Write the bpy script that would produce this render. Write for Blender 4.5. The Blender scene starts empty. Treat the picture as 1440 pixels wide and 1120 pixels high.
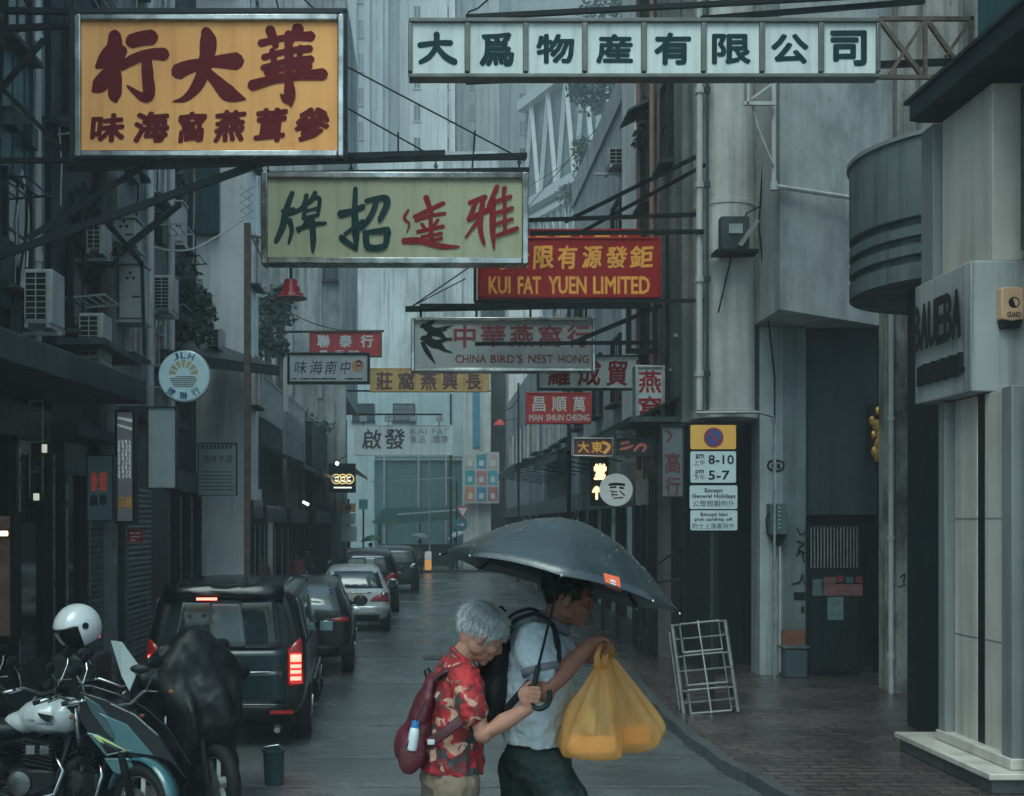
import bpy, bmesh, math, random
from mathutils import Vector, Matrix, noise
from mathutils.bvhtree import BVHTree
random.seed(7)
R = math.radians
SC = bpy.context.scene
COL = SC.collection
# ---------------------------------------------------------------- camera, sky, sun, exposure
F, CX, HY, CH = 1600.0, 600.0, 738.0, 2.4      # focal length in photo pixels, vanishing point, eye height
cd = bpy.data.cameras.new('camera'); cam = bpy.data.objects.new('camera', cd); COL.objects.link(cam)
cam.location = (0, 0, CH); cam.rotation_euler = (R(90), 0, 0)
cd.sensor_fit = 'HORIZONTAL'; cd.sensor_width = 36; cd.lens = 36*F/1440
cd.shift_x = (720-CX)/1440; cd.shift_y = (HY-560)/1440
cd.clip_start = .1; cd.clip_end = 1500
SC.camera = cam
w = bpy.data.worlds.new('World'); SC.world = w; w.use_nodes = True
nt = w.node_tree; sky = nt.nodes.new('ShaderNodeTexSky'); sky.sky_type = 'NISHITA'; sky.sun_disc = False
sky.sun_elevation = R(58); sky.sun_rotation = R(200); sky.ozone_density = 2.2; sky.air_density = 1.0; sky.dust_density = 3.5
tn = nt.nodes.new('ShaderNodeMix'); tn.data_type = 'RGBA'; tn.blend_type = 'MULTIPLY'; tn.inputs[0].default_value = 1; tn.inputs[7].default_value = (.76,1,.97,1)   # rain cloud takes the red out of the light
nt.links.new(sky.outputs[0], tn.inputs[6]); nt.links.new(tn.outputs[2], nt.nodes['Background'].inputs[0]); nt.nodes['Background'].inputs[1].default_value = .10
sl = bpy.data.lights.new('sun', 'SUN'); sl.energy = .8; sl.angle = R(40); sl.color = (.80, 1, .98)
so = bpy.data.objects.new('sun', sl); COL.objects.link(so); so.rotation_euler = (R(32), 0, R(-20))
SC.view_settings.view_transform = 'Standard'; SC.view_settings.look = 'None'; SC.view_settings.exposure = 1.25
SC.cycles.max_bounces = 8; SC.cycles.volume_bounces = 1; SC.cycles.transparent_max_bounces = 10
SC.cycles.use_denoising = True

# ---------------------------------------------------------------- helpers
W = {}
I4 = Matrix.Identity(4)
V = lambda *a: Vector(a)
def P(px, py, D): return Vector(((px-CX)/F*D, D, CH-(py-HY)/F*D))
def X_(px, D): return (px-CX)/F*D
def Z_(py, D): return CH-(py-HY)/F*D
def gz(y):                                       # the road climbs gently towards the photographer
    t = min(1, max(0, (9-y)/4.0)); return .5*t*t*(3-2*t)
def frame(o, x, y):                              # matrix with local x, y axes and z = x cross y
    x = Vector(x).normalized(); y = Vector(y); y = (y-x*y.dot(x)).normalized(); z = x.cross(y)
    m = Matrix((x, y, z)).transposed().to_4x4(); m.translation = Vector(o); return m
def FC(o): return frame(o, (1,0,0), (0,0,1))     # a face looking at -Y: x right, y up, z towards the camera
def along(p0, p1, side=(0,0,1)):
    d = Vector(p1)-Vector(p0); z = d.normalized(); s = Vector(side)
    if abs(z.dot(s)) > .95: s = Vector((1,0,0))
    x = s.cross(z).normalized(); y = z.cross(x)
    m = Matrix((x, y, z)).transposed().to_4x4(); m.translation = Vector(p0); return m, d.length

class MB:
    def __init__(s): s.bm = bmesh.new()
    def face(s, vs):
        try: s.bm.faces.new(vs)
        except ValueError: pass
    def poly(s, pts): s.face([s.bm.verts.new(p) for p in pts]); return s
    def boxm(s, m, sx, sy, sz):
        v = [s.bm.verts.new(m @ Vector((x*sx/2, y*sy/2, z*sz/2))) for z in (-1,1) for y in (-1,1) for x in (-1,1)]
        for f in ((0,2,3,1),(4,5,7,6),(0,1,5,4),(2,6,7,3),(0,4,6,2),(1,3,7,5)): s.face([v[i] for i in f])
        return s
    def box(s, c, sz, rz=0): return s.boxm(Matrix.Translation(c) @ Matrix.Rotation(rz, 4, 'Z'), *sz)
    def span(s, a, b): a = Vector(a); b = Vector(b); d = b-a; return s.box((a+b)/2, (abs(d.x), abs(d.y), abs(d.z)))
    def bar(s, p0, p1, w, h=None, side=(0,0,1)):
        m, L = along(p0, p1, side); return s.boxm(m @ Matrix.Translation((0,0,L/2)), w, h or w, L)
    def rings(s, rs, cap=True, closed=False):
        n = len(rs[0]); vs = [[s.bm.verts.new(p) for p in r] for r in rs]
        k = len(vs)
        for i in range(k if closed else k-1):
            a, b = vs[i], vs[(i+1) % k]
            for j in range(n): s.face((a[j], a[(j+1)%n], b[(j+1)%n], b[j]))
        if cap and not closed: s.face(vs[0][::-1]); s.face(vs[-1])
        return s
    def tube(s, pts, r, n=8, cap=True, side=(0,0,1)):
        pts = [Vector(p) for p in pts]; k = len(pts); rs = []
        if not isinstance(r, (list, tuple)): r = [r]*k
        pu = None
        for i, p in enumerate(pts):
            t = (pts[min(i+1,k-1)]-pts[max(i-1,0)]).normalized()
            if pu is None:
                sd = Vector(side)
                if abs(sd.dot(t)) > .9: sd = Vector((1,0,0)) if abs(t.x) < .9 else Vector((0,1,0))
                pu = sd
            u = (pu-t*pu.dot(t))
            if u.length < 1e-5: u = t.orthogonal()
            u.normalize(); v = t.cross(u); pu = u
            a, b = r[i] if isinstance(r[i], (list, tuple)) else (r[i], r[i])
            rs.append([p+u*(a*math.cos(2*math.pi*j/n))+v*(b*math.sin(2*math.pi*j/n)) for j in range(n)])
        return s.rings(rs, cap)
    def cyl(s, p0, p1, r0, r1=None, n=12): return s.tube([p0, p1], [r0, r0 if r1 is None else r1], n)
    def lathe(s, prof, m=I4, n=20, cap=True):    # profile (r, z) about local z
        rs = [[m @ Vector((r*math.cos(2*math.pi*j/n), r*math.sin(2*math.pi*j/n), z)) for j in range(n)] for r, z in prof]
        return s.rings(rs, cap)
    def torus(s, m, Rr, r, n=28, k=10, sq=1.0):  # about local z
        rs = []
        for i in range(n):
            a = 2*math.pi*i/n
            rs.append([m @ Vector(((Rr+r*math.cos(b))*math.cos(a), (Rr+r*math.cos(b))*math.sin(a), sq*r*math.sin(b))) for b in [2*math.pi*j/k for j in range(k)]])
        return s.rings(rs, False, True)
    def ell(s, c, r, rot=None, n=14, k=9):
        m = Matrix.Translation(c) @ (rot.to_4x4() if rot else I4)
        rs = []
        for i in range(k):
            a = math.pi*(i+.02)/(k-1+.04) if True else 0
            rs.append([m @ Vector((r[0]*math.sin(a)*math.cos(t), r[1]*math.sin(a)*math.sin(t), r[2]*math.cos(a))) for t in [2*math.pi*j/n for j in range(n)]])
        return s.rings(rs)
    def prism(s, pts, m, z0, z1):                # outline in local xy
        a = [s.bm.verts.new(m @ Vector((x, y, z0))) for x, y in pts]; b = [s.bm.verts.new(m @ Vector((x, y, z1))) for x, y in pts]
        n = len(pts); s.face(a[::-1]); s.face(b)
        for i in range(n): s.face((a[i], a[(i+1)%n], b[(i+1)%n], b[i]))
        return s
    def mesh(s, me, m=I4):
        n0 = len(s.bm.verts); s.bm.from_mesh(me); s.bm.verts.ensure_lookup_table()
        for v in s.bm.verts[n0:]: v.co = m @ v.co
        return s
    def data(s, name, fix=True):
        if fix: bmesh.ops.recalc_face_normals(s.bm, faces=s.bm.faces[:])
        me = bpy.data.meshes.new(name); s.bm.to_mesh(me); s.bm.free(); return me
    def build(s, name, m, parent=None, smooth=False, bevel=0, fix=True, sub=0):
        if parent is not None:
            s.bm.transform(W[parent.name].inverted())
        o = bpy.data.objects.new(name, s.data(name, fix)); COL.objects.link(o)
        return finish(o, m, parent, smooth, bevel, sub)

def finish(o, m, parent=None, smooth=False, bevel=0, sub=0):
    o.data.materials.clear(); o.data.materials.append(m)
    if parent is not None: o.parent = parent; W[o.name] = W[parent.name]
    else: W[o.name] = I4
    if bevel:
        b = o.modifiers.new('bevel', 'BEVEL'); b.width = bevel; b.segments = 2; b.limit_method = 'ANGLE'; b.angle_limit = R(35)
    if sub:
        b = o.modifiers.new('sub', 'SUBSURF'); b.levels = sub; b.render_levels = sub
    if smooth or bevel or sub:
        for p in o.data.polygons: p.use_smooth = True
        if (bevel or smooth == 'auto') and smooth is not True:
            try: o.data.set_sharp_from_angle(angle=R(35))
            except Exception: pass
    return o
def tag(o, label, cat=None, group=None, kind=None):
    if label: o['label'] = label
    if cat: o['category'] = cat
    if group: o['group'] = group
    if kind: o['kind'] = kind
    return o
def thing(name, label, cat, loc=(0,0,0), rz=0, group=None):
    o = bpy.data.objects.new(name, None); COL.objects.link(o); o.location = loc; o.rotation_euler = (0,0,rz); o.empty_display_size = .1
    W[o.name] = Matrix.Translation(loc) @ Matrix.Rotation(rz, 4, 'Z')
    return tag(o, label, cat, group)
def struct(name, mb, m, **k): return tag(mb.build(name, m, None, **k), None, None, None, 'structure')
def place(me, name, m, parent, M):               # a part that shares its mesh with its repeats
    o = bpy.data.objects.new(name, me); COL.objects.link(o); o.parent = parent
    if m and not me.materials: me.materials.append(m)
    o.matrix_basis = W[parent.name].inverted() @ M; W[o.name] = M; return o
def dup(root, loc, rz=0, label=None, group=None, scale=None):
    def cp(o, par):
        c = o.copy(); COL.objects.link(c)
        if par: c.parent = par
        for ch in list(o.children): cp(ch, c)
        return c
    r = cp(root, None); r.location = loc; r.rotation_euler = (0,0,rz)
    if scale: r.scale = scale
    if label: r['label'] = label
    if group: r['group'] = group
    return r
def evaluated(o):
    dg = bpy.context.evaluated_depsgraph_get(); dg.update()
    return bpy.data.meshes.new_from_object(o.evaluated_get(dg))
def organic(name, mb, m, parent, voxel=.006, smooth=3, disp=None, fac=.5):   # fuse overlapping volumes into one skin
    me = mb.data(name); t = bpy.data.objects.new('tmp', me); COL.objects.link(t)
    r = t.modifiers.new('r', 'REMESH'); r.mode = 'VOXEL'; r.voxel_size = voxel
    if smooth: q = t.modifiers.new('s', 'SMOOTH'); q.iterations = smooth; q.factor = fac
    for (sc, st) in (disp or []):
        tx = bpy.data.textures.new('n', 'CLOUDS'); tx.noise_scale = sc; tx.noise_depth = 2
        d = t.modifiers.new('d', 'DISPLACE'); d.texture = tx; d.strength = st; d.mid_level = .5; d.texture_coords = 'LOCAL'
    n = evaluated(t); bpy.data.objects.remove(t); bpy.data.meshes.remove(me)
    n.name = name
    if parent is not None: n.transform(W[parent.name].inverted())
    o = bpy.data.objects.new(name, n); COL.objects.link(o)
    return finish(o, m, parent, True)

# ---------------------------------------------------------------- materials
MATS = {}
def mat(name, col, rough=.6, metal=0, var=.15, scale=3, streak=0, bump=0, bscale=30, coat=0, emit=0, grime=None, spec=.5, dark=None, blot=0, trans=0, alpha=1, ecol=None, puddle=None):
    if name in MATS: return MATS[name]
    if max(col) < .05 and spec == .5 and rough > .3: spec = .15
    m = bpy.data.materials.new(name); m.use_nodes = True; MATS[name] = m
    N, L = m.node_tree.nodes, m.node_tree.links; b = N['Principled BSDF']
    b.inputs['Roughness'].default_value = rough; b.inputs['Metallic'].default_value = metal
    b.inputs['Specular IOR Level'].default_value = spec; b.inputs['Coat Weight'].default_value = coat; b.inputs['Coat Roughness'].default_value = .08
    b.inputs['Transmission Weight'].default_value = trans; b.inputs['Alpha'].default_value = alpha
    tc = N.new('ShaderNodeTexCoord')
    def nz(sc, st=(1,1,1), det=5, rg=.6):
        mp = N.new('ShaderNodeMapping'); mp.inputs['Scale'].default_value = st; L.new(tc.outputs['Object'], mp.inputs[0])
        n = N.new('ShaderNodeTexNoise'); n.inputs['Scale'].default_value = sc; n.inputs['Detail'].default_value = det; n.inputs['Roughness'].default_value = rg
        L.new(mp.outputs[0], n.inputs['Vector']); return n.outputs['Fac']
    def ramp(x, lo, hi, a=0., c=1.):
        r = N.new('ShaderNodeMapRange'); r.inputs[1].default_value = lo; r.inputs[2].default_value = hi; r.inputs[3].default_value = a; r.inputs[4].default_value = c
        L.new(x, r.inputs[0]); return r.outputs[0]
    def mix(fac, a, c):
        x = N.new('ShaderNodeMix'); x.data_type = 'RGBA'
        if hasattr(fac, 'is_output'): L.new(fac, x.inputs[0])
        else: x.inputs[0].default_value = fac
        for s, q in ((6, a), (7, c)):
            if hasattr(q, 'is_output'): L.new(q, x.inputs[s])
            else: x.inputs[s].default_value = (*q[:3], 1)
        return x.outputs[2]
    sc = lambda k: tuple(min(1, c*k) for c in col)
    out = None
    if var: out = mix(ramp(nz(scale), .3, .7), sc(1-var), sc(1+var))
    dk = dark or tuple(c*.28 for c in col)
    if blot: out = mix(ramp(nz(scale*.45, (1,1,.6), 8, .62), .46, .62, 0, blot), out or col, dk)
    if streak: out = mix(ramp(nz(5.5, (1,1,.05), 7, .62), .47, .66, 0, streak), out or col, dk)
    if grime: out = mix(ramp(nz(9, (1,1,1), 8, .75), .56, .66, 0, grime), out or col, tuple(c*.2 for c in col))
    if out is None: b.inputs['Base Color'].default_value = (*col, 1)
    else: L.new(out, b.inputs['Base Color'])
    if rough > .12 and var: L.new(ramp(nz(scale*2.3), .25, .75, max(.04, rough*.75), min(1, rough*1.25)), b.inputs['Roughness'])
    if puddle: L.new(ramp(nz(puddle, (1,1,1), 4), .42, .58, .07, rough), b.inputs['Roughness'])
    if bump:
        bp = N.new('ShaderNodeBump'); bp.inputs['Strength'].default_value = bump; bp.inputs['Distance'].default_value = .02
        L.new(nz(bscale, (1,1,1), 6), bp.inputs['Height']); L.new(bp.outputs[0], b.inputs['Normal'])
    if emit:
        b.inputs['Emission Color'].default_value = (*(ecol or col), 1); b.inputs['Emission Strength'].default_value = emit
    return m
CONC = mat('concrete', (.25,.265,.26), .75, spec=.3, streak=.6, blot=.6, bump=.25, scale=1.6)
CONCD = mat('concrete_dark', (.05,.066,.068), .7, spec=.15, streak=.6, blot=.6, bump=.25, scale=1.6)
CONCP = mat('concrete_pale', (.46,.48,.47), .75, streak=.45, blot=.25, bump=.15, scale=1.2)
MOULD = mat('concrete_mouldy', (.25,.265,.255), .8, streak=.9, blot=.75, grime=.5, bump=.3, scale=1.1, dark=(.05,.06,.055))
WHITEW = mat('white_wall', (.78,.79,.77), .7, streak=.3, blot=.1, scale=.8)
TEALC = mat('teal_cladding', (.008,.075,.08), .45, spec=.3, streak=.5, blot=.3, scale=.8)
DARKW = mat('dark_wall', (.008,.015,.016), .5, spec=.12, streak=.4, scale=1)
BLACK = mat('black_metal', (.006,.009,.010), .45, spec=.15, var=.3)
STEEL = mat('steel', (.42,.42,.40), .3, .9, var=.25, scale=6, grime=.25)
GALV = mat('galvanised', (.33,.34,.34), .45, .7, var=.25, scale=8, grime=.3)
RUSTY = mat('rusty_steel', (.12,.085,.065), .7, .3, var=.5, scale=9)
PIPE = mat('pipe_paint', (.45,.46,.45), .5, streak=.3)
GLASS = mat('dark_glass', (.006,.010,.011), .08, spec=.45, var=0)
GLASSB = mat('window_glass', (.035,.05,.055), .08, spec=.8, var=.4, scale=.6)
ACW = mat('unit_casing', (.38,.39,.37), .5, streak=.4, blot=.3, scale=4)
RUBBER = mat('rubber', (.012,.012,.012), .6, var=.2)
BTXT = mat('letter_black', (.010,.014,.015), .6, spec=.15, var=.1)
RTXT = mat('letter_red', (.24,.008,.013), .6, spec=.15, var=.2, scale=8)
DTXT = mat('letter_maroon', (.125,.003,.007), .6, spec=.12, var=.25, scale=9)
WTXT = mat('letter_white', (.6,.6,.58), .5, var=.1)
GTXT = mat('letter_green', (.003,.032,.034), .6, spec=.12, var=.2, scale=8)
YTXT = mat('letter_yellow', (.95,.40,.075), .6, spec=.15, var=.15, scale=9)

# ---------------------------------------------------------------- lettering
_tc = {}
def glyph(s, bold=0.0):
    k = (s, bold)
    if k in _tc: return _tc[k]
    c = bpy.data.curves.new('t', 'FONT'); c.body = s; c.resolution_u = 2; c.extrude = 0
    o = bpy.data.objects.new('t', c); COL.objects.link(o); me = evaluated(o); bpy.data.objects.remove(o); bpy.data.curves.remove(c)
    if len(me.vertices):
        xs = [v.co.x for v in me.vertices]; ys = [v.co.y for v in me.vertices]; _tc[k] = (me, min(xs), max(xs), min(ys), max(ys))
    else: _tc[k] = (me, 0, 1, 0, 1)
    return _tc[k]
def put(mb, s, m, x0, y0, x1, y1, bold=0, z=.004, slant=0, ang=0, rough=0):   # fit the string in a rectangle of the local xy plane
    me, a, b, c, d = glyph(s, 0)
    e = bold*(y1-y0)*.8; x0 += e; x1 -= e; y0 += e; y1 -= e
    kx, ky = (x1-x0)/max(b-a, .01), (y1-y0)/max(d-c, .01)
    dirs = [(0,0)]+([(e*math.cos(t*math.pi/4), e*math.sin(t*math.pi/4)) for t in range(8)] if e > 0 else [])   # a heavier weight: the glyph laid down in a small ring
    for di, (dx, dy) in enumerate(dirs):
        n0 = len(mb.bm.verts); mb.bm.from_mesh(me); mb.bm.verts.ensure_lookup_table()
        for v in mb.bm.verts[n0:]:
            x, y = (v.co.x-a)*kx, (v.co.y-c)*ky
            if rough:
                nn = noise.noise_vector(Vector((x/(y1-y0)*2.2+x0*7, y/(y1-y0)*2.2, 1.7))); x += nn.x*rough*(y1-y0); y += nn.y*rough*(y1-y0)
            x += y*slant; y += x*ang
            v.co = m @ Vector((x0+x+dx, y0+y+dy, z+di*.0004+v.co.z*.1))
def row(mb, s, m, x0, y0, x1, y1, bold=0, gap=.18, **k):                      # characters in equal cells
    n = len(s); cw = (x1-x0)/n
    for i, ch in enumerate(s):
        if ch != ' ': put(mb, ch, m, x0+cw*(i+gap/2), y0, x0+cw*(i+1-gap/2), y1, bold, **k)
def col(mb, s, m, x0, y0, x1, y1, bold=0, gap=.15, **k):
    n = len(s); h = (y1-y0)/n
    for i, ch in enumerate(s): put(mb, ch, m, x0, y1-h*(i+1-gap/2), x1, y1-h*(i+gap/2), bold, **k)
def brush(mb, strokes, fn, m, z=.004, sc=1.0):   # hand-brushed strokes: (x, y, width) polylines
    for si, st in enumerate(strokes):
        pts = [(*fn(x, y), wd*sc) for x, y, wd in st]; q = []
        for i in range(len(pts)-1):
            p0, p1, p2, p3 = pts[max(i-1,0)], pts[i], pts[i+1], pts[min(i+2, len(pts)-1)]
            for t in [j/8 for j in range(8)]:
                q.append(tuple(.5*((2*b)+(c-a)*t+(2*a-5*b+4*c-d)*t*t+(-a+3*b-3*c+d)*t**3) for a, b, c, d in zip(p0, p1, p2, p3)))
        q.append(pts[-1]); k = len(q); Lf, Rt = [], []
        for i in range(k):
            a, b = q[max(i-1,0)], q[min(i+1,k-1)]; dx, dy = b[0]-a[0], b[1]-a[1]; l = math.hypot(dx, dy) or 1
            hw = max(q[i][2], .002)/2*(1+.10*noise.noise((q[i][0]*40/ max(q[0][2],.01)*.02, q[i][1]*9, si*3.1))); nx, ny = -dy/l*hw, dx/l*hw
            Lf.append((q[i][0]+nx, q[i][1]+ny)); Rt.append((q[i][0]-nx, q[i][1]-ny))
        def capp(i, j):
            a, b = q[i], q[j]; dx, dy = a[0]-b[0], a[1]-b[1]; l = math.hypot(dx, dy) or 1; hw = q[i][2]/2; a0 = math.atan2(dy, dx)
            return [(a[0]+hw*.8*math.cos(a0+t), a[1]+hw*.8*math.sin(a0+t)) for t in (R(-50), 0, R(50))]
        zz = z+si*.0012
        for i in range(k-1):
            a = [m @ Vector((*p, zz)) for p in (Lf[i], Lf[i+1], Rt[i+1], Rt[i])]; mb.poly(a[::-1])
        e = capp(k-1, k-2); mb.poly([m @ Vector((*p, zz)) for p in [Rt[-1]]+e+[Lf[-1]]])
        e = capp(0, 1); mb.poly([m @ Vector((*p, zz)) for p in [Lf[0]]+e+[Rt[0]]])
# ---------------------------------------------------------------- ground, road, pavements
ROAD = mat('wet_asphalt', (.098,.106,.108), .32, puddle=.7, var=.3, scale=.9, blot=.35, bump=.5, bscale=26, dark=(.035,.04,.042), spec=.9)
PAVE = mat('wet_brick_paving', (.105,.078,.073), .33, puddle=.8, var=.35, scale=1.4, blot=.4, bump=.7, bscale=16, spec=.75)
KERB = mat('granite_kerb', (.075,.082,.084), .35, var=.3, scale=5, grime=.6, bump=.3)
def ripple(m, sx, sy, st):                        # rain-film ripples: low bumps with their crests across the street
    N, L = m.node_tree.nodes, m.node_tree.links; b = N['Principled BSDF']
    tc = N.new('ShaderNodeTexCoord'); mp = N.new('ShaderNodeMapping'); mp.inputs['Scale'].default_value = (sx, sy, 1); L.new(tc.outputs['Object'], mp.inputs[0])
    n = N.new('ShaderNodeTexNoise'); n.inputs['Scale'].default_value = 1; n.inputs['Detail'].default_value = 6; L.new(mp.outputs[0], n.inputs['Vector'])
    bp = N.new('ShaderNodeBump'); bp.inputs['Strength'].default_value = st; bp.inputs['Distance'].default_value = .03; L.new(n.outputs['Fac'], bp.inputs['Height'])
    old = b.inputs['Normal'].links[0].from_socket if b.inputs['Normal'].links else None
    if old: L.new(old, bp.inputs['Normal'])
    L.new(bp.outputs[0], b.inputs['Normal'])
ripple(ROAD, 2.6, 5.2, .5); ripple(PAVE, 2.2, 6.0, .45)
def bricks(m, w, h, d=.55):
    N, L = m.node_tree.nodes, m.node_tree.links; b = N['Principled BSDF']; src = b.inputs['Base Color'].links[0].from_socket
    tc = N.new('ShaderNodeTexCoord'); t = N.new('ShaderNodeTexBrick'); L.new(tc.outputs['Object'], t.inputs[0])
    t.inputs['Scale'].default_value = 1; t.inputs['Brick Width'].default_value = w; t.inputs['Row Height'].default_value = h; t.inputs['Mortar Size'].default_value = .014
    t.inputs['Color1'].default_value = (1,1,1,1); t.inputs['Color2'].default_value = (.7,.7,.72,1); t.inputs['Mortar'].default_value = (d,d,d,1)
    x = N.new('ShaderNodeMix'); x.data_type = 'RGBA'; x.blend_type = 'MULTIPLY'; x.inputs[0].default_value = 1; L.new(src, x.inputs[6]); L.new(t.outputs[0], x.inputs[7]); L.new(x.outputs[2], b.inputs['Base Color'])
bricks(PAVE, .30, .15, .25); bricks(KERB, 60, .95, .25)
mb = MB(); ys = [-30, -10, 0, 4, 5, 5.5, 6, 6.5, 7, 7.5, 8, 8.5, 9, 12, 20, 60, 150, 300]; xs = [-150, -60, -12, -6, -3, 0, 3, 6, 12, 60, 150]
g = [[mb.bm.verts.new((x, y, gz(y))) for x in xs] for y in ys]
for i in range(len(ys)-1):
    for j in range(len(xs)-1): mb.face((g[i][j], g[i][j+1], g[i+1][j+1], g[i+1][j]))
struct('road', mb, ROAD, smooth=True)
def strip(name, inner, outer, h, m, thick=False):  # a raised sheet between two plan lines [(x, y)]
    mb = MB(); a = [[mb.bm.verts.new((x, y, gz(y)+dz)) for x, y in l] for l, dz in ((inner, -.05), (inner, h), (outer, h), (outer, -.05))]
    for r in range(3):
        for i in range(len(inner)-1): mb.face((a[r][i], a[r][i+1], a[r+1][i+1], a[r+1][i]))
    for i in (0, len(inner)-1): mb.face([a[r][i] for r in range(4)])
    return struct(name, mb, m)
def spline(pts, n=6):
    q = []
    for i in range(len(pts)-1):
        p0, p1, p2, p3 = pts[max(i-1,0)], pts[i], pts[i+1], pts[min(i+2, len(pts)-1)]
        for t in [j/n for j in range(n)]:
            q.append(tuple(.5*((2*b)+(c-a)*t+(2*a-5*b+4*c-d)*t*t+(-a+3*b-3*c+d)*t**3) for a, b, c, d in zip(p0, p1, p2, p3)))
    return q+[tuple(pts[-1])]
rk = spline([(3.9,4),(3.6,6),(3.34,8),(3.05,9.6),(2.85,11.3),(2.84,13.3),(2.93,15.3),(3.18,19),(3.3,24),(3.35,40),(3.4,58)])
rk = [(x+.02*math.sin(y*5), y) for x, y in rk]
strip('kerb', rk, [(x+.12, y) for x, y in rk], .125, KERB)
strip('pavement', [(x+.123, y) for x, y in rk], [(16, y) for x, y in rk], .121, PAVE)
lk = [(-3.75, y) for y in (4,5,6,7,8,9,12,20,30,40,57)]; lk = [(x+(.012*(y-12) if y > 12 else 0), y) for x, y in lk]
strip('kerb', lk, [(x-.16, y) for x, y in lk], .125, KERB)
strip('pavement', [(x-.163, y) for x, y in lk], [(-16, y) for x, y in lk], .121, PAVE)
# worn road markings, patches, covers
MARK = mat('worn_road_paint', (.14,.145,.145), .35, var=.4, scale=6, grime=.95)
PATCH = mat('asphalt_patch', (.03,.034,.036), .2, var=.3, bump=.4, spec=.75)
mb = MB()
for y0, w_ in ((10.4,.03),(11.7,.025),(13.6,.03),(17.2,.04),(26.0,.07)): mb.box((-.2, y0, .0045), (5.6 if y0 < 16 else 6, w_, .001))
struct('road_joint', mb, MARK)
mb = MB(); mb.box((.9, 16.2, .004), (.9, 3.2, .001)); mb.box((-.9, 22, .004), (1.3, 2.5, .001)); mb.box((2.2, 30, .004), (1.2, 5, .001))
struct('road_patch', mb, PATCH)
IRON = mat('cast_iron', (.05,.052,.05), .35, .8, var=.3, bump=.4)
for (x, y, lab) in ((1.45, 12.4, 'square iron cover in the wet road beside the right kerb bend'), (.25, 20.5, 'square iron cover in the road beyond the couple')):
    t = thing('manhole_cover', lab, 'manhole cover', (x, y, .004), 0)
    MB().box((x,y,.006),(.62,.62,.012)).build('cover_frame', IRON, t)
    mb = MB()
    for i in range(6): mb.box((x-.22+.088*i, y, .0145), (.05,.5,.005))
    mb.build('cover_plate', IRON, t)

# ---------------------------------------------------------------- buildings
_wc = {}
def winmesh(w, h, nx=2, ny=1, fr=.05, gl=GLASSB, fm=GALV):
    k = (w, h, nx, ny, fr, gl.name, fm.name)
    if k not in _wc:
        a = MB().boxm(Matrix.Translation((0,0,.02)), w-.01, h-.01, .04).data('pane'); a.materials.append(gl)
        mb = MB()
        for s in (-1,1):
            mb.boxm(Matrix.Translation((s*(w/2), 0, .045)), fr, h+fr*2, .09); mb.boxm(Matrix.Translation((0, s*(h/2+fr/4), .044)), w-fr, fr, .086)
        for i in range(1, nx): mb.boxm(Matrix.Translation((-w/2+w*i/nx, 0, .03)), fr*.6, h-fr*.6, .05)
        for i in range(1, ny): mb.boxm(Matrix.Translation((0, -h/2+h*i/ny, .031)), w-fr, fr*.6, .05)
        b = mb.data('window_frame'); b.materials.append(fm)
        c = MB().boxm(Matrix.Translation((0,-h/2-fr*1.2-.02,.1)), w+.2, .06, .2).data('sill'); c.materials.append(CONCD)
        _wc[k] = (a, b, c)
    return _wc[k]
def window(b, M, w, h, nx=2, ny=1, sill=True, **k):
    a, f, c = winmesh(w, h, nx, ny, **k); o = place(a, 'window', None, b, M); place(f, 'frame', None, o, M)
    if sill: place(c, 'sill', None, o, M)
    return o
def FE(x, y, z): return frame((x,y,z), (0,1,0), (0,0,1))        # a wall looking at +X
def FW(x, y, z): return frame((x,y,z), (0,-1,0), (0,0,1))       # a wall looking at -X
def FS(x, y, z): return frame((x,y,z), (1,0,0), (0,0,1))        # a wall looking at the camera
def bld(label, a, b, m, cat='building', name='building', bevel=0):
    t = thing(name, label, cat, ((a[0]+b[0])/2, (a[1]+b[1])/2, a[2])); MB().span(a, b).build('wall', m, t); return t
def ribs(b, a0, a1, fix, z0, z1, step, face, m, name='cladding', wd=.05):
    mb = MB(); n = int(abs(a1-a0)/step)
    for i in range(n):
        u = a0+(a1-a0)*(i+.5)/n
        if face in 'EW': mb.box((fix, u, (z0+z1)/2), (.06, wd, z1-z0))
        else: mb.box((u, fix, (z0+z1)/2), (wd, .06, z1-z0))
    return mb.build(name, m, b)

# left row
b = bld('tall dark teal building with ribbed metal cladding and a concrete canopy at the left edge', (-12, 6, 0), (-5.45, 16.2, 34), DARKW)
ribs(b, 6.2, 16.1, -5.42, 5.2, 33, .42, 'E', TEALC, wd=.36)
MB().prism([(-6.1, 10.2), (-4.52, 11.0), (-4.03, 16.35), (-5.6, 16.35)], I4, 4.13, 4.47).build('canopy', CONCD, b, bevel=.02)
MB().prism([(-6.1, 10.1), (-4.62, 11.1), (-4.13, 16.2), (-5.6, 16.2)], I4, 4.474, 4.50).build('canopy_coping', CONC, b)
for y in (13.0, 15.0): MB().box((-5.33, y, 4.9), (.14, .5, .7)).build('junction_box', CONCD, b)
for y in (12.2, 13.6, 15.6):
    mb = MB(); mb.cyl((-5.34, y, 4.5), (-5.34, y, 33), .06, n=8)
    for z in (6, 9, 12): mb.cyl((-5.34, y, z), (-5.34, y, z+.12), .08, n=8)
    mb.build('drain_pipe', TEALC if y < 15 else PIPE, b)
for z in (6.2, 9.4, 12.6):
    for y in (13.4, 14.9): window(b, FE(-5.40, y, z), .9, 1.4, 2, 2, fm=BLACK)
SHOPD = mat('shopfront_dark', (.008,.013,.014), .35, var=.3, streak=.2, spec=.35)
WARM = mat('warm_light', (1,.62,.32), emit=1.6, var=0); WARMD = mat('warm_glow_interior', (.16,.085,.055), emit=.015, var=.5, scale=5)
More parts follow.
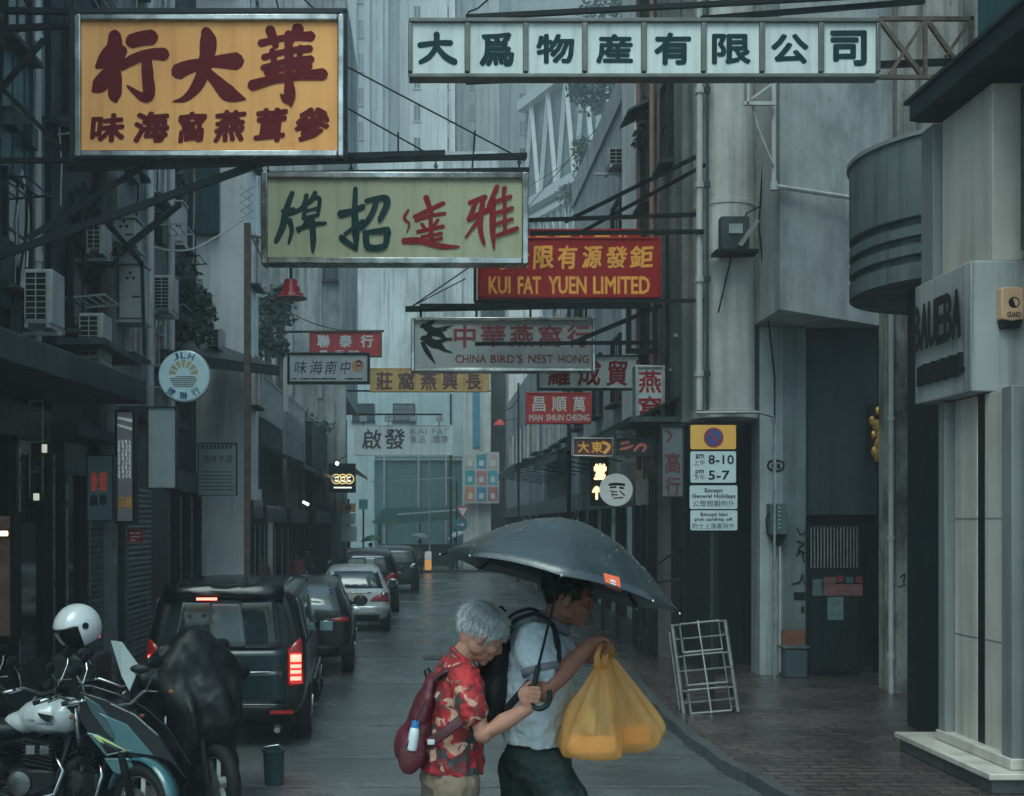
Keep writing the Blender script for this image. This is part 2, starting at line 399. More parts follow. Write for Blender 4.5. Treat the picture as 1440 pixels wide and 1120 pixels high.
COOLL = mat('cool_light', (.8,.95,1), emit=2.2, var=0)
# shop fronts under the left canopy
def shopfront(b, x, y0, y1, h, m=SHOPD, n=3, wall='E'):
    s = 1 if wall == 'E' else -1
    f = MB(); f.span((x, y0, .12), (x+s*.12, y1, .55)); f.build('stall_riser', m, b); MB().span((x, y0, h-.45), (x+s*.14, y1, h)).build('shop_fascia', m, b)
    for i in range(n):
        a = y0+(y1-y0)*i/n; c = y0+(y1-y0)*(i+1)/n
        MB().span((x+s*.02, a+.06, .55), (x+s*.05, c-.06, h-.45)).build('shop_window', GLASS, b)
    for i in range(n+1):
        a = y0+(y1-y0)*i/n; MB().span((x, a-.06, .12), (x+s*.16, a+.06, h-.45)).build('mullion', BLACK, b)
        if wall == 'E' and y0 < 30: MB().span((x+s*.16, a+.03, .5), (x+s*.175, a+.06, h-.6)).build('glint_strip', STEEL, b)  # thin bright steel strips added to give the shop windows vertical glints
shopfront(b, -5.45, 12, 16.1, 4.0)
def shutter(b, x, y0, y1, z1, m, wall='E'):
    s = 1 if wall == 'E' else -1; mb = MB(); n = int((z1-.15)/.09)
    for i in range(n): mb.prism([(0,0),(.05,.01),(.06,.045),(.05,.08),(0,.09)], frame((x, y0 if s > 0 else y1, .15+.09*i), (s,0,0), (0,0,1)) @ Matrix.Translation((0,0,0)), -(y1-y0) if s > 0 else 0-(y1-y0), 0)
    return mb.build('roller_shutter', m, b)
SHUT = mat('shutter_metal', (.16,.19,.19), .35, .6, var=.3, streak=.5)

b = bld('narrow black building with stacked cooling units beside the teal building', (-12, 16.25, 0), (-5.36, 18.7, 32), DARKW)
shopfront(b, -5.36, 16.4, 17.5, 3.6, n=1); shutter(b, -5.34, 17.55, 18.6, 3.2, SHUT)
for z in (5.4, 8.6, 11.8):
    window(b, FE(-5.33, 17.5, z+.6), 1.2, 1.3, 2, 1, fm=BLACK)
    MB().box((-5.0, 17.5, z-.35), (.7, 2.2, .1)).build('ledge', CONCD, b)
mb = MB(); mb.cyl((-5.27, 18.5, 3.8), (-5.27, 18.5, 31), .07, n=8); mb.build('drain_pipe', RUSTY, b)
mb = MB(); mb.span((-5.36, 16.3, 3.7), (-5.0, 18.6, 3.86)); mb.build('canopy', CONCD, b)

b = bld('grey rendered building with pale pipes and narrow windows left of the plants', (-12, 18.75, 0), (-5.1, 22.4, 40), CONC)
MB().span((-5.1, 18.8, 0), (-5.05, 22.3, 4.2)).build('shopfront', SHOPD, b)
shutter(b, -5.04, 19.0, 20.6, 3.1, SHUT)
for z in (6.0, 9.2, 12.4, 15.6):
    for y in (19.6, 21.4): window(b, FE(-5.08, y, z), .9, 1.3, 2, 2, fm=PIPE)
    window(b, FS(-5.75, 18.73, z), .8, 1.2, 2, 2, fm=PIPE)
for y in (20.5, 22.2):
    mb = MB(); mb.cyl((-4.98, y, 4.3), (-4.98, y, 39), .07, n=8); mb.build('drain_pipe', PIPE, b)
mb = MB(); mb.span((-5.1, 18.8, 4.2), (-4.6, 22.3, 4.36)); mb.build('canopy', CONCD, b)

b = bld('dark set back building overgrown with plants behind the round clock-like sign', (-12, 22.45, 0), (-5.55, 27.4, 28), CONCD)
shopfront(b, -5.55, 22.6, 27.2, 3.6, n=4)
for z in (6.2, 9.4, 12.6):
    for y in (23.6, 25.8): window(b, FE(-5.53, y, z), 1.1, 1.4, 2, 1, fm=BLACK)
ribs(b, 22.6, 24.6, -5.50, 9.5, 14, .2, 'E', GALV, wd=.1)
AWN = mat('black_awning', (.014,.02,.02), .35, var=.3, streak=.3)
a0, a1 = P(236, 497, 21.5), P(392, 517, 27.2)
mb = MB(); o = Vector((-1.5, .2, .55))
mb.bm.faces.new([mb.bm.verts.new(p) for p in (a0, a1, a1+o, a0+o)]); d = Vector((0,0,-.2)); mb.bm.faces.new([mb.bm.verts.new(p) for p in (a0+d, a1+d, a1, a0)])
aw = mb.build('awning', AWN, b); s = aw.modifiers.new('s', 'SOLIDIFY'); s.thickness = .03

b = bld('white painted corner building with a tall blank end wall left of the lamp post', (-10, 27.6, 0), (-4.35, 29.4, 45), WHITEW)
MB().span((-4.35, 27.7, 3.0), (-4.25, 29.3, 3.3)).build('string_course', WHITEW, b)
shopfront(b, -4.35, 27.7, 29.3, 3.0, n=2)
mb = MB(); mb.span((-5.9, 27.35, 12.6), (-5.0, 27.58, 9.4)); mb.build('cladding', TEALC, b)
for z in (13, 16, 19): window(b, FS(-5.0, 27.58, z), .7, 1.1, 1, 2, fm=PIPE)
for z in (6, 9, 12, 15): window(b, FE(-4.33, 28.5, z), .8, 1.2, 2, 1, fm=PIPE)

# low shop houses further along on the left
def shophouse(label, y0, y1, x, h, m, awn_z=3.1, aw_d=1.1, am=AWN):
    b = bld(label, (-14, y0, 0), (x, y1-.05, h), m, 'shop')
    shopfront(b, x, y0+.1, y1-.1, 2.9, n=3)
    mb = MB(); mb.prism([(0,0),(aw_d,-.5),(aw_d,-.62),(0,-.12)], frame((x, y0+.1, awn_z+.6), (1,0,0), (0,0,1)), -(y1-y0-.3), 0); mb.build('awning', am, b)
    return b
REDAW = mat('red_awning', (.12,.015,.02), .5, var=.2)
b1 = shophouse('dark low shop with a sloping black awning past the white end wall', 29.5, 34, -4.3, 5.2, CONCD, 3.9)
b2 = shophouse('low shop with a cooling unit and a row of thin posts over its awning', 34.1, 39.5, -4.2, 5.8, MOULD, 3.9)
b3 = shophouse('low dark shop under the oval lit sign', 39.6, 45.8, -4.0, 6.0, DARKW, 3.7)
b4 = shophouse('far low shop with a small red awning at the end of the left row', 46.6, 56, -3.9, 7.5, CONC, 4.6, 1.0, REDAW)
for bb, y0, y1, x in ((b1, 29.7, 33.8, -4.28), (b2, 34.4, 39.2, -4.18)):
    mb = MB(); n = 12
    for i in range(n): mb.bar((x, y0+(y1-y0)*i/n, 5.2), (x, y0+(y1-y0)*i/n, 6.3), .04)
    mb.bar((x, y0, 6.3), (x, y1, 6.3), .05); mb.build('roof_railing', GALV, bb)
b = bld('mouldy grey concrete block with a blank face at the far left', (-9, 46, 0), (-3.28, 46.5, 24), MOULD)
MB().span((-9, 46.55, 7.6), (-3.28, 54, 24)).build('rear_wall', MOULD, b)
mb = MB()
for x in (-5.6, -4.4): mb.span((x, 45.93, 7.5), (x+.18, 45.998, 23.9))
mb.build('pilaster', CONC, b)
window(b, FS(-3.9, 45.98, 12.6), .5, .6, 1, 1, fm=BLACK)
# far centre
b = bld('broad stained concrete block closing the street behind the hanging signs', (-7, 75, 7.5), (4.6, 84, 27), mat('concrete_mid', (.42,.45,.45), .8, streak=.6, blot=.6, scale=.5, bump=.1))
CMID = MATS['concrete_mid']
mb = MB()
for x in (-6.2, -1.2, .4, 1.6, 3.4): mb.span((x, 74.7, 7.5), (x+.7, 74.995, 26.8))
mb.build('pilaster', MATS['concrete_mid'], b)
BLUEW = mat('blue_grey_wall', (.30,.40,.41), .6, streak=.4, blot=.3, scale=.5)
GREENG = mat('green_hoarding', (.05,.12,.12), .4, streak=.4, scale=.5)
t = bld('blue grey lower block with two small barred windows behind the two-character sign', (-6, 70, 0), (3.0, 74.6, 11.4), BLUEW)
for x in (-3.9, -1.4): window(t, FS(x, 69.98, 9.3), 1.3, 1.0, 3, 3, fm=BLACK)
MB().span((-3.2, 69.9, .3), (2.6, 69.99, 6.6)).build('hoarding', GREENG, t)
mb = MB()
for x in (-2.6, -.5, 1.2): mb.bar((x, 69.8, .3), (x, 69.8, 6.6), .12)
mb.bar((-3.2, 69.8, 6.4), (2.6, 69.8, 6.4), .1); mb.build('hoarding_post', GALV, t)
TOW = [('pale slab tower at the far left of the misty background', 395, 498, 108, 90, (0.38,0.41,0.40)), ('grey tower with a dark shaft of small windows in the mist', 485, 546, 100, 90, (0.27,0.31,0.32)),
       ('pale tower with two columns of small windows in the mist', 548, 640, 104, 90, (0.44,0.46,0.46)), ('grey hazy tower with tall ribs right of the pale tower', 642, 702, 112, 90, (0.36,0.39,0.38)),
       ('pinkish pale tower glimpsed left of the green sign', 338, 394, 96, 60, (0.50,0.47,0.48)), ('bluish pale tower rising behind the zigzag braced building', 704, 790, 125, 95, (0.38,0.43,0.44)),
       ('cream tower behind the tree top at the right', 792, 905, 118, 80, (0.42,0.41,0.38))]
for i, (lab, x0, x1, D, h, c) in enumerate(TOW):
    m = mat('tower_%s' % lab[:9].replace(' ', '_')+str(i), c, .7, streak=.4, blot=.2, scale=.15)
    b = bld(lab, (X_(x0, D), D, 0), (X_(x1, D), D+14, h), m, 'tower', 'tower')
    wd = X_(x1, D)-X_(x0, D); mb = MB()
    for k in range(2+i % 2):
        x = X_(x0, D)+wd*(.15+.6*k/(1+i % 2)); mb.span((x, D-.35, 1), (x+wd*.13, D-.005, h))
    mb.build('rib', m, b)
    cols = [.42, .86] if i % 2 == 0 else [.36, .78]
    for k in (cols if i in (1, 2, 4) else cols[:1]):
        for j in range(15):
            z = 22+3.0*j
            if z < h-2: window(b, FS(X_(x0, D)+wd*k, D-.02, z), wd*.11, 1.5, 2, 1, sill=False, fr=.1, fm=m)
# white tiled corner building across the junction
TILE = mat('white_tile', (.52,.52,.49), .4, var=.1, streak=.3, scale=.6)
b = bld('white tiled corner building across the far junction behind the red signs', (4.4, 61, 0), (12, 75, 15.5), TILE)
mb = MB()
for z in [1.5+1.5*i for i in range(9)]: mb.span((4.4, 60.985, z), (12, 60.995, z+.035))
for x in [5.2+.9*i for i in range(8)]: mb.span((x, 60.984, .1), (x+.03, 60.994, 15.4))
mb.build('tile_joint', CONCD, b)
t = bld('pale round edged pillar with stacked street posters', (2.0, 62, 0), (3.5, 64, 12), CONCP, 'pillar', 'pillar')
mb = MB(); mb.span((2.5, 61.9, 6.6), (2.9, 61.99, 9.6)); mb.build('sign_panel', mat('blue_panel', (.05,.2,.26), .5), t)
b = bld('dark corner building behind the poster pillar', (3.55, 64, 0), (4.35, 75, 18), CONCD)
# misty building with zigzag bracing
zA, zB = P(737, 152, 104), P(838, 96, 92); z0A, z0B = P(743, 296, 104), P(838, 208, 92)
zb, zt = z0A.z, zA.z
t = thing('building', 'hazy glass car park with white zigzag braces above the right row', 'building', (zA.x, zA.y, 0))
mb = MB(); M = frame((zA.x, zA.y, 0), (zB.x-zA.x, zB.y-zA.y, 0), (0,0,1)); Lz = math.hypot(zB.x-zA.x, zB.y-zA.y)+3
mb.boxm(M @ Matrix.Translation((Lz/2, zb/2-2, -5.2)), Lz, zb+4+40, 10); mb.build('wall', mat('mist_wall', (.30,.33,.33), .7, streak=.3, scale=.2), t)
MB().boxm(M @ Matrix.Translation((Lz/2, (zb+zt)/2, -.1)), Lz-.4, zt-zb-1, .1).build('glazing', mat('mist_glass', (.07,.11,.12), .15, var=.4, scale=.5), t)
mb = MB(); n = 5
for i in range(n):
    u = Lz*(i+.1)/n; v = Lz*(i+.6)/n; q = Lz*(i+1.1)/n
    mb.bar(M @ V(u, zb, .2), M @ V(v, zt, .2), .35); mb.bar(M @ V(v, zt, .3), M @ V(min(q, Lz), zb, .3), .35)
mb.bar(M @ V(0, zt, .3), M @ V(Lz, zt, .3), .9); mb.bar(M @ V(0, zb, .3), M @ V(Lz, zb, .3), .9); mb.build('brace', mat('white_steel', (.36,.39,.39), .5), t)
mb = MB()
for i in range(14): mb.bar(M @ V(Lz*i/14, zb-5.2, .25), M @ V(Lz*(i+1)/14, zb-1.6, .25), .1); mb.bar(M @ V(Lz*(i+1)/14, zb-5.2, .25), M @ V(Lz*i/14, zb-1.6, .25), .1)
for k in (-5.4, -1.4, -8): mb.bar(M @ V(0, zb+k, .3), M @ V(Lz, zb+k, .3), .5)
mb.build('lattice', MATS['white_steel'], t)

# right row, from the far end towards the camera
def rightb(label, y0, y1, x, h, m):
    return bld(label, (x, y0, 0), (14, y1-.05, h), m)
b = rightb('low pale block with a slanting roof edge at the far right row', 40, 58, 4.1, 8.5, CONC)
shopfront(b, 4.1, 40.2, 57.8, 3.2, n=6, wall='W')
for y in (42, 46, 50, 54): window(b, FW(4.08, y, 5.8), 1.6, 1.4, 3, 1, fm=PIPE)
b = rightb('narrow building with a steel lattice bay in the right row behind the red signs', 31, 39.9, 4.05, 10.5, BLUEW)
shopfront(b, 4.05, 31.2, 39.8, 3.2, n=4, wall='W')
for z in (5.6, 8.4):
    for y in (32.5, 35, 37.5): window(b, FW(4.03, y, z), 1.5, 1.4, 3, 2, fm=PIPE)
b = rightb('pale building with white pilaster and one cooling unit in the right row', 21.05, 30.9, 4.0, 11.0, CONCP)
shopfront(b, 4.0, 21.2, 30.8, 3.2, n=5, wall='W')
MB().span((3.86, 21.1, 3.6), (3.995, 22.5, 30)).build('pilaster', WHITEW, b)
MB().span((4.1, 21.1, 11.0), (9, 22.5, 30)).build('stair_tower', WHITEW, b); MB().span((3.94, 22.6, 11.003), (4.2, 30.85, 11.6)).build('parapet', CONCP, b)
for z in (5.6, 8.4):
    for y in (23.6, 26.3, 29.6): window(b, FW(3.98, y, z), 1.0, 1.3, 2, 1, fm=BLACK)
b = rightb('brownish narrow building with window canopies and thin pipes', 19.6, 21.0, 3.98, 30, mat('brown_wall', (.15,.125,.115), .7, streak=.5, blot=.3))
shopfront(b, 3.98, 19.7, 20.95, 3.2, n=2, wall='W')
for z in (5.8, 8.8, 11.8, 14.8):
    window(b, FW(3.96, 20.3, z), .7, 1.3, 2, 2, fm=BLACK)
    mb = MB(); mb.prism([(0,0),(.45,-.25),(.45,-.29),(0,-.06)], frame((3.97, 20.75, z+1.1), (-1,0,0), (0,0,1)), -.9, 0); mb.build('window_canopy', CONCD, b)
for y in (19.7, 20.9): MB().cyl((3.9, y, 3.4), (3.9, y, 29), .05, n=8).build('drain_pipe', mat('copper_pipe', (.22,.12,.09), .5), b)
b = bld('grey stained building with a rounded concrete corner column', (4.0, 17.8, 4.0), (14, 19.55, 34), MOULD)
MB().span((4.2, 18.8, 0), (14, 19.55, 3.999)).build('ground_floor_wall', SHOPD, b)
mb = MB(); pr = [(.44, 4.02), (.44, 20)]
mb.lathe([(.50, 4.0), (.50, 4.12)] + [(.46, 4.13), (.46, 7.18), (.475, 7.19), (.475, 7.26), (.46, 7.27), (.46, 22)], Matrix.Translation((4.53, 17.35, 0)), 32); mb.build('corner_column', mat('column_render', (.44,.44,.42), .75, spec=.3, streak=.45, blot=.45, grime=.25, bump=.2, scale=1.5), b, smooth='auto')
for (x, y, r) in ((4.05, 16.90, .05), (4.16, 16.86, .025)):
    mb = MB(); mb.cyl((x, y, 4.1), (x, y, 21), r, n=8)
    for z in [4.6+1.4*i for i in range(11)]: mb.cyl((x, y, z), (x, y, z+.08), r+.02, n=8)
    mb.build('drain_pipe', PIPE if r > .03 else CONCD, b)
mb = MB(); mb.tube([(3.98, 16.8, 4.05), (4.9, 16.82, 4.06), (5.13, 16.85, 4.0), (5.16, 16.88, 3.8), (5.16, 16.9, .12)], .022, 8); mb.build('conduit', GALV, b)
mb = MB(); mb.tube([P(1010,440,16.8), P(1030,355,16.78), P(1050,300,16.7), P(1070,290,16.7)], .012, 6); mb.tube([(4.98, 16.8, 8.0), (4.9, 16.78, 6.8), (5.02, 16.8, 5.7), (5.2, 17.0, 4.6), (5.22, 17.1, .1)], .014, 6); mb.build('cable', BLACK, b)
for y in (18.7,):
    for z in (9.0,): window(b, FW(3.98, y, z), .6, 1.3, 2, 2, fm=BLACK)
MB().span((3.2, 17.9, 4.02), (3.995, 19.5, 4.10)).build('canopy', CONCD, b)
MB().span((4.3, 17.2, .1), (4.42, 19.5, 3.99)).build('door_reveal', SHOPD, b)
MB().span((4.43, 18.6, .1), (5.1, 18.7, 3.99)).build('door', DARKW, b)

b = thing('building', 'blank concrete building with an overhanging upper storey and an alley below', 'building', (6.2, 18, 0))
MB().prism([(4.95, 15.95), (7.15, 17.45), (7.15, 17.75), (4.95, 17.75)], I4, 5.42, 30).build('overhang', mat('render_overhang', (.40,.415,.405), .75, spec=.3, streak=.25, blot=.7, grime=.35, bump=.25, scale=2.0, dark=(.15,.165,.165)), b)
MB().prism([(7.155, 17.3), (12, 18.2), (12, 21), (7.155, 17.75)], I4, 4.0, 30).build('stained_wall', mat('stained_wall', (.30,.285,.26), .8, streak=.95, blot=.8, grime=.6, bump=.3, scale=1.3, dark=(.04,.04,.035)), b)
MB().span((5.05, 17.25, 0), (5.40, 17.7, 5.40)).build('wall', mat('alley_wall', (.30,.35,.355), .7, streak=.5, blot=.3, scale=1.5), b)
MB().span((5.405, 17.255, 0), (5.75, 17.7, 5.40)).build('wall', mat('alley_wall_shaded', (.13,.17,.175), .7, streak=.5, blot=.3), b)  # same wall as the pale strip, its shade put into the colour
MB().span((5.75, 17.42, 2.55), (6.9, 17.7, 5.40)).build('upper_wall', mat('alley_upper_shaded', (.026,.042,.047), .7, spec=.25, streak=.5, blot=.4), b)  # shade below the overhang put into a dark base colour
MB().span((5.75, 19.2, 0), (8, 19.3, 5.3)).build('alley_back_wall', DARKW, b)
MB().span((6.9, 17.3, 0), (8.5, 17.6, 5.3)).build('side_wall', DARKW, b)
mb = MB(); mb.tube([P(1088, 40, 15.8), P(1088, 262, 15.8)], .035, 8); mb.tube([P(1088, 262, 15.8), P(1214, 281, 16.75)], .035, 8); mb.cyl(P(1088, 268, 15.8), P(1088, 256, 15.8), .055, n=8)
mb.build('waste_pipe', PIPE, b)
mb = MB(); 
for q in (P(1046,146,15.7), P(1046,60,15.7)): mb.bar(q, P(1090, (146 if q.z < 9 else 60), 15.7), .05)
mb.bar(P(1050,100,15.72), P(1050,146,15.72), .16, .03); mb.bar(P(1056,140,15.68), P(1086,118,15.68), .03); mb.build('bracket', PIPE, b)
mb = MB(); mb.tube([P(1058,148,15.75), P(1066,180,15.75), P(1078,210,15.75), P(1088,232,15.75)], .015, 6); mb.build('cable', PIPE, b)
t = thing('meter_box', 'weathered switch box on a bracket fixed to the rounded corner column', 'meter box', P(1032, 330, 16.75)); c = P(1032, 330, 16.78)
MB().box(c, (.42,.18,.5)).build('casing', CONCD, t, bevel=.02); MB().box(c+V(0,-.1,.06), (.2,.03,.14)).build('cover_plate', GALV, t); MB().box(c+V(0,-.05,-.29), (.62,.34,.05)).build('shelf', DFR_ if False else BLACK, t); MB().bar(c+V(.05,-.12,-.2), c+V(.32,-.1,.18), .06).build('arm', GALV, t)
GRAF = MB(); Mg = FS(0, 17.245, 0)
def gp(px, py): q = P(px, py, 17.25); return (q.x, q.z)
for st in ([(1120,742,.02),(1126,752,.02),(1132,748,.02)], [(1121,762,.04),(1130,765,.03),(1122,773,.03),(1131,778,.03)], [(1120,782,.03),(1127,775,.03),(1130,790,.03)], [(1114,822,.03),(1125,818,.03),(1128,808,.02),(1131,822,.02)]): brush(GRAF, [st], gp, Mg)
for x0, y0, x1, y1 in ((1116,833,1132,844),(1126,853,1131,862)): a = gp(x0, y1); c = gp(x1, y0); GRAF.poly([Mg @ V(*p, .004) for p in ((a[0],a[1]),(c[0],a[1]),(c[0],c[1]),(a[0],c[1]))])
brush(GRAF, [[(1081,650,.03),(1080,658,.03),(1090,663,.03),(1100,660,.03),(1101,651,.03),(1090,648,.03),(1081,650,.03)], [(1087,654,.05),(1088,658,.05)], [(1094,654,.05),(1095,658,.05)]], gp, Mg)
GRAF.build('graffiti', BTXT, b)

t = thing('pillar', 'peeling stained concrete pillar with a white pipe at its left edge', 'pillar', (6.6, 15.6, 0))
MB().span((6.32, 15.4, .1), (6.82, 15.9, 6.2)).build('shaft', mat('peeling_render', (.30,.30,.275), .8, streak=.8, blot=1, grime=.9, bump=.4, scale=3.2, dark=(.05,.05,.045)), t)
mb = MB(); mb.cyl((6.27, 15.36, .1), (6.27, 15.36, 5.3), .035, n=8)
for z in (.6, 2.2, 3.8): mb.cyl((6.27, 15.36, z), (6.27, 15.36, z+.06), .05, n=8)
mb.build('drain_pipe', PIPE, t)
GRAF = MB(); Mg = FS(0, 15.395, 0)
def gp(px, py): q = P(px, py, 15.4); return (q.x, q.z)
for st in ([(1278,795,.015),(1281,806,.015)], [(1284,797,.015),(1290,800,.015),(1286,806,.015)], [(1266,812,.02),(1272,808,.02),(1270,820,.02)], [(1264,826,.015),(1273,822,.015)]): brush(GRAF, [st], gp, Mg)
GRAF.build('graffiti', BTXT, t)

STONE = mat('cream_stone', (.52,.485,.43), .45, streak=.4, blot=.2, scale=1.1)
DGREY = mat('grey_render', (.17,.19,.19), .6, streak=.35, scale=1)
b = thing('building', 'cream stone shop building with a deep fascia and a curved balcony at the right edge', 'building', (7, 10.5, 0))
MB().span((5.45, 6.0, 0), (12, 12.9, 6.45)).build('wall', DARKW, b)
def pil(y0, y1, z0, z1, x=5.05, m=STONE, nm='pilaster'): return MB().span((x, y0, z0), (5.44, y1, z1)).build(nm, m, b, bevel=.008)
pil(10.98, 11.12, .36, 3.59, 5.00, DGREY, 'door_jamb'); pil(10.5, 10.95, .36, 3.59, 5.08); pil(9.95, 10.36, .36, 3.59, 5.08); pil(9.72, 9.9, .36, 3.59, 5.00, DGREY, 'door_jamb'); pil(8.6, 9.6, .14, 3.59, 5.06)
MB().span((5.085, 10.365, .36), (5.3, 10.495, 3.59)).build('dark_joint', BLACK, b)
for z in (1.35, 2.45):
    mb = MB(); mb.span((5.077, 9.95, z), (5.2, 10.36, z+.012)); mb.span((5.077, 10.5, z), (5.2, 10.95, z+.012)); mb.build('stone_joint', DGREY, b)
MB().span((4.78, 9.62, .12), (5.6, 11.5, .24)).build('step', KERB, b, bevel=.01); MB().span((4.74, 9.58, .243), (5.6, 11.54, .30)).build('threshold', STONE, b, bevel=.01)
MB().span((4.98, 9.7, .303), (5.5, 11.14, .40)).build('upper_step', STONE, b, bevel=.01)
fa = MB().span((4.9, 10.25, 3.6), (5.9, 11.42, 4.78)).build('fascia', mat('fascia_panel', (.34,.36,.355), .45, streak=.75, blot=.2, scale=1.5), b, bevel=.012)
for (y0, y1, x, m) in ((11.35, 11.62, 5.05, DGREY), (10.3, 11.3, 5.12, STONE), (8.3, 9.3, 5.08, STONE)): pil(y0, y1, 4.79, 6.4, x, m)
pil(9.35, 10.25, 4.79, 6.4, 5.36, DGREY, 'window_reveal')
MB().span((5.3, 9.5, 4.85), (5.355, 10.15, 6.3)).build('window', GLASS, b)
MB().prism([(4.86, 6.5), (4.86, 11.45), (4.98, 11.5), (12, 11.5), (12, 6.5)], I4, 6.46, 6.64).build('eave', DARKW, b)
MB().span((4.83, 6.5, 6.643), (12, 11.53, 6.68)).build('eave_edge', BLACK, b)
MB().span((6.2, 6, 6.69), (12, 12.8, 14)).build('parapet', TEALC, b)
BALC = mat('balcony_render', (.10,.125,.13), .6, spec=.3, streak=.85, blot=.4, scale=1.6)
mb = MB(); cx_, cy_, r_ = 6.25, 13.1, 1.3
n = 40; prof = [(r_, 6.58), (r_, 6.52), (r_, 5.72), (r_-.07, 5.71), (r_-.07, 5.64), (r_, 5.63), (r_, 5.52), (r_-.07, 5.51), (r_-.07, 5.44), (r_, 5.43), (r_, 5.32), (r_-.07, 5.31), (r_-.07, 5.24), (r_, 5.23), (r_-.0, 5.05)]
mb.lathe(prof, Matrix.Translation((cx_, cy_, 0)), 64); mb.build('balcony', BALC, b, smooth='auto')
mb = MB()
for i in range(40):
    a = math.pi+i*math.pi/60-.2; mb.boxm(Matrix.Translation((cx_+r_*math.cos(a), cy_+r_*math.sin(a), 6.12)) @ Matrix.Rotation(a, 4, 'Z'), .014, .07, .78)
mb.build('balcony_boarding', BALC, b)
mb = MB().lathe([(r_+.03, 6.585), (r_+.03, 6.63)], Matrix.Translation((cx_, cy_, 0)), 64); mb.build('balcony_coping', DGREY, b)
FLET = mat('fascia_letter', (.012,.014,.015), .35, var=.1)
mb = MB(); Mf = frame((4.9, 11.36, 3.6), (0,-1,0), (0,0,1))
for i, ch in enumerate('BAUEBA'): put(mb, ch, Mf, .01+.168*i, .50, .01+.168*i+.185, .96, .05, z=.05)
for i in range(15):                                # the second line is blurred past reading: raised bars
    x = .09+.062*i; h = .1; mb.boxm(Mf @ Matrix.Translation((x, .26+.01*((i*7)%3), .02)), .036, .19, .04)
    if i % 3: mb.boxm(Mf @ Matrix.Translation((x+.03, .22+.1*((i*5) % 2), .012)), .034, .03, .023)
mb.build('fascia_lettering', FLET, b)
# ---------------------------------------------------------------- hanging signs
def sign(label, x0, y0, x1, y1, D, face, fm, fr=5, th=.16, group=None, loc=None, rz=0, dbl=False, fz=.03):
    k = D/F; c = P((x0+x1)/2, (y0+y1)/2, D)
    t = thing('shop_sign', label, 'sign', c, rz, group)
    wd, hg, b = (x1-x0)*k, (y1-y0)*k, fr*k
    Mc = W[t.name] @ frame((0,0,0), (1,0,0), (0,0,1))
    MB().boxm(Mc @ Matrix.Translation((0,0,-th/2)), wd-b*.8, hg-b*.8, th).build('panel', face, t)
    mb = MB(); d = th+fz+.02
    for s in (-1,1):
        mb.boxm(Mc @ Matrix.Translation((s*(wd/2-b/2), 0, -th/2+fz/2)), b, hg, d); mb.boxm(Mc @ Matrix.Translation((0, s*(hg/2-b/2), -th/2+fz/2)), wd-2*b, b, d-.004)
    mb.build('frame', fm, t, bevel=min(.015, b*.2))
    return t, Mc, lambda px, py: ((px-(x0+x1)/2)*k, ((y0+y1)/2-py)*k)
def prow(mb, s, M, fn, x0, y0, x1, y1, bold=.0, gap=.15, **kw):
    a = fn(x0, y1); c = fn(x1, y0); row(mb, s, M, a[0], a[1], c[0], c[1], bold, gap, **kw)
def pput(mb, s, M, fn, x0, y0, x1, y1, bold=.0, **kw):
    a = fn(x0, y1); c = fn(x1, y0); put(mb, s, M, a[0], a[1], c[0], c[1], bold, **kw)
def pcol(mb, s, M, fn, x0, y0, x1, y1, bold=.0, **kw):
    a = fn(x0, y1); c = fn(x1, y0); col(mb, s, M, a[0], a[1], c[0], c[1], bold, **kw)
ORANGE = mat('sign_orange', (1,.42,.135), .6, spec=.2, var=.12, scale=1.2, streak=.3, dark=(.5,.15,.03))
CREAM = mat('sign_cream_green', (.44,.44,.29), .55, spec=.2, var=.12, scale=1, streak=.4, blot=.15, dark=(.22,.23,.14))
SWHITE = mat('sign_white', (.62,.68,.67), .5, spec=.25, var=.08, streak=.32, scale=2)
SGREY = mat('sign_grey', (.42,.445,.445), .5, spec=.25, var=.08, streak=.2, scale=2)
SRED = mat('sign_red', (.34,.008,.010), .5, spec=.2, var=.15, scale=2, streak=.15)
SPINK = mat('sign_faded_red', (.46,.05,.05), .5, spec=.2, var=.15, scale=2, streak=.2)
SYEL = mat('sign_yellow', (.62,.38,.14), .6, spec=.2, var=.18, scale=2, streak=.3)
CHROME = mat('bright_steel', (.36,.36,.34), .25, .9, var=.5, scale=3.5, grime=.35)
DFR = mat('dark_frame', (.025,.032,.033), .4, .3, var=.2)
def strokes(src, ox, oy, k): return [[(ox+x*k, oy+y*k, w_*k) for x, y, w_ in st] for st in src]
